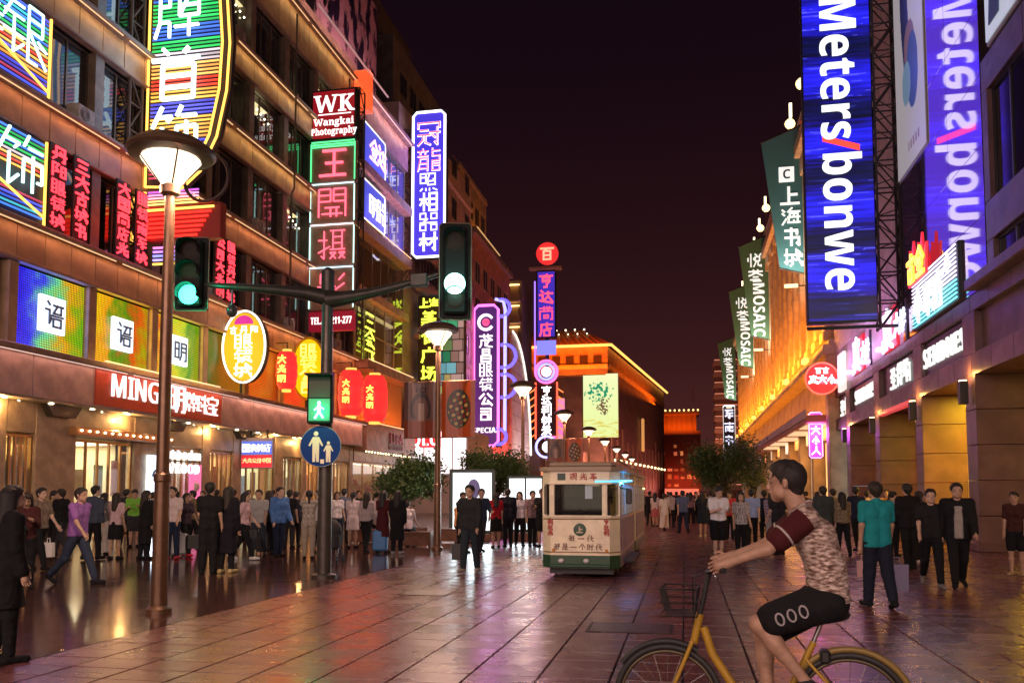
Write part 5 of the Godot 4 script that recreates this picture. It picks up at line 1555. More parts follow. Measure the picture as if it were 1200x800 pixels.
	# blue panels with white neon characters on the second building
	for k in 2:
		var b := thing("blue_panel_sign", ["upper blue panel sign with red and white characters on the glass-front building", "lower blue panel sign with white characters on the glass-front building"][k], "sign", Vector3(-21.75, [26.3, 22.2][k], -57.2), PI / 2, "blue panel signs on the second building")
		sign_box(b, 4.4, 2.9, 0.3, glow(0.05, 0.07, 0.6, 0.8), black, 0.08, white)
		write(b, "金达" if k == 0 else "明器", Vector3(-0.2, 0, 0.02), Vector3(1.6, 0, 0), 1.5, 0.2, glow(1.0, 0.5, 0.6, 2.0) if k == 0 else white)
	var yg := thing("yellow_green_neon_sign", "three yellow-green neon characters in the dark window above the lanterns", "neon sign", Vector3(-21.9, 12.6, -56.9), PI / 2)
	bx("sign_rail", Vector3(-0.05, -1.9, -0.15), Vector3(0.05, 1.9, -0.06), black, yg)
	for i in 3: part("neon_character", glyph("三会飞"[i], 1.15, 0.13, 0.0, true, 1.5), glow(0.75, 1.0, 0.08, 2.0), yg, Vector3(0, 1.25 - i * 1.3, 0.05))
	# camera shop's tall blue sign
	var g := thing("tall_blue_sign", "tall blue vertical sign with a white neon border and six characters", "sign", Vector3(-20.55, 27.25, -66.6))
	sign_box(g, 2.95, 12.5, 0.7, glow(0.06, 0.04, 0.62, 0.9), black, 0.2, glow(0.95, 0.9, 1.0, 2.6))
	for i in 2:
		part("sign_character", glyph("冠龍"[i], 1.85, 0.24, 0.05), glow(1.0, 0.75, 0.9, 2.2), g, Vector3(0, [4.25, 2.05][i], 0.02))
		part("sign_character", glyph("冠龍"[i], 1.85, 0.12, 0.1), glow(0.9, 0.04, 0.1, 1.2), g, Vector3(0, [4.25, 2.05][i], 0.03))
	write(g, "照相器材", Vector3(0, 0.15, 0.02), Vector3(0, -1.68, 0), 1.42, 0.2, white)
	area(g, Vector3(0, 0, 0.2), Vector3.BACK, 2.7, 12.0, Color(0.5, 0.4, 1.0), 8.0)
	var lat2 := Build.new()
	truss(lat2, Vector3(-2.4, 19.0 - 27.25, -0.5), Vector3(-1.55, 32.0 - 27.25, 0.1), 1.4, 0.05)
	part("sign_lattice", lat2, mt(0.12, 0.08, 0.1, 0.6, 0.3), g)
	# food court sign
	var fc := thing("food_court_sign", "narrow dark sign with yellow-green food court characters", "sign", Vector3(-21.05, 14.6, -68.5))
	sign_box(fc, 1.9, 7.4, 0.4, mt(0.06, 0.035, 0.02, 0.5), black, 0.08)
	write(fc, "上海", Vector3(-0.42, 3.1, 0.02), Vector3(0.85, 0, 0), 0.7, 0.12, glow(0.8, 1.0, 0.06, 2.2))
	write(fc, "美食广场", Vector3(0, 1.75, 0.02), Vector3(0, -1.55, 0), 1.15, 0.18, glow(0.8, 1.0, 0.06, 2.2))
	# optician's pink sign with blue loops
	var mc := thing("optician_neon_sign", "pink-bordered vertical optician sign with blue neon loops", "neon sign", Vector3(-20.7, 14.2, -88.2))
	sign_box(mc, 3.0, 15.4, 0.7, glow(0.1, 0.03, 0.2, 0.5), black, 0.3, glow(1.0, 0.15, 0.75, 2.2))
	var cg := Build.new()
	var cp := []
	for i in 13: cp.append(Vector3(cos(0.6 + i / 12.0 * 5.1) * 0.8, 5.7 + sin(0.6 + i / 12.0 * 5.1) * 0.8, 0.1))
	cg.tube(cp, 0.16, 6)
	part("sign_emblem", cg, white, mc)
	part("sign_emblem", small_ball(0.4), glow(1.0, 0.05, 0.15, 1.5), mc, Vector3(0, 5.7, 0.1))
	write(mc, "茂昌眼镜公司", Vector3(0, 3.7, 0.02), Vector3(0, -1.56, 0), 1.32, 0.2, white)
	latin(mc, "SPECIAL", Vector3(0, -5.9, 0.02), 0.55, white)
	for q in [[2.3, 7.2, 0.9], [2.6, 2.0, 1.25], [2.6, -1.2, 1.25], [2.0, -6.6, 0.8]]:
		var lb := Build.new()
		var lp := []
		for i in 17: lp.append(Vector3(q[0] - 0.6 + cos(-1.9 + i / 16.0 * 3.8) * q[2], q[1] + sin(-1.9 + i / 16.0 * 3.8) * q[2], 0.0))
		lb.tube(lp, 0.2, 6)
		part("neon_loop", lb, glow(0.16, 0.12, 1.0, 1.5), mc)
	var vb := Build.new()
	vb.tube([Vector3(1.0, 8.2, 0), Vector3(1.9, 7.9, 0), Vector3(2.1, 7.0, 0), Vector3(2.05, -6.0, 0)], 0.18, 6)
	part("neon_tube", vb, glow(0.35, 0.35, 1.0, 1.8), mc)
	area(mc, Vector3(0, 0, 0.3), Vector3.BACK, 2.8, 14.0, Color(1.0, 0.4, 0.9), 22.0)
	# watch shop's tower of signs
	var hd := thing("watch_shop_sign", "tall watch shop sign tower in blue and red with a red round emblem on top", "neon sign", Vector3(-20.4, 0, -127.0))
	bx("sign_case", Vector3(-1.5, 25.2, -0.8), Vector3(1.5, 35.6, -0.02), black, hd, 0.05)
	bx("sign_face", Vector3(-1.3, 25.4, -0.01), Vector3(1.3, 35.4, 0.02), glow(0.06, 0.03, 0.5, 0.8), hd)
	write(hd, "亨达商店", Vector3(0, 34.0, 0.03), Vector3(0, -2.5, 0), 1.9, 0.32, glow(1.0, 0.06, 0.12, 1.8))
	bx("sign_shelf", Vector3(-2.6, 35.7, -0.8), Vector3(2.4, 36.1, 0.6), mt(0.4, 0.25, 0.2), hd, 0.05)
	var em := Build.new()
	em.lathe([Vector2(0.0, -0.3), Vector2(1.7, -0.3), Vector2(1.7, 0.3), Vector2(0.0, 0.3)], Vector3.ZERO, 24)
	var emo := part("sign_emblem", em, glow(0.8, 0.03, 0.03, 0.9), hd, Vector3(0.2, 38.2, 0))
	emo.rotation.x = PI / 2
	part("sign_character", glyph("百", 1.9, 0.3, 0.1), glow(1.0, 0.25, 0.15, 2.0), hd, Vector3(0.2, 38.2, 0.3))
	bx("sign_face", Vector3(-1.5, 22.6, -0.1), Vector3(1.5, 24.8, 0.1), glow(0.2, 0.2, 0.9, 1.2), hd, 0.05)
	for q in [[20.0, 1.7, Color(1.0, 0.15, 0.5)], [20.0, 1.2, Color(0.3, 0.3, 1.0)], [8.6, 1.6, Color(0.4, 0.4, 1.0)]]:
		var cb := Build.new()
		var pts := []
		for i in 20: pts.append(Vector3(cos(TAU * i / 20) * q[1], q[0] + sin(TAU * i / 20) * q[1], 0.1))
		cb.tube(pts, 0.2, 6, true)
		part("neon_ring", cb, glow(q[2].r, q[2].g, q[2].b, 1.8), hd)
	part("sign_emblem", small_ball(0.8), glow(0.85, 0.85, 1.0, 1.6), hd, Vector3(0, 20.0, 0))
	part("sign_emblem", small_ball(0.9), glow(0.95, 0.95, 1.0, 1.8), hd, Vector3(0.2, 8.6, 0))
	bx("sign_case", Vector3(-1.6, 10.3, -0.6), Vector3(1.6, 18.2, -0.02), mt(0.15, 0.02, 0.02), hd, 0.05)
	bx("sign_face", Vector3(-1.3, 10.5, -0.01), Vector3(1.3, 18.0, 0.02), mt(0.05, 0.02, 0.02), hd)
	write(hd, "亨达利钟表", Vector3(0, 17.1, 0.03), Vector3(0, -1.5, 0), 1.3, 0.24, glow(1.0, 0.98, 1.0, 2.2))
	for s in [-1, 1]:
		var rb := Build.new()
		rb.bar(Vector3(s * 1.65, 9.8, 0.1), Vector3(s * 1.65, 18.4, 0.1), 0.14, 6)
		part("neon_tube", rb, glow(1.0, 0.1, 0.05, 1.8), hd)
		for i in 7:
			var tb := Build.new()
			tb.bar(Vector3(s * 1.7, 10.5 + i * 1.15, 0.05), Vector3(s * 2.6, 9.9 + i * 1.15, 0.05), 0.1, 5)
			part("neon_tube", tb, glow(1.0, 0.25, 0.06, 1.4), hd)
	var bl := Build.new()
	bl.bar(Vector3(-1.75, 20.0, 0.0), Vector3(-1.75, 34.0, 0.0), 0.12, 6)
	part("neon_tube", bl, glow(0.3, 0.15, 1.0, 1.8), hd)
	bx("mast", Vector3(-0.3, 0, -1.0), Vector3(0.3, 36, -0.82), black, hd)
	area(hd, Vector3(0, 22, 0.6), Vector3.BACK, 2.6, 24.0, Color(0.8, 0.3, 0.8), 25.0)
	# shop name on the second building's fascia
	var lb2 := thing("fascia_lettering", "red shop name on the stone fascia under the lanterns", "sign", Vector3(-21.05, 5.6, -60.5), PI / 2)
	bx("sign_rail", Vector3(-1.6, -0.45, -0.03), Vector3(1.6, -0.41, 0.0), black, lb2)
	latin(lb2, "LIBA", Vector3(0, 0.0, 0.02), 0.75, mt(0.45, 0.03, 0.03, 0.4), true, 0.06, 1.3)
	latin(lb2, "RESTAURANT", Vector3(0, -0.66, 0.02), 0.28, mt(0.25, 0.05, 0.03, 0.4), true, 0.03, 1.3)

func oval_sign(label: String, at: Vector3, rx: float, ry: float, face: Material, text: String, badge: bool) -> void:
	var t := thing("oval_sign", label, "sign", at, 0.0, "yellow oval opticians' signs")
	var o := PackedVector2Array()
	var o2 := PackedVector2Array()
	for i in 40:
		o.append(Vector2(cos(TAU * i / 40) * rx, sin(TAU * i / 40) * ry))
		o2.append(Vector2(cos(TAU * i / 40) * (rx - 0.1), sin(TAU * i / 40) * (ry - 0.1)))
	var b := Build.new()
	b.prism(o, -0.45, -0.02)
	part("sign_case", b, mt(0.12, 0.1, 0.05, 0.4), t)
	var f := Build.new()
	f.prism(o2, -0.02, 0.03)
	part("sign_face", f, face, t)
	var r := Build.new()
	var rp := []
	for p in o: rp.append(Vector3(p.x, p.y, 0.0))
	r.tube(rp, 0.055, 6, true)
	part("sign_rim", r, glow(1.0, 0.95, 0.8, 1.6) if badge else mt(0.5, 0.35, 0.02, 0.4), t)
	var white := glow(1.0, 0.98, 0.9, 1.3)
	var s := 0.62 if badge else 0.66
	write(t, text, Vector3(0, 0.25 if badge else 1.05, 0.03), Vector3(0, -0.7, 0), s, 0.12, white if badge else glow(1.0, 0.75, 0.2, 1.2), false, 0.03, "sign_character", 1.4)
	if badge:
		write(t, "古丹阳", Vector3(-0.55, 0.82, 0.03), Vector3(0.55, 0, 0), 0.33, 0.055, white, false, 0.03)
		var d := Build.new()
		var dp := PackedVector2Array([Vector2(-0.5, 1.1)])
		for i in 11: dp.append(Vector2(0.5 * cos(PI - PI * i / 10.0), 1.1 + 0.42 * sin(PI * i / 10.0)))
		d.prism(dp, 0.03, 0.06)
		part("sign_emblem", d, glow(0.55, 0.03, 0.3, 0.9), t)
	var hk := Build.new()
	hk.bar(Vector3(-rx * 0.2, -ry - 0.6, -0.2), Vector3(-rx * 0.2, -ry + 0.1, -0.2), 0.06, 6)
	for y in [0.4, -0.7]:
		var ar := Build.new()
		ar.bar(Vector3(-1.2, y, -0.2), Vector3(-rx + 0.1, y, -0.2), 0.05, 6)
		part("bracket", ar, mt(0.04, 0.05, 0.04, 0.5, 0.4), t)
	part("bracket", hk, mt(0.04, 0.05, 0.04, 0.5, 0.4), t)
	omni(t, Vector3(0, 0, 0.9), Color(1.0, 0.62, 0.15), 0.6, 0.5)

# ---------------------------------------------------------------- signs on the right
func make_right_signs() -> void:
	var black := mt(0.02, 0.02, 0.022, 0.5, 0.3)
	var white := glow(0.93, 1.0, 0.98, 1.15)
	# tall led screen standing out from the facade
	var t := thing("led_tower_screen", "tall blue screen with white lettering running down it, standing out over the street", "screen", Vector3(5.82, 0, -33.0))
	bx("screen_case", Vector3(-1.24, 7.9, -0.5), Vector3(1.24, 22.6, -0.06), black, t, 0.03)
	var f := FastNoiseLite.new()
	f.seed = 21
	f.frequency = 0.02
	var im := Image.create(64, 480, false, Image.FORMAT_RGB8)
	for y in 480:
		var band := 0.5 + 0.5 * sin(y * TAU / 82.0 + 0.8)
		for x in 64:
			var n := f.get_noise_2d(x * 0.5, y * 9.0)
			var k := clampf(0.25 + band * 0.75 + n * 0.55, 0.05, 1.5)
			var c := Color(0.14, 0.13, 0.97) * k
			if n > 0.42: c = c.lerp(Color(0.5, 0.5, 1.0), 0.55)
			if band < 0.12: c = c.lerp(Color(0.02, 0.06, 0.25), 0.6)
			im.set_pixel(x, y, Color(clampf(c.r, 0, 1), clampf(c.g, 0, 1), clampf(c.b, 0, 1)))
	var led := pic_mat(im, 1.05)
	for k in 6:
		var q := Build.new()
		var y0 := 8.0 + k * 2.42
		q.quad(Vector3(-1.2, y0, -0.05), Vector3(1.2, y0, -0.05), Vector3(1.2, y0 + 2.41, -0.05), Vector3(-1.2, y0 + 2.41, -0.05))
		for s in 4: q.t[s] = Vector2((q.v[s].x + 1.2) / 2.4, 1.0 - (q.v[s].y - 8.0) / 14.52)
		part("screen_module", q, led, t)
	for q in [["Meters", 17.65, white, 1.0], ["/", 14.72, glow(1.0, 0.05, 0.03, 1.6), 1.2], ["bonwe", 11.75, white, 1.0]]:
		var o := latin(t, q[0], Vector3(0.05, q[1], -0.02), 1.3, q[2], true, 0.03, 0.93, "screen_lettering")
		o.rotation.z = -PI / 2
	area(t, Vector3(0, 15.2, 0.1), Vector3.BACK, 2.4, 14.2, Color(0.42, 0.26, 1.0), 11.0)
	var lat := Build.new()
	truss(lat, Vector3(1.28, 7.6, -0.5), Vector3(2.05, 23.0, 0.05), 1.05, 0.032)
	for i in 12:
		var y := 8.2 + i * 1.2
		lat.bar(Vector3(1.28, y, 0.05), Vector3(2.05, y + 0.25, 0.05), 0.02, 4)
		lat.bar(Vector3(1.28, y + 0.9, 0.05), Vector3(2.05, y + 0.3, 0.05), 0.02, 4)
	part("screen_lattice", lat, mt(0.03, 0.025, 0.03, 0.6, 0.3), t)
	var fr := Build.new()
	fr.bar(Vector3(-1.26, 7.75, -0.2), Vector3(2.1, 7.75, -0.2), 0.07, 6)
	part("screen_rail", fr, black, t)
	# fashion poster on the polished wall
	var po := thing("fashion_poster", "tall white lit fashion poster on the polished wall between the two blue letterings", "poster", Vector3(7.85, 0, -31.1), -PI / 2)
	bx("poster_frame", Vector3(-1.95, 12.9, -0.25), Vector3(1.95, 21.2, -0.03), mt(0.3, 0.27, 0.28, 0.4), po, 0.03)
	var pm := Image.create(96, 208, false, Image.FORMAT_RGB8)
	for y in 208:
		for x in 96:
			var c := Color(0.72, 0.68, 0.7)
			var u := Vector2((x - 44) / 20.0, (y - 70) / 66.0)
			if absf(u.x + 0.3 * sin(y * 0.03)) < 0.62 and absf(u.y) < 1.0: c = Color(0.14, 0.15, 0.26)
			if Vector2((x - 52) / 17.0, (y - 100) / 22.0).length() < 1.0: c = Color(0.48, 0.35, 0.36)
			if Vector2((x - 60) / 18.0, (y - 126) / 34.0).length() < 1.0: c = Color(0.22, 0.3, 0.5)
			if Vector2((x - 40) / 14.0, (y - 130) / 20.0).length() < 1.0: c = Color(0.45, 0.55, 0.62)
			if y > 185 and y < 194 and x > 40 and x < 80 and (x / 4) % 2 == 0: c = Color(0.5, 0.4, 0.35)
			pm.set_pixel(x, y, c)
	for k in 2:
		var q := Build.new()
		var y0 := 13.0 + k * 4.05
		q.quad(Vector3(-1.9, y0, 0), Vector3(1.9, y0, 0), Vector3(1.9, y0 + 4.05, 0), Vector3(-1.9, y0 + 4.05, 0))
		for s in 4: q.t[s] = Vector2((q.v[s].x + 1.9) / 3.8, 1.0 - (q.v[s].y - 13.0) / 8.1)
		part("poster_screen", q, fashion_mat(pm), po)
	# white and blue lit poster high on the near facade
	var tp := thing("corner_billboard", "pale blue and white billboard at the picture's top right corner", "billboard", Vector3(7.85, 0, -20.6), -PI / 2)
	bx("board", Vector3(-3.0, 13.2, -0.25), Vector3(3.4, 17.5, -0.03), mt(0.3, 0.27, 0.28, 0.4), tp, 0.03)
	for k in 4:
		bx("billboard_light", Vector3(-2.9 + k * 1.57, 13.3, -0.02), Vector3(-1.35 + k * 1.57, 17.4, 0.02), glow(0.55, 0.6, 0.7, 0.6), tp)
		var dg := Build.new()
		dg.prism(PackedVector2Array([Vector2(-2.6 + k * 1.57, 13.6), Vector2(-1.9 + k * 1.57, 13.6), Vector2(-1.5 + k * 1.57, 16.9), Vector2(-2.1 + k * 1.57, 16.9)]), 0.02, 0.05)
		part("billboard_print", dg, mt(0.08, 0.16, 0.3, 0.5), tp)
	# fascia signs over the arcade
	var fs := [[-28.7, "SENDNES", 4.3, "near black fascia sign with white latin shop name over the amber pillar"], [-34.2, "圣得响", 4.5, "black fascia sign with three white characters over the second bay"], [-40.6, "SENDNES", 4.7, "far black fascia sign with white latin shop name over the third bay"]]
	for q in fs:
		var s := thing("fascia_sign", q[3], "sign", Vector3(8.05, 6.08, q[0]), -PI / 2, "black fascia signs over the arcade")
		bx("sign_face", Vector3(-q[2] / 2, -0.55, -0.1), Vector3(q[2] / 2, 0.55, 0.02), mt(0.012, 0.012, 0.013, 0.35), s, 0.02)
		if q[1] == "SENDNES": latin(s, q[1], Vector3(0, 0.0, 0.06), 0.62, glow(0.95, 1.0, 0.95, 0.85), true, 0.06, 1.15)
		else: write(s, q[1], Vector3(-1.0, 0.0, 0.04), Vector3(1.05, 0, 0), 0.78, 0.11, glow(0.95, 1.0, 0.95, 0.85), false, 0.05)
	var far := thing("fascia_sign", "small lit fascia sign at the arcade's far end", "sign", Vector3(8.05, 6.0, -45.7), -PI / 2, "black fascia signs over the arcade")
	bx("sign_face", Vector3(-1.4, -0.6, -0.1), Vector3(1.4, 0.6, 0.02), mt(0.012, 0.012, 0.013, 0.35), far, 0.02)
	write(far, "圣中", Vector3(-0.5, 0, 0.04), Vector3(1.0, 0, 0), 0.75, 0.12, glow(0.95, 1.0, 0.95, 0.85))
	# neon billboard of cyan and white lines
	var nb := thing("striped_neon_billboard", "cyan and white striped neon billboard with yellow flame characters on the beam", "neon sign", Vector3(7.7, 7.15, -28.7), -PI / 2)
	bx("sign_back", Vector3(-2.5, 0.0, -0.35), Vector3(2.45, 1.75, -0.1), mt(0.02, 0.03, 0.05, 0.5), nb, 0.03)
	for i in 13:
		var tb := Build.new()
		tb.bar(Vector3(-2.4, 0.1 + i * 0.128, -0.05), Vector3(2.4, 0.1 + i * 0.128, -0.05), 0.026, 5)
		part("neon_tube", tb, glow(0.2, 0.9, 1.0, 1.5) if i < 5 else glow(0.85, 0.75, 1.0, 1.6), nb)
	write(nb, "小东店", Vector3(-1.4, 0.7, 0.02), Vector3(1.15, 0, 0), 1.0, 0.2, white, false, 0.05)
	part("neon_character", glyph("小", 0.5, 0.1, 0.05), glow(0.8, 0.8, 1.0, 1.6), nb, Vector3(1.9, 1.2, 0.02))
	for i in 2:
		var fl := Build.new()
		fl.prism(PackedVector2Array([Vector2(-0.6, 0), Vector2(0.5, 0), Vector2(0.62, 1.0), Vector2(0.3, 0.7), Vector2(0.15, 1.45), Vector2(-0.1, 0.85), Vector2(-0.35, 1.25), Vector2(-0.4, 0.7), Vector2(-0.65, 0.95)]), -0.08, 0.0)
		part("flame_sign_back", fl, glow(0.85, 0.03, 0.05, 0.9), nb, Vector3(-1.9 + i * 1.05, 1.5, 0.05))
		part("neon_character", glyph("古金"[i], 0.85, 0.15, 0.06), glow(1.0, 0.72, 0.05, 1.8), nb, Vector3(-1.92 + i * 1.05, 2.05, 0.06))
	area(nb, Vector3(0, 0.9, 0.2), Vector3.BACK, 4.6, 1.5, Color(0.6, 0.85, 1.0), 4.0)
	# red and white character signs standing on the beam
	for i in 2:
		var s := thing("standing_character_sign", ["near red and lilac character sign standing on the arcade beam", "far red and lilac character sign standing on the arcade beam"][i], "sign", Vector3(7.75, 7.1, [-34.6, -40.7][i]), -PI / 2, "red and lilac signs on the beam")
		bx("sign_back", Vector3(-1.2, 0.0, -0.2), Vector3(0.9, 1.6, -0.06), glow(0.75, 0.02, 0.05, 0.6), s, 0.03)
		part("sign_character", glyph("真", 1.45, 0.22, 0.08), glow(0.85, 0.75, 1.0, 1.5), s, Vector3(-0.3, 0.8, -0.04))
		write(s, "大楼", Vector3(1.15, 0.75, -0.04), Vector3(0.85, 0, 0), 0.75, 0.13, glow(0.75, 0.75, 1.0, 1.5))
		bx("sign_post", Vector3(-1.45, 0, -0.3), Vector3(-1.25, 1.3, -0.1), mt(0.05, 0.03, 0.05), s)
		bx("sign_post", Vector3(2.0, 0, -0.3), Vector3(2.2, 1.5, -0.1), mt(0.05, 0.03, 0.05), s)
		area(s, Vector3(0.3, 0.8, 0.2), Vector3.BACK, 3.0, 1.4, Color(1.0, 0.45, 0.7), 2.5)
	var wp := thing("white_standing_panel", "plain white lit panel standing at the arcade's far corner", "light box", Vector3(7.7, 6.7, -45.5), -PI / 2)
	bx("lightbox_face", Vector3(-0.1, 0, -0.15), Vector3(1.5, 1.9, 0.0), glow(1.0, 0.88, 0.8, 0.75), wp, 0.03)
	# round red sign
	var rr := thing("round_red_sign", "round red lit sign with white characters at the arcade's far corner", "sign", Vector3(7.05, 7.55, -46.4))
	var d := Build.new()
	d.lathe([Vector2(0.0, -0.12), Vector2(0.78, -0.12), Vector2(0.82, -0.08), Vector2(0.82, 0.08), Vector2(0.78, 0.12), Vector2(0.0, 0.12)], Vector3.ZERO, 32)
	var dd := part("sign_disc", d, glow(0.9, 0.03, 0.02, 0.85), rr)
	dd.rotation.x = PI / 2
	write(rr, "真大小", Vector3(-0.45, -0.05, 0.13), Vector3(0.45, 0, 0), 0.4, 0.08, glow(1.0, 0.95, 0.9, 1.8), false, 0.03)
	write(rr, "百古", Vector3(-0.18, 0.42, 0.13), Vector3(0.36, 0, 0), 0.28, 0.06, glow(1.0, 0.95, 0.9, 1.8), false, 0.03)
	var rim := Build.new()
	var rp := []
	for i in 32: rp.append(Vector3(cos(TAU * i / 32) * 0.82, sin(TAU * i / 32) * 0.82, 0.1))
	rim.tube(rp, 0.05, 6, true)
	part("neon_rim", rim, glow(1.0, 0.1, 0.06, 2.0), rr)
	bx("bracket", Vector3(0.7, -0.05, -0.05), Vector3(0.95, 0.05, 0.05), black, rr)
	# violet neon sign
	var vn := thing("violet_neon_sign", "small violet neon vertical sign under the round red sign", "neon sign", Vector3(7.2, 4.85, -50.0))
	sign_box(vn, 0.75, 2.6, 0.2, glow(0.5, 0.08, 0.6, 0.8), black, 0.06, glow(1.0, 0.35, 1.0, 2.2))
	write(vn, "人大小人", Vector3(0, 0.85, 0.02), Vector3(0, -0.57, 0), 0.42, 0.08, glow(1.0, 0.8, 1.0, 2.0), false, 0.03)
	bx("bracket", Vector3(0.38, 0.6, -0.12), Vector3(0.75, 0.68, -0.05), black, vn)
	omni(vn, Vector3(0, 0, 0.5), Color(0.9, 0.35, 1.0), 2.5, 0.3)
	# green hanging banners
	var bz := [-56.2, -80.2, -98.2, -132.3]
	var bl := ["teal banner with a square emblem and four white characters, nearest of the hanging banners", "green hanging banner with white lettering, second along the gold facade", "green hanging banner with white lettering, third along the gold facade", "green hanging banner with white lettering, farthest and smallest"]
	for i in 4:
		var s := thing("hanging_banner", bl[i], "banner", Vector3(0, 0, bz[i]), 0.0, "banners hanging over the right side of the street")
		var o := PackedVector2Array([Vector2(5.15, 24.3), Vector2(7.75, 25.4), Vector2(7.75, 15.5), Vector2(6.15, 16.0)])
		var b := Build.new()
		b.prism(o, -0.04, 0.0)
		part("cloth", b, mt(0.05, 0.2, 0.23, 0.7) if i == 0 else mt(0.06, 0.17, 0.1, 0.7), s)
		for e in [[o[0], o[1]], [o[3], o[2]]]:
			var rod := Build.new()
			rod.bar(Vector3(e[0].x - 0.05, e[0].y, -0.02), Vector3(e[1].x + 0.2, e[1].y, -0.02), 0.06, 6)
			part("rod", rod, black, s)
		var ink := glow(0.95, 1.0, 0.98, 0.7)  # white print on the cloth glows on its own
		if i == 0:
			bx("emblem", Vector3(6.2, 21.6, 0.01), Vector3(7.15, 22.6, 0.04), ink, s, 0.01)
			latin(s, "C", Vector3(6.68, 22.1, 0.05), 0.6, mt(0.03, 0.11, 0.13), true, 0.02)
			write(s, "上海书城", Vector3(6.85, 20.7, 0.01), Vector3(0.05, -1.35, 0), 1.05, 0.17, ink, false, 0.03)
		else:
			write(s, "悦荟", Vector3(6.55, 23.0, 0.01), Vector3(0.08, -1.5, 0), 1.15, 0.18, ink, false, 0.03)
			var l := latin(s, "MOSAIC", Vector3(6.85, 18.4, 0.01), 1.0, ink, true, 0.03, 0.95)
			l.rotation.z = -PI / 2
		area(s, Vector3(6.6, 14.6, 1.8), Vector3(0, 1, -0.35).normalized(), 2.0, 0.2, Color(1.0, 0.95, 0.88), 22.0)
		bx("unseen_spot_lamp", Vector3(6.2, 14.3, 1.7), Vector3(7.0, 14.5, 1.9), glow(1.0, 0.85, 0.6, 1.0), s)  # unseen lamp on an arm, placed to light the banner cloth
		bx("unseen_lamp_arm", Vector3(7.0, 14.35, 1.75), Vector3(7.9, 14.42, 1.82), black, s)
	# narrow lit sign below the farthest banner
	var ns := thing("narrow_street_sign", "narrow dark sign with pale characters below the farthest banner", "sign", Vector3(6.6, 10.5, -131.0))
	sign_box(ns, 1.8, 8.5, 0.4, mt(0.02, 0.02, 0.05), black, 0.1, glow(0.9, 0.85, 0.8, 0.8))
	write(ns, "东南书店", Vector3(0, 3.0, 0.02), Vector3(0, -2.0, 0), 1.3, 0.24, glow(0.7, 0.75, 1.0, 1.2))

func fashion_mat(im: Image) -> StandardMaterial3D:
	if not cache.has("fashion"): cache["fashion"] = pic_mat(im, 0.55)
	return cache["fashion"]

# ---------------------------------------------------------------- traffic signals on a mast
func signal_head(t: Node3D, w: float, h: float, lit: int, n: int) -> void:
	var black := mt(0.012, 0.014, 0.014, 0.45)
	black.metallic_specular = 0.2
	bx("backboard", Vector3(-w / 2, -h / 2, -0.06), Vector3(w / 2, h / 2, 0.0), black, t, 0.03)
	var rim := Build.new()
	var x := w / 2
	var y := h / 2
	rim.tube([Vector3(-x + 0.05, -y, 0.0), Vector3(x - 0.05, -y, 0.0), Vector3(x, -y + 0.05, 0), Vector3(x, y - 0.05, 0), Vector3(x - 0.05, y, 0), Vector3(-x + 0.05, y, 0), Vector3(-x, y - 0.05, 0), Vector3(-x, -y + 0.05, 0)], 0.014, 5, true)
	part("edge_trim", rim, mt(0.18, 0.14, 0.1, 0.4, 0.4), t)
	bx("housing", Vector3(-w * 0.36, -h * 0.45, 0.0), Vector3(w * 0.36, h * 0.45, 0.14), black, t, 0.04)
	var r := minf(w * 0.32, h * 0.4 / n)
	for i in n:
		var yy := h * 0.3 - i * (h * 0.6 / (n - 1))
		var c := Build.new()
		c.lathe([Vector2(0.0, 0.02), Vector2(r * 0.7, 0.012), Vector2(r, 0.0)], Vector3.ZERO, 20)
		var m := mt(0.02, 0.012, 0.008, 0.45)
		m.metallic_specular = 0.25
		if i == lit: m = glow(0.05, 1.0, 0.62, 5.0)
		var o := part("signal_lens" if i == lit else "lens", c, m, t, Vector3(0, yy, 0.142))
		o.rotation.x = PI / 2
		# hood
		var hd := Build.new()
		for s in 12:
			var a0 := PI * (-0.1 + 1.2 * s / 12.0)
			var a1 := PI * (-0.1 + 1.2 * (s + 1) / 12.0)
			var p0 := Vector3(cos(a0) * r * 1.06, yy + sin(a0) * r * 1.06, 0.14)
			var p1 := Vector3(cos(a1) * r * 1.06, yy + sin(a1) * r * 1.06, 0.14)
			hd.quad(p0, p1, p1 + Vector3(0, 0, 0.2), p0 + Vector3(0, 0, 0.2))
			var k0 := Vector3(p0.x * 1.04, yy + (p0.y - yy) * 1.04, 0.14)
			var k1 := Vector3(p1.x * 1.04, yy + (p1.y - yy) * 1.04, 0.14)
			hd.quad(k1, k0, k0 + Vector3(0, 0, 0.2), k1 + Vector3(0, 0, 0.2))
		part("hood", hd, black, t)

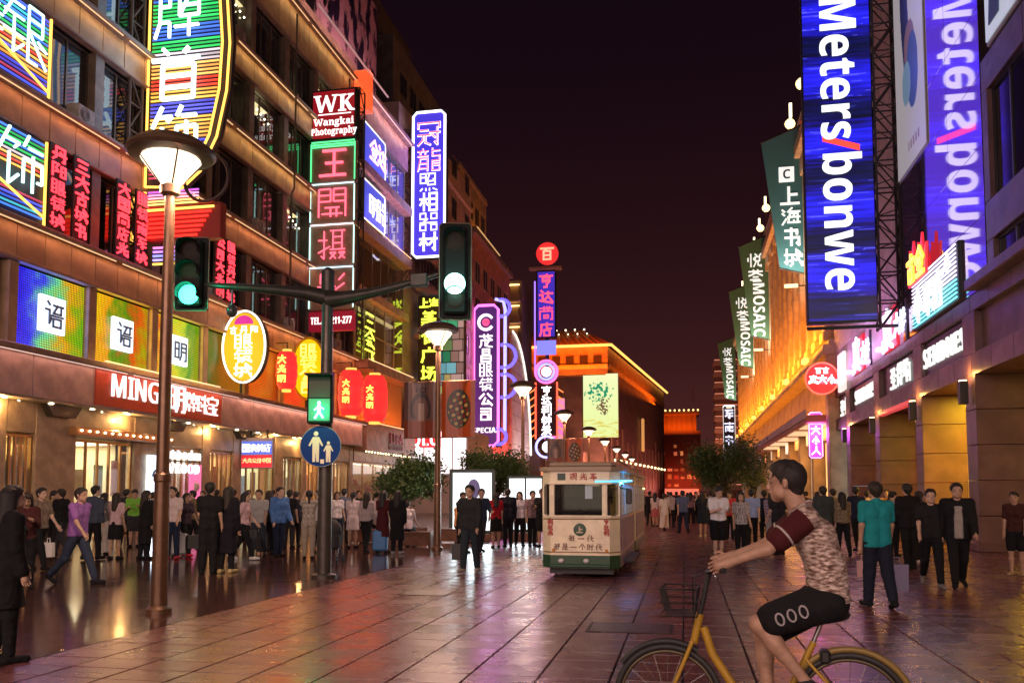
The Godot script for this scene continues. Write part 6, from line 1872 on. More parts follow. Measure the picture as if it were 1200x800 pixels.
func make_traffic_mast() -> void:
	var steel := mt(0.07, 0.058, 0.052, 0.45, 0.5, 0.2, 1.5)
	var at := Vector3(-6.82, 0, -15.46)
	var t := thing("signal_mast", "dark traffic signal mast with two curved arms in front of the shops", "signal mast", at)
	var p := Build.new()
	p.lathe([Vector2(0.24, 0), Vector2(0.24, 0.05), Vector2(0.14, 0.08), Vector2(0.13, 2.0), Vector2(0.105, 5.5), Vector2(0.13, 5.55), Vector2(0.13, 5.95), Vector2(0.05, 6.02)], Vector3.ZERO, 16)
	part("pole", p, steel, t)
	var a := Build.new()
	var l := []
	var r := []
	for i in 9:
		var u := i / 8.0
		l.append(Vector3(-2.95 * u, 5.42 + 0.42 * pow(u, 0.7), 0.0))
		r.append(Vector3(2.35 * u, 5.38 + 0.42 * pow(u, 1.5), 0.0))
	a.tube(l, [0.17, 0.145, 0.12, 0.1, 0.085, 0.075, 0.065, 0.055, 0.045], 10)
	a.tube(r, [0.17, 0.145, 0.12, 0.1, 0.085, 0.075, 0.065, 0.055, 0.045], 10)
	part("arm", a, steel, t)
	bx("junction_box", Vector3(1.72, 5.55, -0.08), Vector3(2.05, 5.8, 0.1), steel, t, 0.02)
	var cam_ := Build.new()
	cam_.ball(Vector3(-2.05, 5.25, 0.0), Vector3(0.11, 0.13, 0.11), 12, 8)
	cam_.bar(Vector3(-2.05, 5.3, 0), Vector3(-2.05, 5.75, 0), 0.025, 6)
	part("dome_camera", cam_, mt(0.05, 0.05, 0.055, 0.15), t)
	for i in 2:
		var br := Build.new()
		br.bar(Vector3([-2.6, -2.75][i], 5.5, 0), Vector3([-2.6, -2.75][i], 6.4 - i * 0.2, 0), 0.02, 6)
		part("aerial", br, steel, t)
	var face := atan2(-at.x, -at.z) # turned to the viewer's side of the crossing
	face = 0.22
	var h1 := thing("traffic_light", "traffic light showing green at the end of the left arm", "traffic light", at + Vector3(-2.9, 6.02, 0.1), face, "traffic lights on the mast")
	signal_head(h1, 0.68, 1.5, 2, 3)
	omni(h1, Vector3(0, -0.45, 0.55), Color(0.1, 1.0, 0.7), 0.9, 0.1)
	bx("clamp", Vector3(-0.04, -0.3, -0.14), Vector3(0.04, 0.3, -0.05), steel, h1)
	var h2 := thing("traffic_light", "larger traffic light with a dazzling green lens on the right arm", "traffic light", at + Vector3(2.62, 5.78, 0.12), face, "traffic lights on the mast")
	signal_head(h2, 0.6, 1.85, -1, 2)
	var lens := Build.new()
	lens.ball(Vector3(0, -0.28, 0.2), Vector3(0.2, 0.2, 0.06), 18, 10)
	part("signal_lens", lens, glow(0.4, 1.0, 0.85, 5.0), h2)
	omni(h2, Vector3(0, -0.28, 0.8), Color(0.5, 1.0, 0.9), 0.6, 0.1)
	bx("clamp", Vector3(-0.04, -0.3, -0.14), Vector3(0.04, 0.3, -0.05), steel, h2)
	# pedestrian signal
	var ps := thing("pedestrian_signal", "small green walking-man signal on the mast above the blue sign", "traffic light", at + Vector3(-0.02, 3.4, 0.22), face)
	bx("housing", Vector3(-0.24, -0.48, -0.08), Vector3(0.24, 0.48, 0.1), mt(0.012, 0.014, 0.014, 0.45), ps, 0.03)
	bx("signal_face", Vector3(-0.2, -0.42, 0.1), Vector3(0.2, 0.0, 0.115), glow(0.0, 0.2, 0.11, 0.6), ps)
	var man := Build.new()
	man.ball(Vector3(0.0, -0.08, 0.13), Vector3(0.035, 0.035, 0.012), 10, 6)
	for q in [[0, -0.12, 0.0, -0.24, 0.035], [0, -0.24, -0.08, -0.38, 0.022], [0, -0.24, 0.08, -0.37, 0.022], [0, -0.14, -0.09, -0.22, 0.017], [0, -0.14, 0.09, -0.2, 0.017]]: man.bar(Vector3(q[0], q[1], 0.13), Vector3(q[2], q[3], 0.13), q[4], 6)
	part("signal_figure", man, glow(0.25, 1.0, 0.75, 4.0), ps)
	bx("lens", Vector3(-0.2, 0.03, 0.1), Vector3(0.2, 0.43, 0.112), mt(0.015, 0.012, 0.012, 0.6), ps)
	bx("visor", Vector3(-0.25, 0.44, 0.1), Vector3(0.25, 0.47, 0.32), mt(0.012, 0.014, 0.014, 0.45), ps)
	omni(ps, Vector3(0, -0.2, 0.5), Color(0.1, 1.0, 0.6), 0.5, 0.08)
	# round blue footpath sign
	var s := thing("footpath_sign", "round blue sign with a white adult and child on the mast", "road sign", at + Vector3(-0.02, 2.5, 0.18), 0.2)
	var d := Build.new()
	d.lathe([Vector2(0.0, -0.012), Vector2(0.385, -0.012), Vector2(0.395, 0.0), Vector2(0.385, 0.012), Vector2(0.0, 0.012)], Vector3.ZERO, 40)
	var navy := mt(0.01, 0.03, 0.16, 0.65)
	navy.metallic_specular = 0.2
	var dd := part("disc", d, navy, s)
	dd.rotation.x = PI / 2
	var ring := Build.new()
	var rp := []
	for i in 40: rp.append(Vector3(cos(TAU * i / 40) * 0.388, sin(TAU * i / 40) * 0.388, 0.004))
	ring.tube(rp, 0.01, 5, true)
	part("rim", ring, mt(0.3, 0.32, 0.36, 0.4, 0.3), s)
	var wm := mt(0.72, 0.56, 0.45, 0.5)
	for q in [[-0.09, 0.0, 1.0, "adult_figure"], [0.15, -0.1, 0.68, "child_figure"]]:
		var f := Build.new()
		var k: float = q[2]
		var c := Vector2(q[0], q[1])
		f.ball(Vector3(c.x, c.y + 0.24 * k, 0.016), Vector3(0.048, 0.048, 0.008) * k, 14, 6)
		var body := PackedVector2Array([Vector2(-0.06, 0.18), Vector2(0.06, 0.18), Vector2(0.14, 0.02), Vector2(0.115, 0.0), Vector2(0.065, 0.08), Vector2(0.062, -0.3), Vector2(0.012, -0.3), Vector2(0.0, -0.1), Vector2(-0.012, -0.3), Vector2(-0.062, -0.3), Vector2(-0.065, 0.08), Vector2(-0.115, 0.0), Vector2(-0.14, 0.02)])
		for i in body.size(): body[i] = body[i] * k + c
		f.prism(body, 0.012, 0.02)
		part(q[3], f, wm, s)
	bx("sticker", Vector3(0.0, -0.33, 0.012), Vector3(0.07, -0.25, 0.018), wm, s)

# ---------------------------------------------------------------- benches, light boxes and other furniture
func make_furniture() -> void:
	var wood := mt(0.16, 0.065, 0.035, 0.45, 0.0, 0.3, 1.2)
	var dark := mt(0.03, 0.045, 0.045, 0.4, 0.3)
	# free-standing advertising light boxes
	var lb := thing("advertising_lightbox", "tall white advertising light box behind the man in black", "light box", Vector3(-7.04, 0, -28.0), 0.12)
	bx("frame", Vector3(-0.78, 0.25, -0.14), Vector3(0.78, 2.42, -0.01), dark, lb, 0.02)
	for q in [[-0.78, 0.25, -0.66, 2.42], [0.66, 0.25, 0.78, 2.42], [-0.66, 0.25, 0.66, 0.36], [-0.66, 2.3, 0.66, 2.42]]: bx("frame", Vector3(q[0], q[1], -0.01), Vector3(q[2], q[3], 0.04), dark, lb, 0.01)
	bx("lightbox_face", Vector3(-0.66, 0.36, -0.008), Vector3(0.66, 2.3, 0.005), glow(0.82, 0.95, 0.98, 1.15), lb)
	var pic := Build.new()
	pic.ball(Vector3(0.05, 1.75, 0.006), Vector3(0.22, 0.34, 0.012), 14, 8)
	pic.ball(Vector3(0.08, 1.0, 0.006), Vector3(0.2, 0.3, 0.012), 14, 8)
	part("printed_figure", pic, mt(0.12, 0.14, 0.4, 0.5), lb)
	bx("foot", Vector3(-0.6, 0, -0.2), Vector3(0.6, 0.25, 0.1), wood, lb, 0.02)
	area(lb, Vector3(0, 1.33, 0.08), Vector3.BACK, 1.3, 1.9, Color(0.88, 0.97, 1.0), 7.0)
	var l2 := thing("double_lightbox", "white advertising light box split in two panes beside the tram", "light box", Vector3(-5.25, 0, -28.2), 0.1)
	bx("frame", Vector3(-0.62, 0.3, -0.14), Vector3(0.62, 2.2, -0.01), dark, l2, 0.02)
	for q in [[-0.54, -0.03], [0.03, 0.54]]: bx("lightbox_face", Vector3(q[0], 0.4, -0.008), Vector3(q[1], 2.1, 0.01), glow(0.85, 0.97, 1.0, 1.2), l2)
	bx("foot", Vector3(-0.5, 0, -0.2), Vector3(0.5, 0.3, 0.1), wood, l2, 0.02)
	area(l2, Vector3(0, 1.25, 0.06), Vector3.BACK, 1.1, 1.7, Color(0.9, 0.97, 1.0), 5.0)
	# benches round the planters
	var spots := [[-8.35, -24.9, 1.7, "dark brown wooden bench under the seated man in white"], [-9.9, -26.4, 1.9, "low brown bench behind the bench with the seated man"], [-7.3, -27.2, 1.4, "short brown bench end in front of the light box"]]
	for q in spots:
		var b := thing("bench", q[3], "bench", Vector3(q[0], 0, q[1]), 0.05, "brown benches round the planters")
		for i in 4: bx("seat_slat", Vector3(-q[2] / 2, 0.4, -0.24 + i * 0.125), Vector3(q[2] / 2, 0.45, -0.125 + i * 0.125), wood, b, 0.01)
		bx("side_panel", Vector3(-q[2] / 2, 0.0, -0.25), Vector3(-q[2] / 2 + 0.08, 0.4, 0.26), wood, b, 0.01)
		bx("side_panel", Vector3(q[2] / 2 - 0.08, 0.0, -0.25), Vector3(q[2] / 2, 0.4, 0.26), wood, b, 0.01)
		bx("front_panel", Vector3(-q[2] / 2 + 0.08, 0.04, 0.2), Vector3(q[2] / 2 - 0.08, 0.4, 0.23), wood, b)
	# pushchair, suitcases and bags
	var pc := thing("pushchair", "black covered pushchair in front of the woman raising a phone", "pushchair", Vector3(-7.95, 0, -18.4), 0.2)
	var hood := Build.new()
	hood.ball(Vector3(0, 0.72, 0), Vector3(0.25, 0.3, 0.33), 16, 10)
	part("hood", hood, mt(0.02, 0.02, 0.022, 0.8), pc)
	bx("seat", Vector3(-0.23, 0.32, -0.3), Vector3(0.23, 0.72, 0.3), mt(0.018, 0.018, 0.02, 0.85), pc, 0.08)
	for q in [[-0.22, -0.3], [0.22, -0.3], [-0.2, 0.33], [0.2, 0.33]]:
		var wb := Build.new()
		var wp := []
		for i in 16: wp.append(Vector3(q[0], 0.1 + cos(TAU * i / 16) * 0.075, q[1] + sin(TAU * i / 16) * 0.075))
		wb.tube(wp, 0.022, 6, true)
		part("wheel", wb, mt(0.02, 0.02, 0.02, 0.7), pc)
		var lg := Build.new()
		lg.bar(Vector3(q[0], 0.1, q[1]), Vector3(q[0] * 0.9, 0.45, 0), 0.015, 6)
		part("leg", lg, mt(0.2, 0.2, 0.2, 0.3, 0.8), pc)
	var hb := Build.new()
	hb.tube([Vector3(-0.2, 0.6, -0.3), Vector3(-0.2, 1.0, -0.5), Vector3(0.2, 1.0, -0.5), Vector3(0.2, 0.6, -0.3)], 0.015, 6)
	part("handle", hb, mt(0.05, 0.05, 0.05, 0.5), pc)
	suitcase(Vector3(-12.55, 0, -19.6), 0.4, mt(0.42, 0.42, 0.44, 0.3, 0.3), "silver hard suitcase standing behind the near lamp post")
	suitcase(Vector3(-11.0, 0, -21.0), -0.3, mt(0.03, 0.03, 0.035, 0.5), "black suitcase in the crowd left of the mast")
	suitcase(Vector3(-8.05, 0, -21.9), 0.1, mt(0.05, 0.18, 0.42, 0.4), "blue and white litter-bin-sized case behind the mast foot")

func suitcase(at: Vector3, turn: float, m: Material, label: String) -> void:
	var t := thing("suitcase", label, "suitcase", at, turn, "luggage in the crowd")
	bx("shell", Vector3(-0.2, 0.06, -0.12), Vector3(0.2, 0.62, 0.12), m, t, 0.05)
	for i in 4: bx("rib", Vector3(-0.15 + i * 0.095, 0.1, 0.12), Vector3(-0.13 + i * 0.095, 0.58, 0.128), m, t)
	var h := Build.new()
	h.tube([Vector3(-0.1, 0.62, -0.08), Vector3(-0.1, 0.98, -0.08), Vector3(0.1, 0.98, -0.08), Vector3(0.1, 0.62, -0.08)], 0.011, 6)
	part("handle", h, mt(0.1, 0.1, 0.1, 0.4, 0.5), t)
	for s in [-1, 1]:
		for z in [-0.08, 0.08]:
			var w := Build.new()
			w.ball(Vector3(s * 0.15, 0.03, z), Vector3(0.018, 0.03, 0.03), 10, 6)
			part("wheel", w, mt(0.02, 0.02, 0.02), t)

# a soft bag hanging from a hand at "at"
func hand_bag(at: Vector3, w: float, h: float, m: Material, label: String, turn := 0.0) -> void:
	var t := thing("carried_bag", label, "bag", at, turn, "bags carried by pedestrians")
	var b := Build.new()
	var y0 := -h
	var y1 := -h * 0.12
	var d := w * 0.42
	var lo := [Vector3(-w * 0.9, y0, d), Vector3(w * 0.9, y0, d), Vector3(w * 0.9, y0, -d), Vector3(-w * 0.9, y0, -d)]
	var hi := [Vector3(-w, y1, d * 0.6), Vector3(w, y1, d * 0.6), Vector3(w, y1, -d * 0.6), Vector3(-w, y1, -d * 0.6)]
	for i in 4: b.quad(lo[i], lo[(i + 1) % 4], hi[(i + 1) % 4], hi[i])
	b.quad(lo[3], lo[2], lo[1], lo[0])
	b.quad(hi[0], hi[1], hi[2], hi[3])
	part("pouch", b, m, t)
	var hd := Build.new()
	hd.tube([Vector3(-w * 0.3, -h * 0.2, 0), Vector3(-w * 0.2, 0.05, 0), Vector3(w * 0.2, 0.05, 0), Vector3(w * 0.3, -h * 0.2, 0)], 0.01, 5)
	part("handle", hd, m, t)

# ---------------------------------------------------------------- trees
func make_trees() -> void:
	var spots := [[Vector3(-9.4, 0, -28.0), 1.25, 2.05, 1.05, 7000, "small leafy planter tree left of the banner lamp"], [Vector3(-7.1, 0, -32.0), 1.45, 2.45, 1.25, 7000, "bushy planter tree behind the white light boxes"], [Vector3(2.2, 0, -48.8), 2.0, 3.15, 2.0, 15000, "dark round street tree in front of the gold-lit facade"], [Vector3(4.6, 0, -60.0), 1.0, 2.6, 1.1, 3000, "smaller dark tree behind the round street tree"]]
	for q in spots:
		var t := thing("street_tree", q[5], "tree", q[0], 0.0, "trees along the street")
		var r := RandomNumberGenerator.new()
		r.seed = int(q[2] * 100)
		var bark := mt(0.06, 0.035, 0.02, 0.9, 0.0, 0.3, 2.0)
		var rx: float = q[1]
		var cy: float = q[2]
		var tr := Build.new()
		tr.tube([Vector3(0, 0, 0), Vector3(0.03, cy * 0.4, 0.02), Vector3(-0.02, cy * 0.75, 0)], [0.11, 0.085, 0.06], 8)
		var clumps := []
		for i in 16:
			var d := Vector3(r.randf_range(-1, 1), r.randf_range(-0.8, 1), r.randf_range(-1, 1))
			d = d.normalized() * r.randf_range(0.35, 0.95)
			var c := Vector3(d.x * rx, cy + d.y * q[3] * 0.62, d.z * rx)
			clumps.append([c, r.randf_range(0.25, 0.5) * rx])
			tr.tube([Vector3(0, cy * 0.55, 0), Vector3(c.x * 0.4, lerpf(cy * 0.55, c.y, 0.6), c.z * 0.4), c], [0.045, 0.03, 0.012], 5)
		part("trunk", tr, bark, t)
		var lv := [Build.new(), Build.new()]
		for i in q[4]:
			var cl: Array = clumps[r.randi_range(0, 15)]
			var o := Vector3(r.randfn(), r.randfn(), r.randfn()) * 0.5
			var p: Vector3 = cl[0] + o * cl[1]
			var ax := Vector3(r.randf_range(-1, 1), r.randf_range(-0.5, 1), r.randf_range(-1, 1)).normalized()
			var bx_ := ax.cross(Vector3(r.randf_range(-1, 1), r.randf_range(-1, 1), r.randf_range(-1, 1))).normalized()
			var s := r.randf_range(0.05, 0.095)
			lv[i % 2].quad(p, p + ax * s + bx_ * s * 0.45, p + ax * s * 2.1, p + ax * s - bx_ * s * 0.45)
		var g1 := mt(0.035, 0.07, 0.018, 0.55)
		var g2 := mt(0.05, 0.085, 0.02, 0.55)
		for g in [g1, g2]:
			g.backlight_enabled = true
			g.backlight = lin(0.05, 0.09, 0.02)
		part("crown", lv[0], g1, t)
		part("crown", lv[1], g2, t)
		# planter box
		var pb := thing("planter", ["square wooden planter under the small leafy tree", "square wooden planter under the bushy tree", "square wooden planter under the round street tree", "square wooden planter under the far small tree"][spots.find(q)], "planter", q[0], 0.0, "planters of the street trees")
		for s in [-1, 1]:
			bx("planter_board", Vector3(-0.6, 0, s * 0.56), Vector3(0.6, 0.42, s * 0.62), mt(0.14, 0.06, 0.035, 0.5, 0.0, 0.3, 1.2), pb, 0.01)
			bx("planter_board", Vector3(s * 0.6, 0, -0.56), Vector3(s * 0.54, 0.42, 0.56), mt(0.14, 0.06, 0.035, 0.5, 0.0, 0.3, 1.2), pb, 0.01)
		bx("soil", Vector3(-0.54, 0.02, -0.555), Vector3(0.54, 0.36, 0.555), mt(0.03, 0.02, 0.012, 0.95), pb)

# ---------------------------------------------------------------- sightseeing tram
func make_tram() -> void:
	var t := thing("sightseeing_tram", "cream and green sightseeing tram coming down the middle of the street", "tram", Vector3(-1.95, 0, -16.05))
	var cream := mt(0.8, 0.7, 0.52, 0.32, 0.0, 0.12, 0.9)
	cream.clearcoat_enabled = true
	cream.clearcoat = 0.6
	cream.clearcoat_roughness = 0.12
	var green := mt(0.015, 0.06, 0.03, 0.3)
	var dark := mt(0.02, 0.018, 0.018, 0.5)
	var pane := glass(0.01, 0.012, 0.015, 0.55)
	var reflection_paint := mt(0.16, 0.11, 0.2, 0.2, 0.0, 0.12, 0.9)  # purple reflections of the street, painted into the right side panels
	reflection_paint.clearcoat_enabled = true
	reflection_paint.clearcoat = 0.8
	for car in 2:
		var z0 := -0.0 - car * 5.15
		var z1 := z0 - 4.75
		# plan outline with a blunt three-sided nose
		var o := PackedVector2Array([Vector2(-0.74, -z1), Vector2(-0.74, -z0 + 0.22), Vector2(-0.56, -z0), Vector2(0.56, -z0), Vector2(0.74, -z0 + 0.22), Vector2(0.74, -z1)])
		var flat := Transform3D(Basis(Vector3(1, 0, 0), Vector3(0, 0, -1), Vector3(0, 1, 0)), Vector3.ZERO)
		for q in [["skirt", 0.2, 0.44, green], ["lower_body", 0.44, 1.18, cream], ["upper_body", 1.78, 2.02, cream]]:
			var b := Build.new()
			b.prism(o, q[1], q[2])
			var bb := Build.new()
			bb.add(b, flat)
			part(q[0], bb, q[3], t)
		# band of windows: posts and panes
		for s in [-1, 1]:
			var n := 5
			for i in n + 1:
				var z := lerpf(z0 - 0.25, z1 + 0.05, float(i) / n)
				bx("window_post", Vector3(s * 0.74, 1.18, z + 0.04), Vector3(s * 0.66, 1.78, z - 0.04), cream, t)
			for i in n:
				var za := lerpf(z0 - 0.25, z1 + 0.05, float(i) / n) - 0.05
				var zb := lerpf(z0 - 0.25, z1 + 0.05, float(i + 1) / n) + 0.05
				bx("side_window", Vector3(s * 0.71, 1.18, za), Vector3(s * 0.69, 1.78, zb), pane, t)
				bx("side_panel", Vector3(s * 0.744, 0.5, za + 0.02), Vector3(s * 0.752, 1.1, zb - 0.02), reflection_paint if s > 0 else cream, t, 0.003)
		for i in 4:
			for s in [-1, 1]: bx("seat_back", Vector3(s * 0.12, 1.0, z0 - 0.95 - i), Vector3(s * 0.56, 1.52, z0 - 1.02 - i), mt(0.12, 0.045, 0.02, 0.5), t, 0.03)
		bx("cabin_lamp", Vector3(-0.12, 1.75, z0 - 2.0), Vector3(0.12, 1.78, z0 - 2.6), glow(1.0, 0.75, 0.45, 0.5), t)
		bx("rear_wall", Vector3(-0.7, 1.18, z1), Vector3(0.7, 1.78, z1 + 0.05), cream, t)
		# roof with a raised middle
		var rf := Build.new()
		var ro := PackedVector2Array([Vector2(-0.8, -z1), Vector2(-0.8, -z0 + 0.2), Vector2(-0.6, -z0 - 0.05), Vector2(0.6, -z0 - 0.05), Vector2(0.8, -z0 + 0.2), Vector2(0.8, -z1)])
		var rb := Build.new()
		rb.prism(ro, 2.02, 2.1)
		rf.add(rb, flat)
		rf.bev(Vector3(-0.62, 2.1, z0 - 0.2), Vector3(0.62, 2.2, z1 + 0.1), 0.04)
		part("roof", rf, mt(0.3, 0.22, 0.16, 0.45), t)
		var rl := Build.new()
		for s in [-1, 1]: rl.bar(Vector3(s * 0.68, 2.24, z0 - 0.25), Vector3(s * 0.68, 2.24, z1 + 0.2), 0.02, 6)
		for i in 5:
			for s in [-1, 1]: rl.bar(Vector3(s * 0.68, 2.1, z0 - 0.3 - i * 1.0), Vector3(s * 0.68, 2.24, z0 - 0.3 - i * 1.0), 0.015, 5)
		part("roof_rail", rl, mt(0.2, 0.12, 0.08, 0.4, 0.4), t)
		bx("chassis", Vector3(-0.6, 0.08, z0 - 0.2), Vector3(0.6, 0.22, z1 + 0.1), dark, t)
		for s in [-1, 1]:
			for zz in [z0 - 0.9, z1 + 0.9]:
				var w := Build.new()
				var wp := []
				for i in 18: wp.append(Vector3(s * 0.58, 0.2 + cos(TAU * i / 18) * 0.14, zz + sin(TAU * i / 18) * 0.14))
				w.tube(wp, 0.06, 8, true)
				part("wheel", w, dark, t)
	var dash := Build.new()
	dash.bev(Vector3(-0.55, 1.1, -0.5), Vector3(0.55, 1.24, -0.12), 0.03)
	part("dashboard", dash, dark, t)
	var sw := Build.new()
	var swp := []
	for i in 20: swp.append(Vector3(-0.2 + cos(TAU * i / 20) * 0.16, 1.34 + sin(TAU * i / 20) * 0.15, -0.42 + sin(TAU * i / 20) * 0.06))
	sw.tube(swp, 0.014, 6, true)
	part("steering_wheel", sw, dark, t)
	for y in [0.5, 1.12]:
		var tr := Build.new()
		tr.tube([Vector3(-0.745, y, -4.7), Vector3(-0.745, y, -0.22), Vector3(-0.565, y, 0.005), Vector3(0.565, y, 0.005), Vector3(0.745, y, -0.22), Vector3(0.745, y, -4.7)], 0.011, 6)
		part("trim_strip", tr, mt(0.3, 0.2, 0.1, 0.3, 0.5), t)
	for s in [-1, 1]: bx("indicator_lamp", Vector3(s * 0.5 - 0.03, 0.5, 0.0), Vector3(s * 0.5 + 0.03, 0.56, 0.02), mt(0.5, 0.2, 0.03, 0.3), t, 0.01)
	# nose: windows, slanted side lights, lettering
	bx("windscreen", Vector3(-0.48, 1.2, -0.06), Vector3(0.42, 1.76, -0.04), pane, t)
	for x in [-0.53, 0.47]: bx("window_post", Vector3(x - 0.05, 1.18, -0.09), Vector3(x + 0.05, 1.78, 0.0), cream, t, 0.01)
	for s in [-1, 1]:
		var g := Build.new()
		g.quad(Vector3(s * 0.57, 1.2, -0.02), Vector3(s * 0.72, 1.2, -0.21), Vector3(s * 0.72, 1.76, -0.21), Vector3(s * 0.57, 1.76, -0.02))
		part("corner_window", g, pane, t)
		bx("window_post", Vector3(s * 0.74, 1.18, -0.2), Vector3(s * 0.68, 1.78, -0.28), cream, t)
	bx("window_frame", Vector3(-0.6, 1.15, 0.0), Vector3(0.6, 1.19, 0.02), cream, t, 0.005)
	bx("window_frame", Vector3(-0.6, 1.77, 0.0), Vector3(0.6, 1.81, 0.03), cream, t, 0.005)
	bx("paper_notice", Vector3(0.1, 1.5, -0.035), Vector3(0.24, 1.74, -0.03), mt(0.35, 0.45, 0.55, 0.5), t)
	bx("green_plate", Vector3(-0.42, 1.85, 0.002), Vector3(-0.27, 1.98, 0.01), mt(0.01, 0.05, 0.04, 0.4), t)
	var redm := mt(0.35, 0.03, 0.02, 0.5)
	var ink := mt(0.2, 0.1, 0.06, 0.5)
	write(t, "观光车", Vector3(-0.12, 1.92, 0.004), Vector3(0.19, 0, 0), 0.12, 0.02, redm, false, 0.004, "lettering")
	write(t, "每一代", Vector3(-0.16, 0.76, 0.004), Vector3(0.18, 0, 0), 0.11, 0.016, ink, false, 0.004, "lettering")
	write(t, "都是一个时代", Vector3(-0.44, 0.6, 0.004), Vector3(0.16, 0, 0), 0.11, 0.016, ink, false, 0.004, "lettering")
	write(t, "利达光", Vector3(-0.56, 1.06, 0.006), Vector3(0, -0.1, 0), 0.085, 0.022, redm, false, 0.004, "lettering")
	write(t, "亨达利", Vector3(0.5, 1.06, 0.006), Vector3(0, -0.1, 0), 0.085, 0.022, redm, false, 0.004, "lettering")
	var em := Build.new()
	em.lathe([Vector2(0.0, 0.01), Vector2(0.1, 0.008), Vector2(0.12, 0.0)], Vector3.ZERO, 22)
	var e := part("emblem", em, mt(0.02, 0.07, 0.04, 0.3), t, Vector3(0.0, 0.92, 0.002))
	e.rotation.x = PI / 2
	part("emblem_mark", glyph("上", 0.1, 0.025, 0.004), mt(0.5, 0.42, 0.3), t, Vector3(0.0, 0.92, 0.012))
	for x in [-0.35, 0.12]:
		var hl := Build.new()
		hl.ball(Vector3(x, 0.34, 0.03), Vector3(0.06, 0.045, 0.04), 12, 8)
		part("headlamp", hl, mt(0.5, 0.5, 0.5, 0.15), t)
	bx("bumper", Vector3(-0.58, 0.22, 0.0), Vector3(0.58, 0.28, 0.05), green, t, 0.015)
	var bl := Build.new()
	bl.bar(Vector3(0.78, 1.83, -0.05), Vector3(0.78, 1.88, -3.2), 0.022, 6)
	part("blue_light_strip", bl, glow(0.1, 0.55, 1.0, 2.5), t)
	var bl2 := Build.new()
	bl2.bar(Vector3(0.3, 1.82, 0.04), Vector3(0.78, 1.83, -0.05), 0.018, 6)
	part("blue_light_strip", bl2, glow(0.1, 0.55, 1.0, 1.6), t)
	omni(t, Vector3(0.85, 1.8, -1.2), Color(0.2, 0.6, 1.0), 0.35, 0.05)
	bx("rear_light_strip", Vector3(0.745, 1.72, -9.0), Vector3(0.775, 1.76, -9.8), glow(1.0, 0.75, 0.35, 2.0), t)
	# goods and a bicycle-like rack hung on the side
	bx("step_board", Vector3(0.74, 0.24, -1.2), Vector3(0.92, 0.28, -3.6), dark, t)
	var mir := Build.new()
	mir.bar(Vector3(0.74, 1.7, -0.25), Vector3(0.9, 1.68, -0.1), 0.012, 5)
	mir.bev(Vector3(0.86, 1.4, -0.12), Vector3(0.97, 1.68, -0.08), 0.02)
	part("mirror", mir, dark, t)

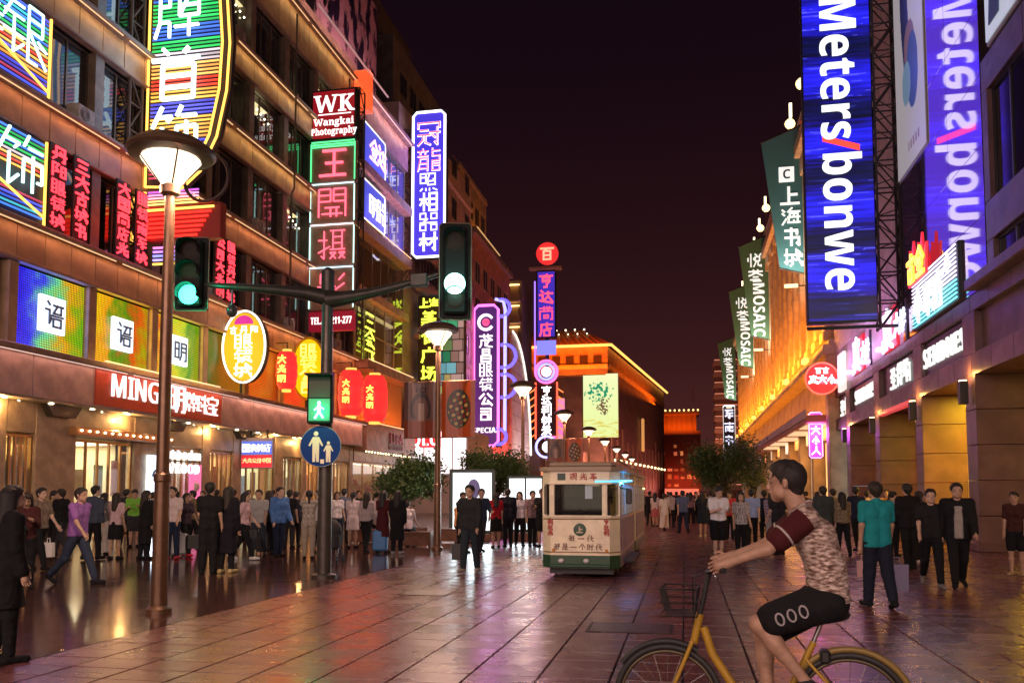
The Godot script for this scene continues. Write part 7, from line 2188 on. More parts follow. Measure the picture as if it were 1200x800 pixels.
# ---------------------------------------------------------------- people: tapered bones joined into one smooth surface
# bones: [from, to, radius, radius]; planes: [normal, offset], what lies beyond them is cut away
func net(b: Build, bones: Array, cell: float, blend: float, planes := []) -> void:
	var lo := Vector3.ONE * 1e9
	var hi := -lo
	for q in bones:
		var r: float = maxf(q[2], q[3]) + cell * 2.5
		lo = lo.min((q[0] as Vector3).min(q[1]) - Vector3.ONE * r)
		hi = hi.max((q[0] as Vector3).max(q[1]) + Vector3.ONE * r)
	var nx := int((hi.x - lo.x) / cell) + 2
	var ny := int((hi.y - lo.y) / cell) + 2
	var nz := int((hi.z - lo.z) / cell) + 2
	var f := PackedFloat32Array()
	f.resize(nx * ny * nz)
	f.fill(1.0)
	for q in bones:
		var a: Vector3 = q[0]
		var d: Vector3 = (q[1] as Vector3) - a
		var ra: float = q[2]
		var rd: float = q[3] - ra
		var inv := 1.0 / maxf(d.length_squared(), 1e-9)
		var pad := Vector3.ONE * (maxf(q[2], q[3]) + blend + cell * 1.5)
		var p0 := (((a.min(q[1]) - pad) - lo) / cell).floor().max(Vector3.ZERO)
		var p1 := (((a.max(q[1]) + pad) - lo) / cell).ceil()
		for k in range(int(p0.z), mini(int(p1.z) + 1, nz)):
			var wz := lo.z + k * cell - a.z
			for j in range(int(p0.y), mini(int(p1.y) + 1, ny)):
				var wy := lo.y + j * cell - a.y
				var base := (k * ny + j) * nx
				var part_dot := wz * d.z + wy * d.y
				for i in range(int(p0.x), mini(int(p1.x) + 1, nx)):
					var wx := lo.x + i * cell - a.x
					var u := clampf((wx * d.x + part_dot) * inv, 0.0, 1.0)
					var ex := wx - d.x * u
					var ey := wy - d.y * u
					var ez := wz - d.z * u
					var s := sqrt(ex * ex + ey * ey + ez * ez) - ra - rd * u
					var o := f[base + i]
					var h := blend - absf(o - s)
					f[base + i] = minf(o, s) if h <= 0.0 else minf(o, s) - h * h / (4.0 * blend)
	for pl in planes:
		var n: Vector3 = pl[0]
		var off: float = pl[1]
		for k in nz:
			for j in ny:
				var base := (k * ny + j) * nx
				var rest := n.y * (lo.y + j * cell) + n.z * (lo.z + k * cell) - off + n.x * lo.x
				for i in nx:
					var v := rest + n.x * i * cell
					if v > f[base + i]: f[base + i] = v
	var at := PackedInt32Array()
	at.resize(nx * ny * nz)
	at.fill(-1)
	var sy := nx
	var sz := nx * ny
	for k in nz - 1:
		for j in ny - 1:
			var base := k * sz + j * sy
			for i in nx - 1:
				var c := base + i
				var a0 := f[c]
				var a1 := f[c + 1]
				var a2 := f[c + sy]
				var a3 := f[c + sy + 1]
				var a4 := f[c + sz]
				var a5 := f[c + sz + 1]
				var a6 := f[c + sz + sy]
				var a7 := f[c + sz + sy + 1]
				var m := int(a0 < 0) + int(a1 < 0) + int(a2 < 0) + int(a3 < 0) + int(a4 < 0) + int(a5 < 0) + int(a6 < 0) + int(a7 < 0)
				if m == 0 or m == 8: continue
				var sum := Vector3.ZERO
				var n := 0
				if (a0 < 0) != (a1 < 0): sum += Vector3(a0 / (a0 - a1), 0, 0); n += 1
				if (a2 < 0) != (a3 < 0): sum += Vector3(a2 / (a2 - a3), 1, 0); n += 1
				if (a4 < 0) != (a5 < 0): sum += Vector3(a4 / (a4 - a5), 0, 1); n += 1
				if (a6 < 0) != (a7 < 0): sum += Vector3(a6 / (a6 - a7), 1, 1); n += 1
				if (a0 < 0) != (a2 < 0): sum += Vector3(0, a0 / (a0 - a2), 0); n += 1
				if (a1 < 0) != (a3 < 0): sum += Vector3(1, a1 / (a1 - a3), 0); n += 1
				if (a4 < 0) != (a6 < 0): sum += Vector3(0, a4 / (a4 - a6), 1); n += 1
				if (a5 < 0) != (a7 < 0): sum += Vector3(1, a5 / (a5 - a7), 1); n += 1
				if (a0 < 0) != (a4 < 0): sum += Vector3(0, 0, a0 / (a0 - a4)); n += 1
				if (a1 < 0) != (a5 < 0): sum += Vector3(1, 0, a1 / (a1 - a5)); n += 1
				if (a2 < 0) != (a6 < 0): sum += Vector3(0, 1, a2 / (a2 - a6)); n += 1
				if (a3 < 0) != (a7 < 0): sum += Vector3(1, 1, a3 / (a3 - a7)); n += 1
				at[c] = b.v.size()
				b.v.append(lo + (Vector3(i, j, k) + sum / n) * cell)
				b.n.append(Vector3(a1 + a3 + a5 + a7 - a0 - a2 - a4 - a6, a2 + a3 + a6 + a7 - a0 - a1 - a4 - a5, a4 + a5 + a6 + a7 - a0 - a1 - a2 - a3).normalized())
				b.t.append(Vector2.ZERO)
	for k in range(1, nz - 1):
		for j in range(1, ny - 1):
			var base := k * sz + j * sy
			for i in range(1, nx - 1):
				var c := base + i
				var s0 := f[c] < 0
				for e in 3:
					var st: int = [1, sy, sz][e]
					if s0 == (f[c + st] < 0): continue
					var u: int = [sy, sz, 1][e]
					var w: int = [sz, 1, sy][e]
					var q0 := at[c]
					var q1 := at[c - u]
					var q2 := at[c - u - w]
					var q3 := at[c - w]
					if q0 < 0 or q1 < 0 or q2 < 0 or q3 < 0: continue
					# front faces run clockwise
					if s0: b.idx.append_array(PackedInt32Array([q0, q2, q1, q0, q3, q2]))
					else: b.idx.append_array(PackedInt32Array([q0, q1, q2, q0, q2, q3]))

func fat(bones: Array, r: float) -> Array:
	var o := []
	for q in bones: o.append([q[0], q[1], q[2] + r, q[3] + r])
	return o

func cutb(a: Vector3, b: Vector3, u: float) -> Vector3:
	return a.lerp(b, u)

# joints of a figure 1.72 m tall looking along +Z
func pose(P: Dictionary) -> Dictionary:
	var J := {}
	var f: bool = P.get("f", false)
	var lean: float = P.get("lean", 0.03)
	var u := Vector3(0, cos(lean), sin(lean))
	var pel := Vector3(0, 0.93, 0)
	J.pel = pel
	J.waist = pel + u * 0.16
	J.chest = pel + u * 0.36
	J.neck = pel + u * 0.53
	var hp: float = P.get("nod", 0.0)
	J.head = J.neck + Vector3(0, 0.135, 0.02 + hp * 0.05)
	J.fwd = Vector3(P.get("look", 0.0), -hp, 1).normalized()
	J.f = f
	for s in [-1, 1]:
		var k := "l" if s < 0 else "r"
		var sh: Vector3 = pel + u * 0.475 + Vector3(s * (0.155 if f else 0.178), 0, 0)
		var A: Array = P.get(k + "arm", [0.05, 0.1, 0.15])
		var d1 := Vector3(s * sin(A[1]), -cos(A[0]) * cos(A[1]), sin(A[0]) * cos(A[1]))
		var el := sh + d1 * 0.285
		var a2: float = A[0] + A[2]
		var o2: float = A[3] if A.size() > 3 else A[1] * 0.3
		var d2 := Vector3(s * sin(o2), -cos(a2) * cos(o2), sin(a2) * cos(o2))
		var wr := el + d2 * 0.245
		J[k + "sh"] = sh
		J[k + "el"] = el
		J[k + "wr"] = wr
		J[k + "hd"] = wr + d2 * 0.085
		var L: Array = P.get(k + "leg", [0.0, 0.0])
		var hip := pel + Vector3(s * 0.088, -0.04, 0)
		var kn := hip + Vector3(s * 0.008, -cos(L[0]), sin(L[0])) * 0.42
		var b2: float = L[0] - L[1]
		var an := kn + Vector3(0, -cos(b2), sin(b2)) * 0.40
		J[k + "hip"] = hip
		J[k + "kn"] = kn
		J[k + "an"] = an
		var pitch: float = clampf(b2 + L[1] * 0.35, -1.2, 0.4) if b2 < -0.15 else 0.0
		if P.get("sit", false): pitch = 0.0
		J[k + "toe"] = an + Vector3(s * 0.03, -0.045 + sin(pitch) * 0.13, 0.155 * cos(pitch))
		J[k + "heel"] = an + Vector3(0, -0.04 - sin(pitch) * 0.03, -0.045)
	var low := minf(minf(J.lan.y - 0.075, J.ran.y - 0.075), minf(J.ltoe.y - 0.028, J.rtoe.y - 0.028))
	for k in J.keys():
		if J[k] is Vector3 and k != "fwd": J[k] = J[k] - Vector3(0, low, 0)
	return J

func hand_fingers(b: Build, wr: Vector3, hd: Vector3, side: float, curl: float) -> void:
	var d := (hd - wr).normalized()
	var ax := Vector3(0, 0, 1) - d * d.z
	ax = ax.normalized() if ax.length() > 0.2 else Vector3(1, 0, 0)
	var palm := d.cross(ax).normalized() * side
	for i in 4:
		var o := hd + ax * (0.03 - i * 0.02)
		var l: float = [0.06, 0.07, 0.066, 0.052][i]
		var d2 := (d + palm * curl).normalized()
		var d3 := (d + palm * curl * 2.2).normalized()
		b.tube([o - d * 0.02, o + d * l * 0.45, o + d * l * 0.45 + d2 * l * 0.35, o + d * l * 0.45 + d2 * l * 0.35 + d3 * l * 0.3], [0.009, 0.0088, 0.008, 0.006], 6)
	var o2 := wr + d * 0.03 + ax * 0.025
	b.tube([o2, o2 + (ax + d * 0.8).normalized() * 0.035, o2 + (ax * 0.6 + d * 1.2).normalized() * 0.065], [0.0115, 0.01, 0.007], 6)

# head, hair and face in the head's own frame
func make_head(b: Build, J: Dictionary, cell: float) -> void:
	var h: Vector3 = J.head
	var X := Transform3D(Basis.looking_at(-(J.fwd as Vector3), Vector3.UP), h)
	var P := func(x: float, y: float, z: float) -> Vector3: return X * Vector3(x, y, z)
	var k := 0.95 if J.f else 1.0
	var bones := [
		[P.call(0, 0.035 * k, -0.022), P.call(0, 0.05 * k, 0.012), 0.088 * k, 0.08 * k],
		[P.call(0, -0.01, 0.03), P.call(0, -0.062, 0.048), 0.062 * k, 0.042 * k],
		[P.call(-0.03, -0.05, 0.03), P.call(0.03, -0.05, 0.03), 0.042 * k, 0.042 * k],
		[P.call(0, -0.082, 0.062), P.call(0, -0.078, 0.06), 0.024 * k, 0.024 * k],
		[P.call(0, 0.015, 0.088), P.call(0, -0.018, 0.106), 0.008, 0.014],
		[P.call(-0.03, 0.03, 0.078), P.call(0.03, 0.03, 0.078), 0.014, 0.014],
		[P.call(-0.013, -0.047, 0.086), P.call(0.013, -0.047, 0.086), 0.011, 0.011],
		[P.call(-0.084 * k, 0.02, -0.005), P.call(-0.082 * k, -0.018, 0.0), 0.014, 0.01],
		[P.call(0.084 * k, 0.02, -0.005), P.call(0.082 * k, -0.018, 0.0), 0.014, 0.01],
		[P.call(0, -0.04, -0.015), J.neck - Vector3(0, 0.03, 0), 0.052 * k, 0.058 * k]]
	net(b, bones, cell, 0.018)

func face_marks(J: Dictionary) -> Build:
	var b := Build.new()
	var X := Transform3D(Basis.looking_at(-(J.fwd as Vector3), Vector3.UP), J.head)
	for s in [-1, 1]:
		var e := Build.new()
		e.ball(Vector3(s * 0.031, 0.012, 0.08), Vector3(0.014, 0.007, 0.008), 8, 6)
		e.tube([Vector3(s * 0.015, 0.035, 0.091), Vector3(s * 0.034, 0.04, 0.088), Vector3(s * 0.05, 0.034, 0.076)], [0.004, 0.005, 0.003], 5)
		b.add(e, X)
	var m := Build.new()
	m.tube([Vector3(-0.022, -0.048, 0.09), Vector3(0, -0.0465, 0.0985), Vector3(0.022, -0.048, 0.09)], [0.003, 0.005, 0.003], 5)
	b.add(m, X)
	return b

func make_hair(J: Dictionary, kind: String, cell: float) -> Build:
	var b := Build.new()
	var X := Transform3D(Basis.looking_at(-(J.fwd as Vector3), Vector3.UP), J.head)
	var P := func(x: float, y: float, z: float) -> Vector3: return X * Vector3(x, y, z)
	var k := 0.95 if J.f else 1.0
	var bones := [[P.call(0, 0.045 * k, -0.03), P.call(0, 0.062 * k, 0.012), 0.098 * k, 0.09 * k]]
	var nrm: Vector3 = X.basis * Vector3(0, -0.62, 0.78)
	var planes := [[nrm, nrm.dot(P.call(0, 0.062, 0.062))]]
	if kind == "short":
		bones.append([P.call(0, 0.0, -0.05), P.call(0, -0.03, -0.05), 0.07, 0.055])
	# uneven locks
	var r := RandomNumberGenerator.new()
	r.seed = 31
	for i in 26:
		var a := r.randf_range(-PI, PI)
		var e := r.randf_range(0.1, 1.35)
		var d := Vector3(sin(a) * cos(e), sin(e), cos(a) * cos(e) - 0.25).normalized()
		var o := Vector3(0, 0.05 * k, -0.01) + d * 0.094 * k
		bones.append([P.call(o.x, o.y, o.z), P.call(o.x + r.randf_range(-0.02, 0.02), o.y - 0.012, o.z + r.randf_range(-0.01, 0.025)), r.randf_range(0.008, 0.016), 0.006])
	net(b, bones, cell, 0.014, planes)
	# fringe over the forehead and hair before the ears
	var fr := []
	for i in 11:
		var x := -0.062 + i * 0.0124
		fr.append([P.call(x, 0.092 - absf(x) * 0.35, 0.066 - absf(x) * 0.4), P.call(x + r.randf_range(-0.012, 0.016), 0.06 - absf(x) * 0.15 + r.randf_range(-0.014, 0.012), 0.094 - absf(x) * 0.5), 0.016, 0.005])
	for s in [-1, 1]: fr.append([P.call(s * 0.08 * k, 0.05, 0.02), P.call(s * 0.081 * k, 0.0, 0.022), 0.016, 0.006])
	net(b, fr, cell, 0.01)
	if kind in ["long", "tail"]:
		var side := []
		if kind == "long":
			for s in [-1, 1]:
				side.append([P.call(s * 0.06, 0.04, -0.015), P.call(s * 0.08, -0.13, -0.03), 0.04, 0.034])
				side.append([P.call(s * 0.035, 0.03, -0.06), P.call(s * 0.05, -0.3, -0.1), 0.06, 0.042])
			side.append([P.call(0, 0.03, -0.07), P.call(0, -0.31, -0.11), 0.06, 0.045])
		else:
			side.append([P.call(0, 0.06, -0.11), P.call(0, -0.16, -0.14), 0.035, 0.02])
		net(b, side, cell, 0.05)
	return b

# meshes of a dressed figure: body, hair, face, top, bottoms, shoes
func figure(J: Dictionary, O: Dictionary) -> Dictionary:
	var cell: float = O.get("cell", 0.022)
	var f: bool = J.f
	var R := {}
	var torso := []
	var w := 0.066 if f else 0.08
	for s in [-1, 1]:
		torso.append([J.pel + Vector3(s * w, -0.03, 0), J.waist + Vector3(s * w * (0.75 if f else 0.95), 0, 0), 0.098 if f else 0.095, 0.078 if f else 0.088])
		torso.append([J.waist + Vector3(s * w * 0.8, 0, 0), J.chest + Vector3(s * w * 1.05, 0, 0), 0.08 if f else 0.09, 0.092 if f else 0.104])
		torso.append([J.chest + Vector3(s * w, 0, 0), J.neck + Vector3(s * w * 0.9, -0.07, -0.01), 0.09 if f else 0.1, 0.062])
		if f: torso.append([J.chest + Vector3(s * 0.062, 0.0, 0.055), J.chest + Vector3(s * 0.062, -0.02, 0.065), 0.052, 0.052])
	torso.append([J.neck + Vector3(0, -0.06, -0.005), J.neck + Vector3(0, 0.05, 0.005), 0.06, 0.05])
	for s in ["l", "r"]: torso.append([J.neck + Vector3(0, -0.055, -0.01), J[s + "sh"], 0.055, 0.056])
	var arms := []
	var fore := []
	var legs := []
	var feet := []
	for s in ["l", "r"]:
		arms.append([J[s + "sh"], J[s + "el"], 0.05 if not f else 0.043, 0.038 if not f else 0.034])
		fore.append([J[s + "el"], J[s + "wr"], 0.038 if not f else 0.034, 0.026])
		legs.append([J[s + "hip"], J[s + "kn"], 0.088, 0.058])
		legs.append([J[s + "kn"], cutb(J[s + "kn"], J[s + "an"], 0.35), 0.055, 0.056])
		legs.append([cutb(J[s + "kn"], J[s + "an"], 0.35), J[s + "an"], 0.055, 0.037])
		feet.append([J[s + "heel"], J[s + "toe"], 0.036, 0.028])
		feet.append([J[s + "an"] - Vector3(0, 0.02, 0), J[s + "heel"], 0.036, 0.034])
	var b := Build.new()
	var hands := []
	for s in ["l", "r"]: hands.append([J[s + "wr"], J[s + "hd"], 0.026, 0.034])
	net(b, fat(torso, -0.012) + fat(arms, -0.004) + fore + hands + fat(legs, -0.006) + fat(feet, -0.006), cell, 0.03)
	make_head(b, J, minf(cell, 0.0095))
	var ck: float = O.get("curl", 0.5)
	hand_fingers(b, J.lwr, J.lhd, 1.0, ck)
	hand_fingers(b, J.rwr, J.rhd, -1.0, ck)
	R.body = b.mesh()
	R.hair = make_hair(J, O.get("hair", "short"), minf(cell, 0.012)).mesh()
	R.face = face_marks(J).mesh()
	# top: short or long sleeves, cut at the hem
	var top: String = O.get("top", "tee")
	var hem: float = J.pel.y - O.get("hem", 0.04)
	var tb := Build.new()
	var g := 0.016 if top != "jacket" else 0.03
	var tops := fat(torso, g)
	for s in [-1, 1]: tops.append([J.waist + Vector3(s * w * 0.9, 0, 0), J.pel + Vector3(s * w * 1.05, -O.get("hem", 0.04) - 0.07, 0.0), (0.078 if f else 0.09) + g, 0.1 + g])
	for s in ["l", "r"]:
		var e: Vector3 = cutb(J[s + "sh"], J[s + "el"], 0.68) if top == "tee" else J[s + "el"]
		if top != "vest": tops.append([J[s + "sh"], e, 0.05 + g + 0.006, 0.046 + g])
		if top in ["long", "jacket"]: tops.append([J[s + "el"], J[s + "wr"], 0.042 + g, 0.03 + g])
	var up := Vector3.UP
	if O.get("dress", 0.0) > 0.0:
		for s in [-1, 1]:
			tops.append([J.pel + Vector3(s * 0.05, 0, 0), J.pel + Vector3(s * 0.09, -O.dress - 0.02, 0), 0.12, 0.125])
		tops.append([J.pel, J.pel + Vector3(0, -O.dress - 0.02, 0.03), 0.12, 0.15])
		hem = J.pel.y - O.dress
	var neck_n: Vector3 = (up * 0.86 + (J.fwd as Vector3) * 0.5).normalized()
	var tp := [[-up, -hem], [neck_n, neck_n.dot(J.neck + Vector3(0, 0.012, 0.02))]] if not J.has("upper") else [[-(J.upper as Vector3), -(J.upper as Vector3).dot(J.pel + J.upper * -O.get("hem", 0.04))], [neck_n, neck_n.dot(J.neck + Vector3(0, 0.012, 0.02))]]
	net(tb, tops, cell, 0.026, tp)
	R.top = tb.mesh()
	# bottoms
	var bot: String = O.get("bottom", "trousers")
	if bot != "none":
		var bb := Build.new()
		var bl := []
		for s in [-1, 1]: bl.append([J.pel + Vector3(s * w, 0.03, 0), J.pel + Vector3(s * w, -0.04, 0), 0.1, 0.105])
		for s in ["l", "r"]:
			var loose: float = O.get("loose", 0.012)
			if bot == "shorts": bl.append([J[s + "hip"], cutb(J[s + "hip"], J[s + "kn"], 0.78), 0.1 + loose, 0.078 + loose])
			else:
				bl.append([J[s + "hip"], J[s + "kn"], 0.096 + loose * 0.6, 0.062 + loose])
				bl.append([J[s + "kn"], cutb(J[s + "kn"], J[s + "an"], 0.93), 0.062 + loose, 0.046 + loose])
		var waist := [[up, J.pel.y + 0.09]] if not J.has("upper") else []
		net(bb, bl, cell, 0.025, waist)
		R.bottoms = bb.mesh()
	var sb := Build.new()
	net(sb, fat(feet, 0.008), minf(cell, 0.016), 0.02)
	R.shoes = sb.mesh()
	return R

func skin_mat(i: int) -> StandardMaterial3D:
	var c: Array = [[0.48, 0.29, 0.2], [0.42, 0.25, 0.17], [0.53, 0.34, 0.25]][i % 3]
	var m := mt(c[0], c[1], c[2], 0.62, 0.0, 0.25, 6.0)
	return m

func cloth_mat(c: Color) -> StandardMaterial3D:
	var key := "cloth%.3f,%.3f,%.3f" % [c.r, c.g, c.b]
	if cache.has(key): return cache[key]
	var m := StandardMaterial3D.new()
	m.albedo_color = c.linear_to_srgb()
	m.roughness = 0.85
	m.normal_enabled = true
	m.normal_texture = noise_tex("folds", 0.011, Color.BLACK, Color.WHITE, 256, true, 9.0, 3)
	m.normal_scale = 1.3
	m.uv1_triplanar = true
	m.uv1_scale = Vector3(2.6, 1.5, 2.6)
	m.rim_enabled = true
	m.rim = 0.04
	m.metallic_specular = 0.25
	m.rim_tint = 0.6
	cache[key] = m
	return m

# cloth with a printed pattern of two tones
func print_mat(c: Color, kind: int) -> StandardMaterial3D:
	var m: StandardMaterial3D = cloth_mat(c).duplicate()
	var d := Color(0.45, 0.42, 0.42)
	m.albedo_texture = noise_tex("print%d" % kind, [0.03, 0.012, 0.06][kind % 3], d, Color.WHITE, 256, false, 4.0, 2)
	m.uv1_scale = [Vector3(3, 3, 3), Vector3(0.4, 9, 0.4), Vector3(9, 0.5, 9)][kind % 3]
	return m

func dress_up(t: Node3D, R: Dictionary, skin: Material, hair: Material, top: Material, bottom: Material, shoes: Material) -> void:
	part("body", R.body, skin, t)
	part("hair", R.hair, hair, t)
	part("face", R.face, mt(0.03, 0.015, 0.012, 0.4), t)
	part("top", R.top, top, t)
	if R.has("bottoms"): part("bottoms", R.bottoms, bottom, t)
	part("shoes", R.shoes, shoes, t)

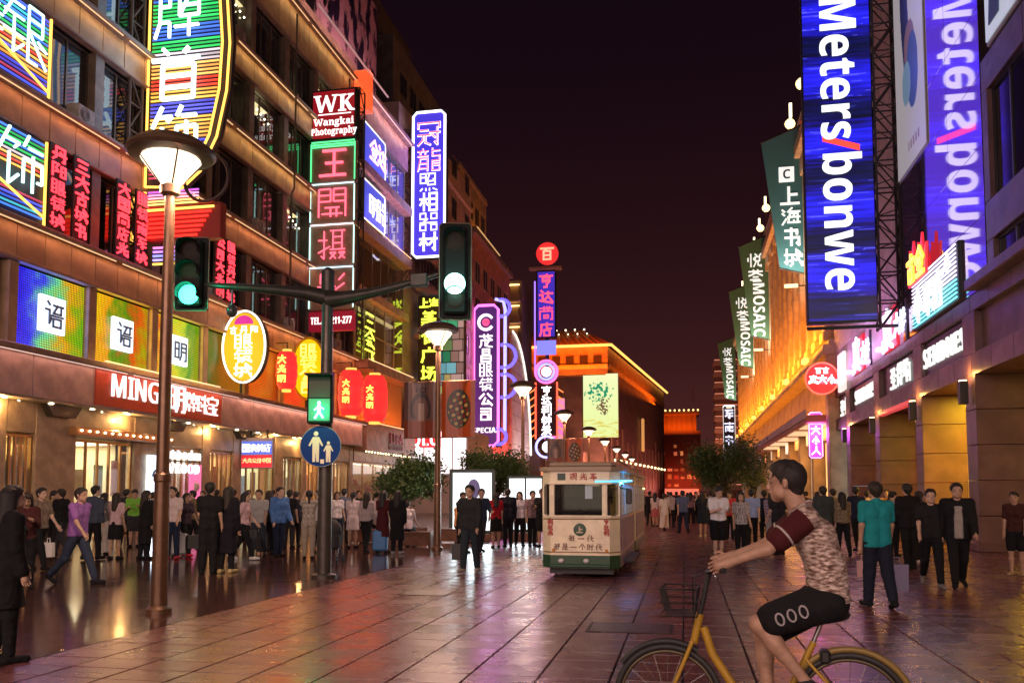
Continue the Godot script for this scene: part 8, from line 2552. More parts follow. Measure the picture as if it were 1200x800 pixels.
func make_people() -> void:
	var walk := {"lleg": [0.36, 0.08], "rleg": [-0.3, 0.28], "larm": [-0.3, 0.1, 0.25], "rarm": [0.32, 0.1, 0.35]}
	var walk2 := {"lleg": [-0.42, 0.35], "rleg": [0.42, 0.06], "larm": [0.38, 0.1, 0.3], "rarm": [-0.38, 0.1, 0.2], "lean": 0.07}
	var stand := {"lleg": [0.04, 0.03], "rleg": [-0.05, 0.06], "larm": [0.02, 0.12, 0.25], "rarm": [0.1, 0.12, 0.5]}
	var phone := {"lleg": [0.03, 0.02], "rleg": [-0.06, 0.08], "larm": [0.3, 0.12, 1.5, -0.25], "rarm": [0.35, 0.12, 1.6, -0.3], "nod": 0.5}
	var photo := {"lleg": [0.02, 0.02], "rleg": [-0.04, 0.04], "larm": [1.5, 0.25, 1.1, -0.3], "rarm": [1.55, 0.25, 1.1, -0.3], "nod": -0.15}
	var protos := {
		"m_stand": [stand, {}], "m_stand2": [{"lleg": [0.12, 0.16], "rleg": [-0.04, 0.02], "larm": [0.25, 0.5, 0.9, -0.6], "rarm": [-0.05, 0.14, 0.15], "lean": 0.0, "look": 0.5}, {"loose": 0.022, "hem": 0.09}], "f_stand2": [{"lleg": [-0.03, 0.04], "rleg": [0.14, 0.2], "larm": [0.15, 0.1, 1.7, -0.2], "rarm": [0.0, 0.14, 0.2], "look": -0.45, "nod": 0.1}, {"hair": "tail", "hem": 0.08}], "m_stand3": [{"lleg": [0.16, 0.1], "rleg": [-0.14, 0.14], "larm": [-0.12, 0.12, 0.3], "rarm": [0.5, 0.1, 0.9, -0.3], "lean": 0.08, "look": -0.5}, {"top": "long", "hem": 0.08}], "m_walk": [walk, {}], "m_walk2": [walk2, {}], "m_phone": [phone, {"bottom": "shorts", "loose": 0.03}],
		"m_walk3": [{"lleg": [0.2, 0.04], "rleg": [-0.12, 0.12], "larm": [-0.1, 0.12, 0.2], "rarm": [0.12, 0.12, 0.3], "nod": 0.1}, {"top": "long", "cell": 0.016, "loose": 0.016, "hem": 0.1}],
		"m_walk4": [{"lleg": [-0.2, 0.2], "rleg": [0.18, 0.04], "larm": [0.1, 0.16, 0.25], "rarm": [-0.1, 0.16, 0.2]}, {"cell": 0.014, "hem": 0.1, "loose": 0.022}],
		"m_big": [stand, {"hem": 0.1, "loose": 0.025, "bag": true}], "m_jacket": [stand, {"top": "jacket", "hem": 0.1}], "m_open": [walk, {"top": "jacket", "hem": 0.12, "cell": 0.016, "open": true}],
		"f_stand": [stand, {"hair": "long"}], "f_walk": [walk, {"hair": "long"}], "f_walk2": [{"lleg": [-0.2, 0.2], "rleg": [0.18, 0.05], "larm": [0.15, 0.1, 0.3], "rarm": [-0.12, 0.1, 0.25]}, {"hair": "long", "top": "long"}],
		"f_phone": [phone, {"hair": "long", "top": "long"}], "f_photo": [photo, {"hair": "tail", "hem": 0.1}], "f_photo_d": [photo, {"hair": "long", "dress": 0.42, "bottom": "none"}],
		"f_skirt": [stand, {"hair": "long", "skirt": true, "bottom": "none"}], "f_coat": [stand, {"hair": "long", "top": "jacket", "dress": 0.55}], "f_stand_coat": [stand, {"hair": "long", "top": "jacket", "dress": 0.4, "cell": 0.014}],
		"f_dress": [stand, {"hair": "tail", "dress": 0.38, "bottom": "none"}], "f_dress2": [stand, {"hair": "long", "dress": 0.48, "bottom": "none"}], "f_dressl": [walk2, {"hair": "tail", "dress": 0.74, "bottom": "none"}],
		"f_shorts": [stand, {"hair": "tail", "bottom": "shorts", "cell": 0.016}]}
	var built := {}
	# x, z, height, figure, turn in degrees, top, bottoms, shoes, label
	var all := [
		[-6.37, -7.10, 1.66, "f_stand_coat", 150, Color(0.012, 0.012, 0.014), Color(0.012, 0.012, 0.014), Color(0.012, 0.012, 0.014), "woman in a black coat cut off by the picture's left edge"],
		[-10.91, -12.54, 1.60, "f_phone", 40, Color(0.05, 0.015, 0.015), Color(0.012, 0.012, 0.014), Color(0.012, 0.012, 0.014), "dark-haired woman in maroon at the left edge, holding something pale"],
		[-13.28, -15.64, 1.72, "m_walk", 95, Color(0.36, 0.27, 0.22), Color(0.012, 0.012, 0.014), Color(0.012, 0.012, 0.014), "man in a beige tee shirt carrying a white plastic bag at left"],
		[-10.62, -13.43, 1.74, "m_walk2", 80, Color(0.26, 0.11, 0.36), Color(0.03, 0.04, 0.07), Color(0.012, 0.012, 0.014), "man in a purple polo shirt striding across the polished paving"],
		[-15.59, -19.11, 1.72, "m_walk", 260, Color(0.012, 0.012, 0.014), Color(0.03, 0.03, 0.035), Color(0.012, 0.012, 0.014), "man in black leaning forward behind the purple polo man"],
		[-14.04, -18.29, 1.76, "m_stand", 185, Color(0.05, 0.06, 0.09), Color(0.012, 0.012, 0.014), Color(0.012, 0.012, 0.014), "broad man in a slate jacket seen from behind, right of the purple polo man"],
		[-14.95, -19.85, 1.60, "f_stand", 170, Color(0.2, 0.2, 0.21), Color(0.5, 0.45, 0.4), Color(0.012, 0.012, 0.014), "woman in pale shorts behind the slate jacket man"],
		[-13.68, -18.63, 1.60, "f_skirt", 185, Color(0.5, 0.34, 0.36), Color(0.012, 0.012, 0.014), Color(0.012, 0.012, 0.014), "long-haired woman in a white and pink top and black skirt, back turned"],
		[-16.68, -23.18, 1.70, "m_stand", 200, Color(0.03, 0.03, 0.035), Color(0.012, 0.012, 0.014), Color(0.012, 0.012, 0.014), "man in dark grey in front of the tall white light box"],
		[-16.16, -22.86, 1.70, "m_phone", 30, Color(0.16, 0.4, 0.05), Color(0.03, 0.03, 0.035), Color(0.012, 0.012, 0.014), "man in a lime green tee by the white light box"],
		[-12.98, -18.77, 1.66, "f_coat", 150, Color(0.012, 0.012, 0.014), Color(0.012, 0.012, 0.014), Color(0.012, 0.012, 0.014), "woman with long hair in a long black coat left of the near lamp post"],
		[-14.08, -20.68, 1.62, "f_stand", 200, Color(0.02, 0.02, 0.03), Color(0.012, 0.012, 0.014), Color(0.012, 0.012, 0.014), "woman in black hidden partly by the near lamp post"],
		[-12.31, -18.91, 1.74, "m_stand", 15, Color(0.56, 0.44, 0.44), Color(0.015, 0.02, 0.045), Color(0.4, 0.03, 0.06), "man in a pale pink shirt right of the near lamp post"],
		[-12.49, -19.74, 1.62, "f_walk", 60, Color(0.05, 0.03, 0.05), Color(0.012, 0.012, 0.014), Color(0.5, 0.02, 0.05), "woman in dark clothes with red shoes"],
		[-14.19, -22.85, 1.66, "m_stand", 340, Color(0.3, 0.24, 0.12), Color(0.012, 0.012, 0.014), Color(0.012, 0.012, 0.014), "man in a yellow patterned shirt behind the big man in black"],
		[-9.38, -15.65, 1.80, "m_big", 190, Color(0.012, 0.012, 0.014), Color(0.012, 0.012, 0.014), Color(0.012, 0.012, 0.014), "big man in black with a camera bag, back turned"],
		[-9.11, -15.89, 1.72, "f_coat", 185, Color(0.012, 0.01, 0.016), Color(0.012, 0.012, 0.014), Color(0.45, 0.33, 0.15), "woman in a long black dress with pale shoes beside the big man"],
		[-10.46, -19.01, 1.64, "f_walk", 95, Color(0.5, 0.34, 0.36), Color(0.012, 0.012, 0.014), Color(0.6, 0.6, 0.6), "woman in a pale pink tee and black trousers turning right"],
		[-15.77, -26.73, 1.70, "m_stand", 180, Color(0.012, 0.012, 0.014), Color(0.012, 0.012, 0.014), Color(0.012, 0.012, 0.014), "distant man in black between the big man and the shop door"],
		[-14.92, -26.37, 1.70, "m_stand", 160, Color(0.03, 0.03, 0.035), Color(0.012, 0.012, 0.014), Color(0.012, 0.012, 0.014), "distant man behind the woman in the long black dress"],
		[-15.93, -26.16, 1.66, "m_stand", 20, Color(0.3, 0.2, 0.15), Color(0.012, 0.012, 0.014), Color(0.012, 0.012, 0.014), "distant man in tan at the shop door"],
		[-10.66, -20.11, 1.70, "m_walk", 20, Color(0.35, 0.34, 0.34), Color(0.04, 0.05, 0.07), Color(0.012, 0.012, 0.014), "man in an open striped shirt and grey jeans"],
		[-10.85, -21.01, 1.66, "f_stand", 190, Color(0.03, 0.03, 0.035), Color(0.012, 0.012, 0.014), Color(0.012, 0.012, 0.014), "woman in dark grey behind the striped shirt man"],
		[-10.15, -20.21, 1.74, "m_jacket", 60, Color(0.07, 0.16, 0.4), Color(0.015, 0.02, 0.045), Color(0.012, 0.012, 0.014), "man in a bright blue jacket left of the traffic mast"],
		[-11.44, -23.41, 1.68, "m_stand", 170, Color(0.012, 0.012, 0.014), Color(0.03, 0.03, 0.035), Color(0.012, 0.012, 0.014), "man in black behind the blue jacket man"],
		[-11.61, -24.20, 1.64, "f_stand", 200, Color(0.03, 0.03, 0.05), Color(0.012, 0.012, 0.014), Color(0.012, 0.012, 0.014), "woman in navy left of the pushchair"],
		[-9.04, -19.57, 1.66, "f_photo", 190, Color(0.62, 0.55, 0.48), Color(0.3, 0.25, 0.2), Color(0.012, 0.012, 0.014), "woman in white raising a phone beside the pushchair"],
		[-9.72, -21.56, 1.66, "m_stand", 150, Color(0.5, 0.47, 0.47), Color(0.012, 0.012, 0.014), Color(0.012, 0.012, 0.014), "man in a white tee just left of the mast"],
		[-10.39, -24.45, 1.64, "f_stand", 30, Color(0.55, 0.5, 0.52), Color(0.015, 0.02, 0.045), Color(0.012, 0.012, 0.014), "woman in a white top just right of the mast"],
		[-10.50, -25.31, 1.72, "m_stand", 200, Color(0.1, 0.12, 0.16), Color(0.03, 0.03, 0.035), Color(0.012, 0.012, 0.014), "man in grey behind the white dress"],
		[-9.60, -23.78, 1.62, "f_dress", 180, Color(0.62, 0.52, 0.54), Color(0.012, 0.012, 0.014), Color(0.012, 0.012, 0.014), "woman in a short white dress, back turned, right of the mast"],
		[-8.54, -22.14, 1.62, "f_walk2", 185, Color(0.36, 0.3, 0.31), Color(0.012, 0.012, 0.014), Color(0.012, 0.012, 0.014), "woman in a grey top and black trousers walking away"],
		[-7.99, -21.91, 1.66, "f_dress2", 180, Color(0.06, 0.012, 0.015), Color(0.012, 0.012, 0.014), Color(0.012, 0.012, 0.014), "long-haired woman in a dark red dress, back turned"],
		[-7.50, -21.68, 1.66, "f_coat", 175, Color(0.012, 0.012, 0.014), Color(0.012, 0.012, 0.014), Color(0.3, 0.3, 0.3), "woman in a long black coat beside the dark red dress"],
		[-11.17, -28.21, 1.68, "m_stand", 20, Color(0.012, 0.012, 0.014), Color(0.012, 0.012, 0.014), Color(0.012, 0.012, 0.014), "distant man in black behind the white dress"],
		[-10.59, -28.33, 1.60, "f_stand", 190, Color(0.4, 0.32, 0.34), Color(0.012, 0.012, 0.014), Color(0.012, 0.012, 0.014), "distant woman in pink behind the dark red dress"],
		[-4.28, -16.87, 1.74, "m_walk3", 350, Color(0.02, 0.02, 0.024), Color(0.018, 0.024, 0.034), Color(0.3, 0.26, 0.24), "man in black walking towards the viewer with a black bag"],
		[-5.90, -22.34, 1.62, "f_stand", 60, Color(0.012, 0.012, 0.014), Color(0.012, 0.012, 0.014), Color(0.012, 0.012, 0.014), "woman in dark clothes behind the man in black"],
		[-5.49, -22.76, 1.70, "m_stand", 40, Color(0.02, 0.03, 0.055), Color(0.03, 0.03, 0.035), Color(0.012, 0.012, 0.014), "man in navy at the man in black's shoulder"],
		[-5.47, -24.62, 1.62, "f_skirt", 200, Color(0.3, 0.012, 0.02), Color(0.012, 0.012, 0.014), Color(0.012, 0.012, 0.014), "woman in a red top and black skirt by the light box"],
		[-5.21, -25.08, 1.72, "m_jacket", 190, Color(0.012, 0.012, 0.02), Color(0.012, 0.012, 0.014), Color(0.012, 0.012, 0.014), "man in a dark suit beside the red top"],
		[-4.94, -25.55, 1.64, "f_walk2", 10, Color(0.58, 0.52, 0.58), Color(0.012, 0.012, 0.014), Color(0.012, 0.012, 0.014), "woman in a white shirt facing the viewer in front of the double light box"],
		[-4.56, -25.63, 1.66, "m_stand", 20, Color(0.45, 0.3, 0.33), Color(0.012, 0.012, 0.014), Color(0.012, 0.012, 0.014), "man in a pink shirt left of the tram"],
		[-4.19, -25.29, 1.72, "m_phone", 350, Color(0.012, 0.012, 0.014), Color(0.012, 0.012, 0.014), Color(0.012, 0.012, 0.014), "man in black looking at his phone right beside the tram"],
		[-1.72, -42.91, 1.68, "m_stand", 180, Color(0.012, 0.012, 0.014), Color(0.012, 0.012, 0.014), Color(0.012, 0.012, 0.014), "distant man in black just right of the tram's end"],
		[-1.43, -41.86, 1.62, "f_skirt", 180, Color(0.5, 0.4, 0.38), Color(0.4, 0.1, 0.1), Color(0.012, 0.012, 0.014), "distant woman in a white top and reddish skirt right of the tram"],
		[-0.88, -37.20, 1.64, "f_dressl", 180, Color(0.62, 0.52, 0.48), Color(0.012, 0.012, 0.014), Color(0.012, 0.012, 0.014), "woman in a long white dress walking away"],
		[-0.65, -40.97, 1.66, "f_stand", 190, Color(0.4, 0.33, 0.3), Color(0.012, 0.012, 0.014), Color(0.012, 0.012, 0.014), "woman in beige beside the long white dress"],
		[-0.09, -34.98, 1.76, "m_walk2", 185, Color(0.08, 0.1, 0.2), Color(0.015, 0.02, 0.045), Color(0.012, 0.012, 0.014), "man in a steel blue shirt walking away down the street"],
		[-0.48, -48.24, 1.68, "m_stand", 180, Color(0.012, 0.012, 0.014), Color(0.012, 0.012, 0.014), Color(0.012, 0.012, 0.014), "distant man in black left of the steel blue shirt"],
		[0.28, -45.71, 1.66, "f_stand", 175, Color(0.35, 0.2, 0.22), Color(0.012, 0.012, 0.014), Color(0.012, 0.012, 0.014), "distant woman in pink right of the steel blue shirt"],
		[0.56, -47.07, 1.68, "m_stand", 10, Color(0.03, 0.03, 0.035), Color(0.012, 0.012, 0.014), Color(0.012, 0.012, 0.014), "distant man in dark grey near the photographer in black"],
		[0.63, -32.39, 1.64, "f_photo_d", 180, Color(0.015, 0.02, 0.03), Color(0.012, 0.012, 0.014), Color(0.5, 0.4, 0.2), "woman in a short black dress photographing with arms raised"],
		[0.77, -21.02, 1.74, "m_phone", 10, Color(0.66, 0.64, 0.66), Color(0.012, 0.012, 0.014), Color(0.012, 0.012, 0.014), "stout man in a white tee and black shorts with a phone"],
		[1.33, -21.67, 1.62, "f_stand", 5, Color(0.58, 0.57, 0.58), Color(0.012, 0.012, 0.014), Color(0.6, 0.6, 0.6), "young woman in a printed white tee beside the stout man"],
		[1.52, -30.78, 1.66, "f_stand", 350, Color(0.4, 0.04, 0.04), Color(0.012, 0.012, 0.014), Color(0.012, 0.012, 0.014), "woman in red between the two white tee shirts"],
		[1.98, -26.96, 1.72, "m_walk", 185, Color(0.25, 0.33, 0.55), Color(0.012, 0.012, 0.014), Color(0.012, 0.012, 0.014), "man in a light blue shirt behind the cyclist's face"],
		[2.44, -27.93, 1.68, "m_stand", 180, Color(0.015, 0.02, 0.045), Color(0.012, 0.012, 0.014), Color(0.012, 0.012, 0.014), "man in navy right of the light blue shirt"],
		[2.56, -27.07, 1.64, "f_stand", 170, Color(0.4, 0.33, 0.48), Color(0.3, 0.3, 0.32), Color(0.1, 0.35, 0.05), "woman in a lilac striped top beside the cyclist's arm"],
		[2.40, -23.37, 1.74, "m_big", 200, Color(0.02, 0.02, 0.026), Color(0.012, 0.012, 0.014), Color(0.012, 0.012, 0.014), "man in black with a backpack behind the cyclist"],
		[1.29, -45.92, 1.66, "m_stand", 190, Color(0.3, 0.3, 0.32), Color(0.03, 0.03, 0.035), Color(0.012, 0.012, 0.014), "distant man in grey under the round tree"],
		[1.97, -48.73, 1.66, "f_stand", 190, Color(0.3, 0.22, 0.2), Color(0.03, 0.03, 0.035), Color(0.012, 0.012, 0.014), "distant woman in tan under the round tree"],
		[4.66, -38.32, 1.68, "m_stand", 180, Color(0.012, 0.012, 0.014), Color(0.012, 0.012, 0.014), Color(0.012, 0.012, 0.014), "distant man in black behind the cyclist's neck"],
		[4.47, -33.81, 1.66, "f_stand", 180, Color(0.03, 0.03, 0.035), Color(0.012, 0.012, 0.014), Color(0.012, 0.012, 0.014), "woman in dark grey right of the cyclist's neck"],
		[3.46, -22.97, 1.76, "m_jacket", 185, Color(0.04, 0.05, 0.05), Color(0.012, 0.012, 0.014), Color(0.012, 0.012, 0.014), "man in a dark olive jacket right of the cyclist's back"],
		[3.96, -27.36, 1.66, "f_walk", 200, Color(0.4, 0.25, 0.3), Color(0.012, 0.012, 0.014), Color(0.012, 0.012, 0.014), "woman in dusty pink left of the dark olive jacket"],
		[3.93, -23.06, 1.62, "f_walk2", 185, Color(0.34, 0.28, 0.19), Color(0.012, 0.012, 0.014), Color(0.012, 0.012, 0.014), "woman in a beige top and black leggings walking away"],
		[4.41, -27.45, 1.72, "m_stand", 170, Color(0.22, 0.16, 0.08), Color(0.012, 0.012, 0.014), Color(0.012, 0.012, 0.014), "man in ochre behind the beige top"],
		[4.74, -25.54, 1.76, "m_stand", 185, Color(0.015, 0.02, 0.045), Color(0.012, 0.012, 0.014), Color(0.012, 0.012, 0.014), "man in a navy shirt left of the teal shirt"],
		[6.01, -30.61, 1.66, "m_stand", 180, Color(0.4, 0.3, 0.32), Color(0.012, 0.012, 0.014), Color(0.012, 0.012, 0.014), "distant man in pale grey beside the navy shirt"],
		[2.65, -12.88, 1.74, "m_walk4", 184, Color(0.015, 0.23, 0.25), Color(0.014, 0.017, 0.03), Color(0.012, 0.012, 0.014), "man in a teal polo shirt walking away with a shopping bag"],
		[5.18, -23.32, 1.64, "f_stand", 150, Color(0.25, 0.2, 0.19), Color(0.012, 0.012, 0.014), Color(0.012, 0.012, 0.014), "woman in taupe right of the teal shirt"],
		[4.64, -19.47, 1.78, "m_jacket", 185, Color(0.012, 0.012, 0.014), Color(0.012, 0.012, 0.014), Color(0.012, 0.012, 0.014), "tall man in a black jacket in front of the red panel"],
		[5.31, -21.18, 1.64, "f_stand", 200, Color(0.015, 0.014, 0.013), Color(0.012, 0.012, 0.014), Color(0.4, 0.35, 0.3), "woman in black at the foot of the amber pillar"],
		[4.17, -16.00, 1.72, "m_walk2", 5, Color(0.016, 0.016, 0.018), Color(0.012, 0.012, 0.014), Color(0.2, 0.18, 0.17), "man in a black tee shirt facing the viewer by the amber pillar"],
		[4.54, -15.80, 1.78, "m_open", 350, Color(0.012, 0.012, 0.014), Color(0.012, 0.012, 0.014), Color(0.012, 0.012, 0.014), "man in an open black jacket over a grey tee striding towards the viewer"],
		[6.36, -18.48, 1.62, "f_shorts", 330, Color(0.05, 0.018, 0.015), Color(0.012, 0.012, 0.014), Color(0.35, 0.25, 0.15), "woman in a dark top and shorts at the picture's right edge"],
		[6.88, -31.87, 1.70, "m_stand", 20, Color(0.2, 0.1, 0.08), Color(0.012, 0.012, 0.014), Color(0.012, 0.012, 0.014), "distant man in brown inside the arcade"],
		[-2.72, -58.12, 1.70, "m_stand", 10, Color(0.3, 0.25, 0.25), Color(0.012, 0.012, 0.014), Color(0.012, 0.012, 0.014), "far man in grey beyond the tram"],
		[-1.14, -58.44, 1.70, "m_stand", 180, Color(0.012, 0.012, 0.014), Color(0.012, 0.012, 0.014), Color(0.012, 0.012, 0.014), "far man in black in the thick of the crowd"],
		[0.15, -60.87, 1.66, "f_stand", 180, Color(0.4, 0.35, 0.35), Color(0.012, 0.012, 0.014), Color(0.012, 0.012, 0.014), "far woman in white in the thick of the crowd"],
		[1.05, -58.88, 1.70, "m_stand", 0, Color(0.25, 0.06, 0.06), Color(0.012, 0.012, 0.014), Color(0.012, 0.012, 0.014), "far man in dark red in the thick of the crowd"],
		[-17.86, -26.86, 1.68, "m_stand", 180, Color(0.15, 0.15, 0.16), Color(0.012, 0.012, 0.014), Color(0.012, 0.012, 0.014), "distant man in grey beside the pink poster"],
		[-18.86, -22.74, 1.68, "f_stand", 200, Color(0.3, 0.2, 0.1), Color(0.012, 0.012, 0.014), Color(0.012, 0.012, 0.014), "distant woman in ochre at the gold shop window"],
		[-18.09, -27.98, 1.66, "f_stand", 170, Color(0.012, 0.012, 0.014), Color(0.012, 0.012, 0.014), Color(0.012, 0.012, 0.014), "distant woman in black at the pink poster"],
		[-14.95, -27.44, 1.70, "m_stand", 0, Color(0.2, 0.2, 0.22), Color(0.012, 0.012, 0.014), Color(0.012, 0.012, 0.014), "distant man in grey under the hanging box sign"],
		[-14.14, -27.61, 1.68, "m_stand", 180, Color(0.012, 0.012, 0.014), Color(0.012, 0.012, 0.014), Color(0.012, 0.012, 0.014), "distant man in black under the hanging box sign"],
		[-12.81, -29.05, 1.66, "f_stand", 180, Color(0.3, 0.12, 0.12), Color(0.012, 0.012, 0.014), Color(0.012, 0.012, 0.014), "distant woman in dull red behind the mast"],
	]
	var hairm := [mt(0.012, 0.009, 0.008, 0.7), mt(0.02, 0.012, 0.008, 0.7), mt(0.008, 0.007, 0.007, 0.65)]
	for i in all.size():
		var q: Array = all[i]
		var key: String = q[3]
		if key == "m_stand": key = ["m_stand", "m_stand2", "m_stand3"][i % 3]
		elif key == "f_stand" and i % 2: key = "f_stand2"
		if not built.has(key):
			var P: Dictionary = protos[key][0].duplicate()
			P.f = key.begins_with("f")
			var J := pose(P)
			built[key] = [figure(J, protos[key][1]), J, protos[key][1]]
			if protos[key][1].get("skirt", false):
				var sk := Build.new()
				net(sk, [[J.pel + Vector3(-0.06, 0, 0), J.pel + Vector3(-0.08, -0.44, 0), 0.112, 0.12], [J.pel + Vector3(0.06, 0, 0), J.pel + Vector3(0.08, -0.44, 0), 0.112, 0.12]], 0.02, 0.06, [[Vector3.UP, J.pel.y + 0.06], [Vector3.DOWN, -(J.pel.y - 0.42)]])
				built[key][0].bottoms = sk.mesh()
		var R: Dictionary = built[key][0]
		var J: Dictionary = built[key][1]
		var k: float = q[2] / 1.72
		var t := thing("person", q[8], "person", Vector3(q[0], 0.001, q[1]), deg_to_rad(q[4] + rng.randf_range(-14, 14)), "pedestrians in the street")
		t.scale = Vector3.ONE * k
		dress_up(t, R, skin_mat(i), hairm[i % 3], cloth_mat(q[5]) if i % 4 != 2 or q[5].r < 0.1 or "dress" in key else print_mat(q[5], i), cloth_mat(q[6]), cloth_mat(q[7]))
		if built[key][2].get("open", false):
			var sh := Build.new()
			sh.bev(J.pel + Vector3(-0.07, -0.1, 0.1), J.neck + Vector3(0.07, -0.1, 0.135), 0.03)
			part("shirt_front", sh, cloth_mat(Color(0.3, 0.27, 0.25)), t)
	# seated on the bench
	var sit := pose({"f": false, "sit": true, "lleg": [1.45, 1.4], "rleg": [1.4, 1.35], "larm": [0.35, 0.15, 0.7], "rarm": [0.35, 0.15, 0.7], "lean": 0.1})
	var SR := figure(sit, {"hem": 0.06})
	var seats := [[-8.3, -24.95, 178, Color(0.56, 0.5, 0.55), "man in a white shirt seated on the bench, back turned"], [-9.6, -26.4, 200, Color(0.5, 0.5, 0.5), "person in white seated on the low bench behind"], [-7.2, -27.2, 150, Color(0.5, 0.25, 0.1), "person in orange seated by the light box"], [-10.3, -26.35, 170, Color(0.05, 0.05, 0.06), "person in black seated on the low bench behind"]]
	for q in seats:
		var t := thing("person", q[4], "person", Vector3(q[0], 0.001, q[1]), deg_to_rad(q[2]), "people seated on the benches")
		t.position -= t.basis * Vector3(0, 0, 0.12)
		dress_up(t, SR, skin_mat(1), hairm[0], cloth_mat(q[3]), cloth_mat(Color(0.02, 0.022, 0.03)), cloth_mat(Color(0.02, 0.02, 0.02)))
	# bags in hands
	var pl := mt(0.6, 0.57, 0.55, 0.45)
	hand_bag(Vector3(-13.03, 0.62, -15.62), 0.13, 0.34, pl, "white plastic bag in the beige tee man's hand")
	hand_bag(Vector3(-4.51, 0.62, -16.85), 0.15, 0.36, mt(0.015, 0.015, 0.018, 0.6), "black bag hanging from the man in black's hand")
	hand_bag(Vector3(2.89, 0.66, -12.86), 0.15, 0.42, mt(0.12, 0.1, 0.18, 0.5), "dark violet shopping bag in the teal shirt man's hand")
	hand_bag(Vector3(2.68, 0.60, -14.09), 0.09, 0.28, mt(0.6, 0.35, 0.35, 0.5), "small pink carrier bag left of the teal shirt man")
	hand_bag(Vector3(-10.26, 0.75, -18.99), 0.13, 0.22, mt(0.015, 0.012, 0.012, 0.6), "black shoulder bag on the woman in the pale pink tee")
	hand_bag(Vector3(-9.60, 0.80, -15.63), 0.20, 0.30, mt(0.012, 0.012, 0.012, 0.6), "black camera bag at the big man's hip")

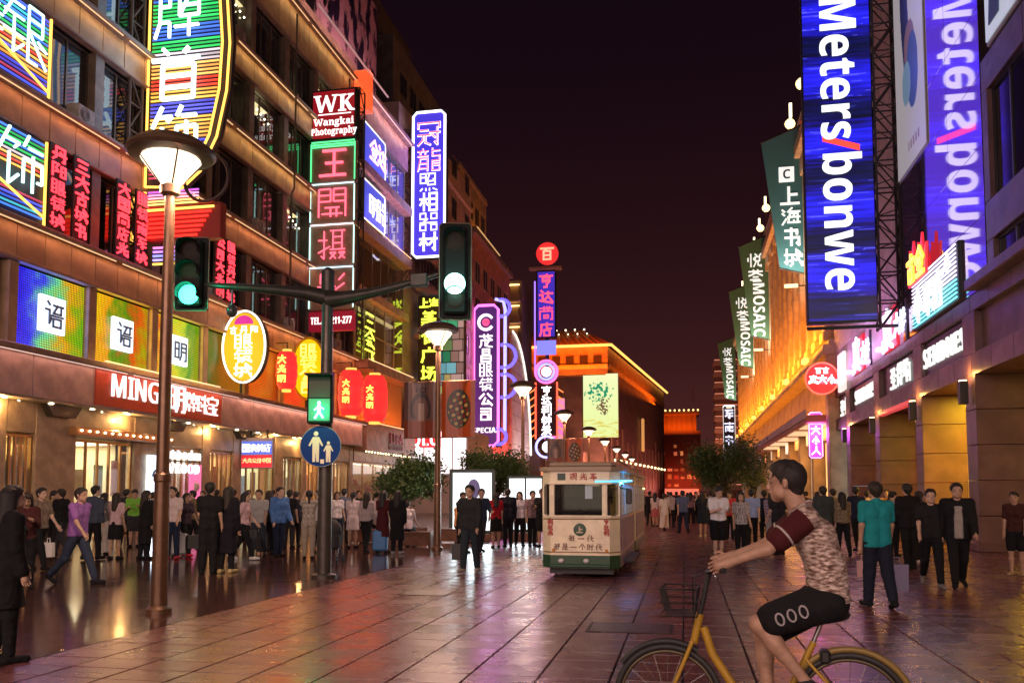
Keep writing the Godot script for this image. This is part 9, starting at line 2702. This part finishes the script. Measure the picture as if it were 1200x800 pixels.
# ---------------------------------------------------------------- the cyclist in the foreground
func make_cyclist() -> void:
	var at := Vector3(0.41, 0.001, -5.42)
	var turn := -PI / 2 - 0.075
	var t := thing("bicycle", "yellow step-through bicycle under the cyclist in the foreground", "bicycle", at, turn)
	var yellow := mt(0.4, 0.23, 0.02, 0.35, 0.0, 0.15, 2.0)
	var black := mt(0.015, 0.015, 0.016, 0.6)
	var steel := mt(0.4, 0.4, 0.4, 0.25, 0.9)
	for q in [[-0.53, "rear"], [0.53, "front"]]:
		var c := Vector3(0, 0.335, q[0])
		var tp := []
		var rp := []
		for i in 48:
			var a := TAU * i / 48
			tp.append(c + Vector3(0, cos(a), sin(a)) * 0.316)
			rp.append(c + Vector3(0, cos(a), sin(a)) * 0.288)
		var ty := Build.new()
		ty.tube(tp, 0.021, 10, true)
		var w := part("wheel", ty, black, t)
		var rm := Build.new()
		rm.tube(rp, 0.012, 8, true)
		part("rim", rm, mt(0.09, 0.07, 0.04, 0.4, 0.5), w)
		for i in 20:
			var a := TAU * i / 20
			var sp := Build.new()
			sp.bar(c + Vector3(0.03 if i % 2 else -0.03, cos(a + 0.3) * 0.025, sin(a + 0.3) * 0.025), c + Vector3(0, cos(a), sin(a)) * 0.284, 0.0018, 4)
			part("spoke", sp, steel, w)
		var hb := Build.new()
		hb.bar(c - Vector3(0.055, 0, 0), c + Vector3(0.055, 0, 0), 0.025, 10)
		part("hub", hb, steel, w)
		# mudguard
		var mg := []
		for i in 15:
			var a: float = -0.9 + i / 14.0 * 2.2 if q[1] == "rear" else -0.95 + i / 14.0 * 1.5
			mg.append(c + Vector3(0, cos(a), -sin(a)) * 0.35)
		var gb := Build.new()
		gb.tube(mg, 0.02, 8)
		part("mudguard", gb, mt(0.2, 0.13, 0.03, 0.4) if q[1] == "rear" else black, t)
	var bb := Vector3(0, 0.29, -0.12)
	var fr := Build.new()
	fr.tube([Vector3(0, 0.78, 0.31), Vector3(0, 0.62, 0.26), Vector3(0, 0.42, 0.13), Vector3(0, 0.3, -0.02), bb], 0.026, 10)
	fr.bar(bb, Vector3(0, 0.72, -0.33), 0.02, 10)
	for s in [-1, 1]:
		fr.bar(bb + Vector3(s * 0.03, 0, 0), Vector3(s * 0.06, 0.335, -0.53), 0.011, 8)
		fr.bar(Vector3(s * 0.015, 0.62, -0.28), Vector3(s * 0.06, 0.335, -0.53), 0.01, 8)
	fr.bar(Vector3(0, 0.86, 0.33), Vector3(0, 0.68, 0.37), 0.024, 10)
	part("frame", fr, yellow, t)
	var fk := Build.new()
	for s in [-1, 1]: fk.tube([Vector3(s * 0.045, 0.7, 0.375), Vector3(s * 0.055, 0.52, 0.45), Vector3(s * 0.055, 0.335, 0.53)], [0.014, 0.013, 0.01], 8)
	part("fork", fk, yellow, t)
	var st := Build.new()
	st.tube([Vector3(0, 0.86, 0.33), Vector3(0, 1.06, 0.285), Vector3(0, 1.12, 0.27)], 0.016, 8)
	st.tube([Vector3(-0.3, 1.15, 0.17), Vector3(-0.2, 1.15, 0.21), Vector3(-0.06, 1.12, 0.28), Vector3(0.06, 1.12, 0.28), Vector3(0.2, 1.15, 0.21), Vector3(0.3, 1.15, 0.17)], 0.012, 8)
	part("handlebar", st, black, t)
	for s in [-1, 1]:
		var g := Build.new()
		g.bar(Vector3(s * 0.3, 1.15, 0.17), Vector3(s * 0.2, 1.15, 0.21), 0.017, 8)
		part("grip", g, black, t)
		var lv := Build.new()
		lv.bar(Vector3(s * 0.18, 1.13, 0.23), Vector3(s * 0.28, 1.11, 0.22), 0.006, 6)
		part("brake_lever", lv, steel, t)
	var bk := Build.new()
	for i in 5: bk.tube([Vector3(-0.15 + i * 0.075, 1.02, 0.34), Vector3(-0.14 + i * 0.07, 0.86, 0.36), Vector3(-0.14 + i * 0.07, 0.86, 0.52), Vector3(-0.15 + i * 0.075, 1.02, 0.56)], 0.005, 5)
	for y in [0.86, 0.94, 1.02]: bk.tube([Vector3(-0.15, y, 0.34), Vector3(0.15, y, 0.34), Vector3(0.15, y, 0.56), Vector3(-0.15, y, 0.56)], 0.005, 5, true)
	part("basket", bk, black, t)
	var sd := Build.new()
	sd.bar(Vector3(0, 0.7, -0.32), Vector3(0, 0.86, -0.385), 0.013, 8)
	part("seat_post", sd, steel, t)
	var sa := Build.new()
	sa.ball(Vector3(0, 0.885, -0.43), Vector3(0.1, 0.045, 0.11), 14, 8)
	sa.ball(Vector3(0, 0.89, -0.31), Vector3(0.04, 0.03, 0.13), 12, 8)
	part("saddle", sa, black, t)
	var pn := bb + Vector3(0, 0.1, -0.125)
	var pf := bb - Vector3(0, 0.1, -0.125)
	var cr := Build.new()
	cr.bar(bb + Vector3(0.07, 0, 0), pn + Vector3(0.09, 0, 0), 0.012, 8)
	cr.bar(bb - Vector3(0.07, 0, 0), pf - Vector3(0.09, 0, 0), 0.012, 8)
	cr.bar(bb - Vector3(0.07, 0, 0), bb + Vector3(0.07, 0, 0), 0.018, 10)
	part("crank", cr, steel, t)
	var cw := Build.new()
	cw.lathe([Vector2(0.03, -0.003), Vector2(0.09, -0.003), Vector2(0.09, 0.003), Vector2(0.03, 0.003)], Vector3.ZERO, 24)
	var co := part("chainring", cw, black, t, bb + Vector3(0.055, 0, 0))
	co.rotation.z = PI / 2
	bx("pedal", pn + Vector3(0.09, -0.012, -0.045), pn + Vector3(0.19, 0.012, 0.045), black, t, 0.006)
	bx("pedal", pf + Vector3(-0.19, -0.012, -0.045), pf + Vector3(-0.09, 0.012, 0.045), black, t, 0.006)
	# rider
	var p := thing("person", "young man cycling to the left in a patterned tee shirt and black shorts", "person", at, turn, "cyclists")
	var J := {"f": false, "upper": Vector3(0, 0.96, 0.27).normalized()}
	J.pel = Vector3(0, 1.0, -0.42)
	J.waist = Vector3(0, 1.16, -0.405)
	J.chest = Vector3(0, 1.34, -0.345)
	J.neck = Vector3(0, 1.51, -0.27)
	J.head = Vector3(0, 1.655, -0.19)
	J.fwd = Vector3(-0.12, -0.05, 1).normalized()
	J.lsh = Vector3(-0.18, 1.45, -0.29); J.rsh = Vector3(0.18, 1.45, -0.29)
	J.lel = Vector3(-0.24, 1.275, -0.07); J.rel = Vector3(0.24, 1.275, -0.07)
	J.lwr = Vector3(-0.25, 1.195, 0.15); J.rwr = Vector3(0.25, 1.195, 0.15)
	J.lhd = Vector3(-0.25, 1.175, 0.205); J.rhd = Vector3(0.25, 1.175, 0.205)
	J.lhip = Vector3(-0.09, 0.97, -0.4); J.rhip = Vector3(0.09, 0.97, -0.4)
	J.rkn = Vector3(0.13, 0.83, -0.015); J.ran = Vector3(0.13, 0.515, -0.27)
	J.rtoe = Vector3(0.14, 0.435, -0.14); J.rheel = Vector3(0.13, 0.46, -0.325)
	J.lkn = Vector3(-0.12, 0.73, -0.04); J.lan = Vector3(-0.12, 0.34, -0.07)
	J.ltoe = Vector3(-0.14, 0.235, 0.07); J.lheel = Vector3(-0.13, 0.28, -0.115)
	var R := figure(J, {"cell": 0.0105, "hem": 0.06, "bottom": "shorts", "loose": 0.022, "curl": 1.3})
	var shirt := StandardMaterial3D.new()
	shirt.albedo_texture = noise_tex("shirt print", 0.035, Color(0.3, 0.19, 0.15), Color(0.86, 0.8, 0.76), 512, false, 4.0, 3)
	shirt.uv1_triplanar = true
	shirt.uv1_scale = Vector3(1.0, 2.6, 1.0)
	shirt.roughness = 0.85
	shirt.normal_enabled = true
	shirt.normal_texture = noise_tex("folds", 0.011, Color.BLACK, Color.WHITE, 256, true, 9.0, 3)
	shirt.normal_scale = 0.9
	dress_up(p, R, skin_mat(1), mt(0.014, 0.01, 0.009, 0.72), shirt, cloth_mat(Color(0.012, 0.012, 0.014)), cloth_mat(Color(0.03, 0.03, 0.035)))
	# brake cables, chain and chain guard
	for s in [-1, 1]:
		var cb := Build.new()
		cb.tube([Vector3(s * 0.2, 1.14, 0.235), Vector3(s * 0.14, 1.1, 0.36), Vector3(s * 0.04, 0.98, 0.37), Vector3(s * 0.02, 0.8, 0.37)], 0.004, 5)
		part("brake_cable", cb, black, t)
	var ch := Build.new()
	ch.tube([bb + Vector3(0.06, 0.09, 0.0), Vector3(0.06, 0.37, -0.53), Vector3(0.06, 0.3, -0.53), bb + Vector3(0.06, -0.09, 0.0)], 0.006, 5)
	part("chain", ch, steel, t)
	var cgd := Build.new()
	cgd.bev(Vector3(0.075, 0.3, -0.5), Vector3(0.085, 0.4, -0.02), 0.004)
	part("chain_guard", cgd, mt(0.3, 0.18, 0.02, 0.4), t)
	var lock := Build.new()
	lock.bev(Vector3(-0.05, 0.6, -0.42), Vector3(0.05, 0.68, -0.36), 0.015)
	part("wheel_lock", lock, black, t)
	# dark sleeves with a pale stripe, and the print on the shorts
	for s in ["l", "r"]:
		var sb := Build.new()
		net(sb, [[cutb(J[s + "sh"], J[s + "el"], 0.05), cutb(J[s + "sh"], J[s + "el"], 0.68), 0.079, 0.07]], 0.01, 0.02)
		part("sleeve", sb, cloth_mat(Color(0.06, 0.012, 0.014)), p)
		var d: Vector3 = (J[s + "el"] - J[s + "sh"]).normalized()
		var ring := Build.new()
		var pts := []
		var c := cutb(J[s + "sh"], J[s + "el"], 0.55)
		var e1 := d.cross(Vector3.RIGHT).normalized()
		var e2 := d.cross(e1)
		for i in 20: pts.append(c + (e1 * cos(TAU * i / 20) + e2 * sin(TAU * i / 20)) * 0.07)
		ring.tube(pts, 0.008, 6, true)
		part("sleeve_stripe", ring, cloth_mat(Color(0.45, 0.4, 0.38)), p)
	for i in 3:
		var a := cutb(J.rhip, J.rkn, 0.35 + i * 0.17)
		var lt := Build.new()
		var pts := []
		var dir: Vector3 = (J.rkn - J.rhip).normalized()
		var nn := dir.cross(Vector3.RIGHT).normalized()
		for k in 12: pts.append(a + Vector3(0.112 - i * 0.004, 0, 0) + (dir * cos(TAU * k / 12) * 0.022 + nn * sin(TAU * k / 12) * 0.035))
		lt.tube(pts, 0.006, 6, true)
		part("shorts_print", lt, cloth_mat(Color(0.35, 0.33, 0.34)), p)
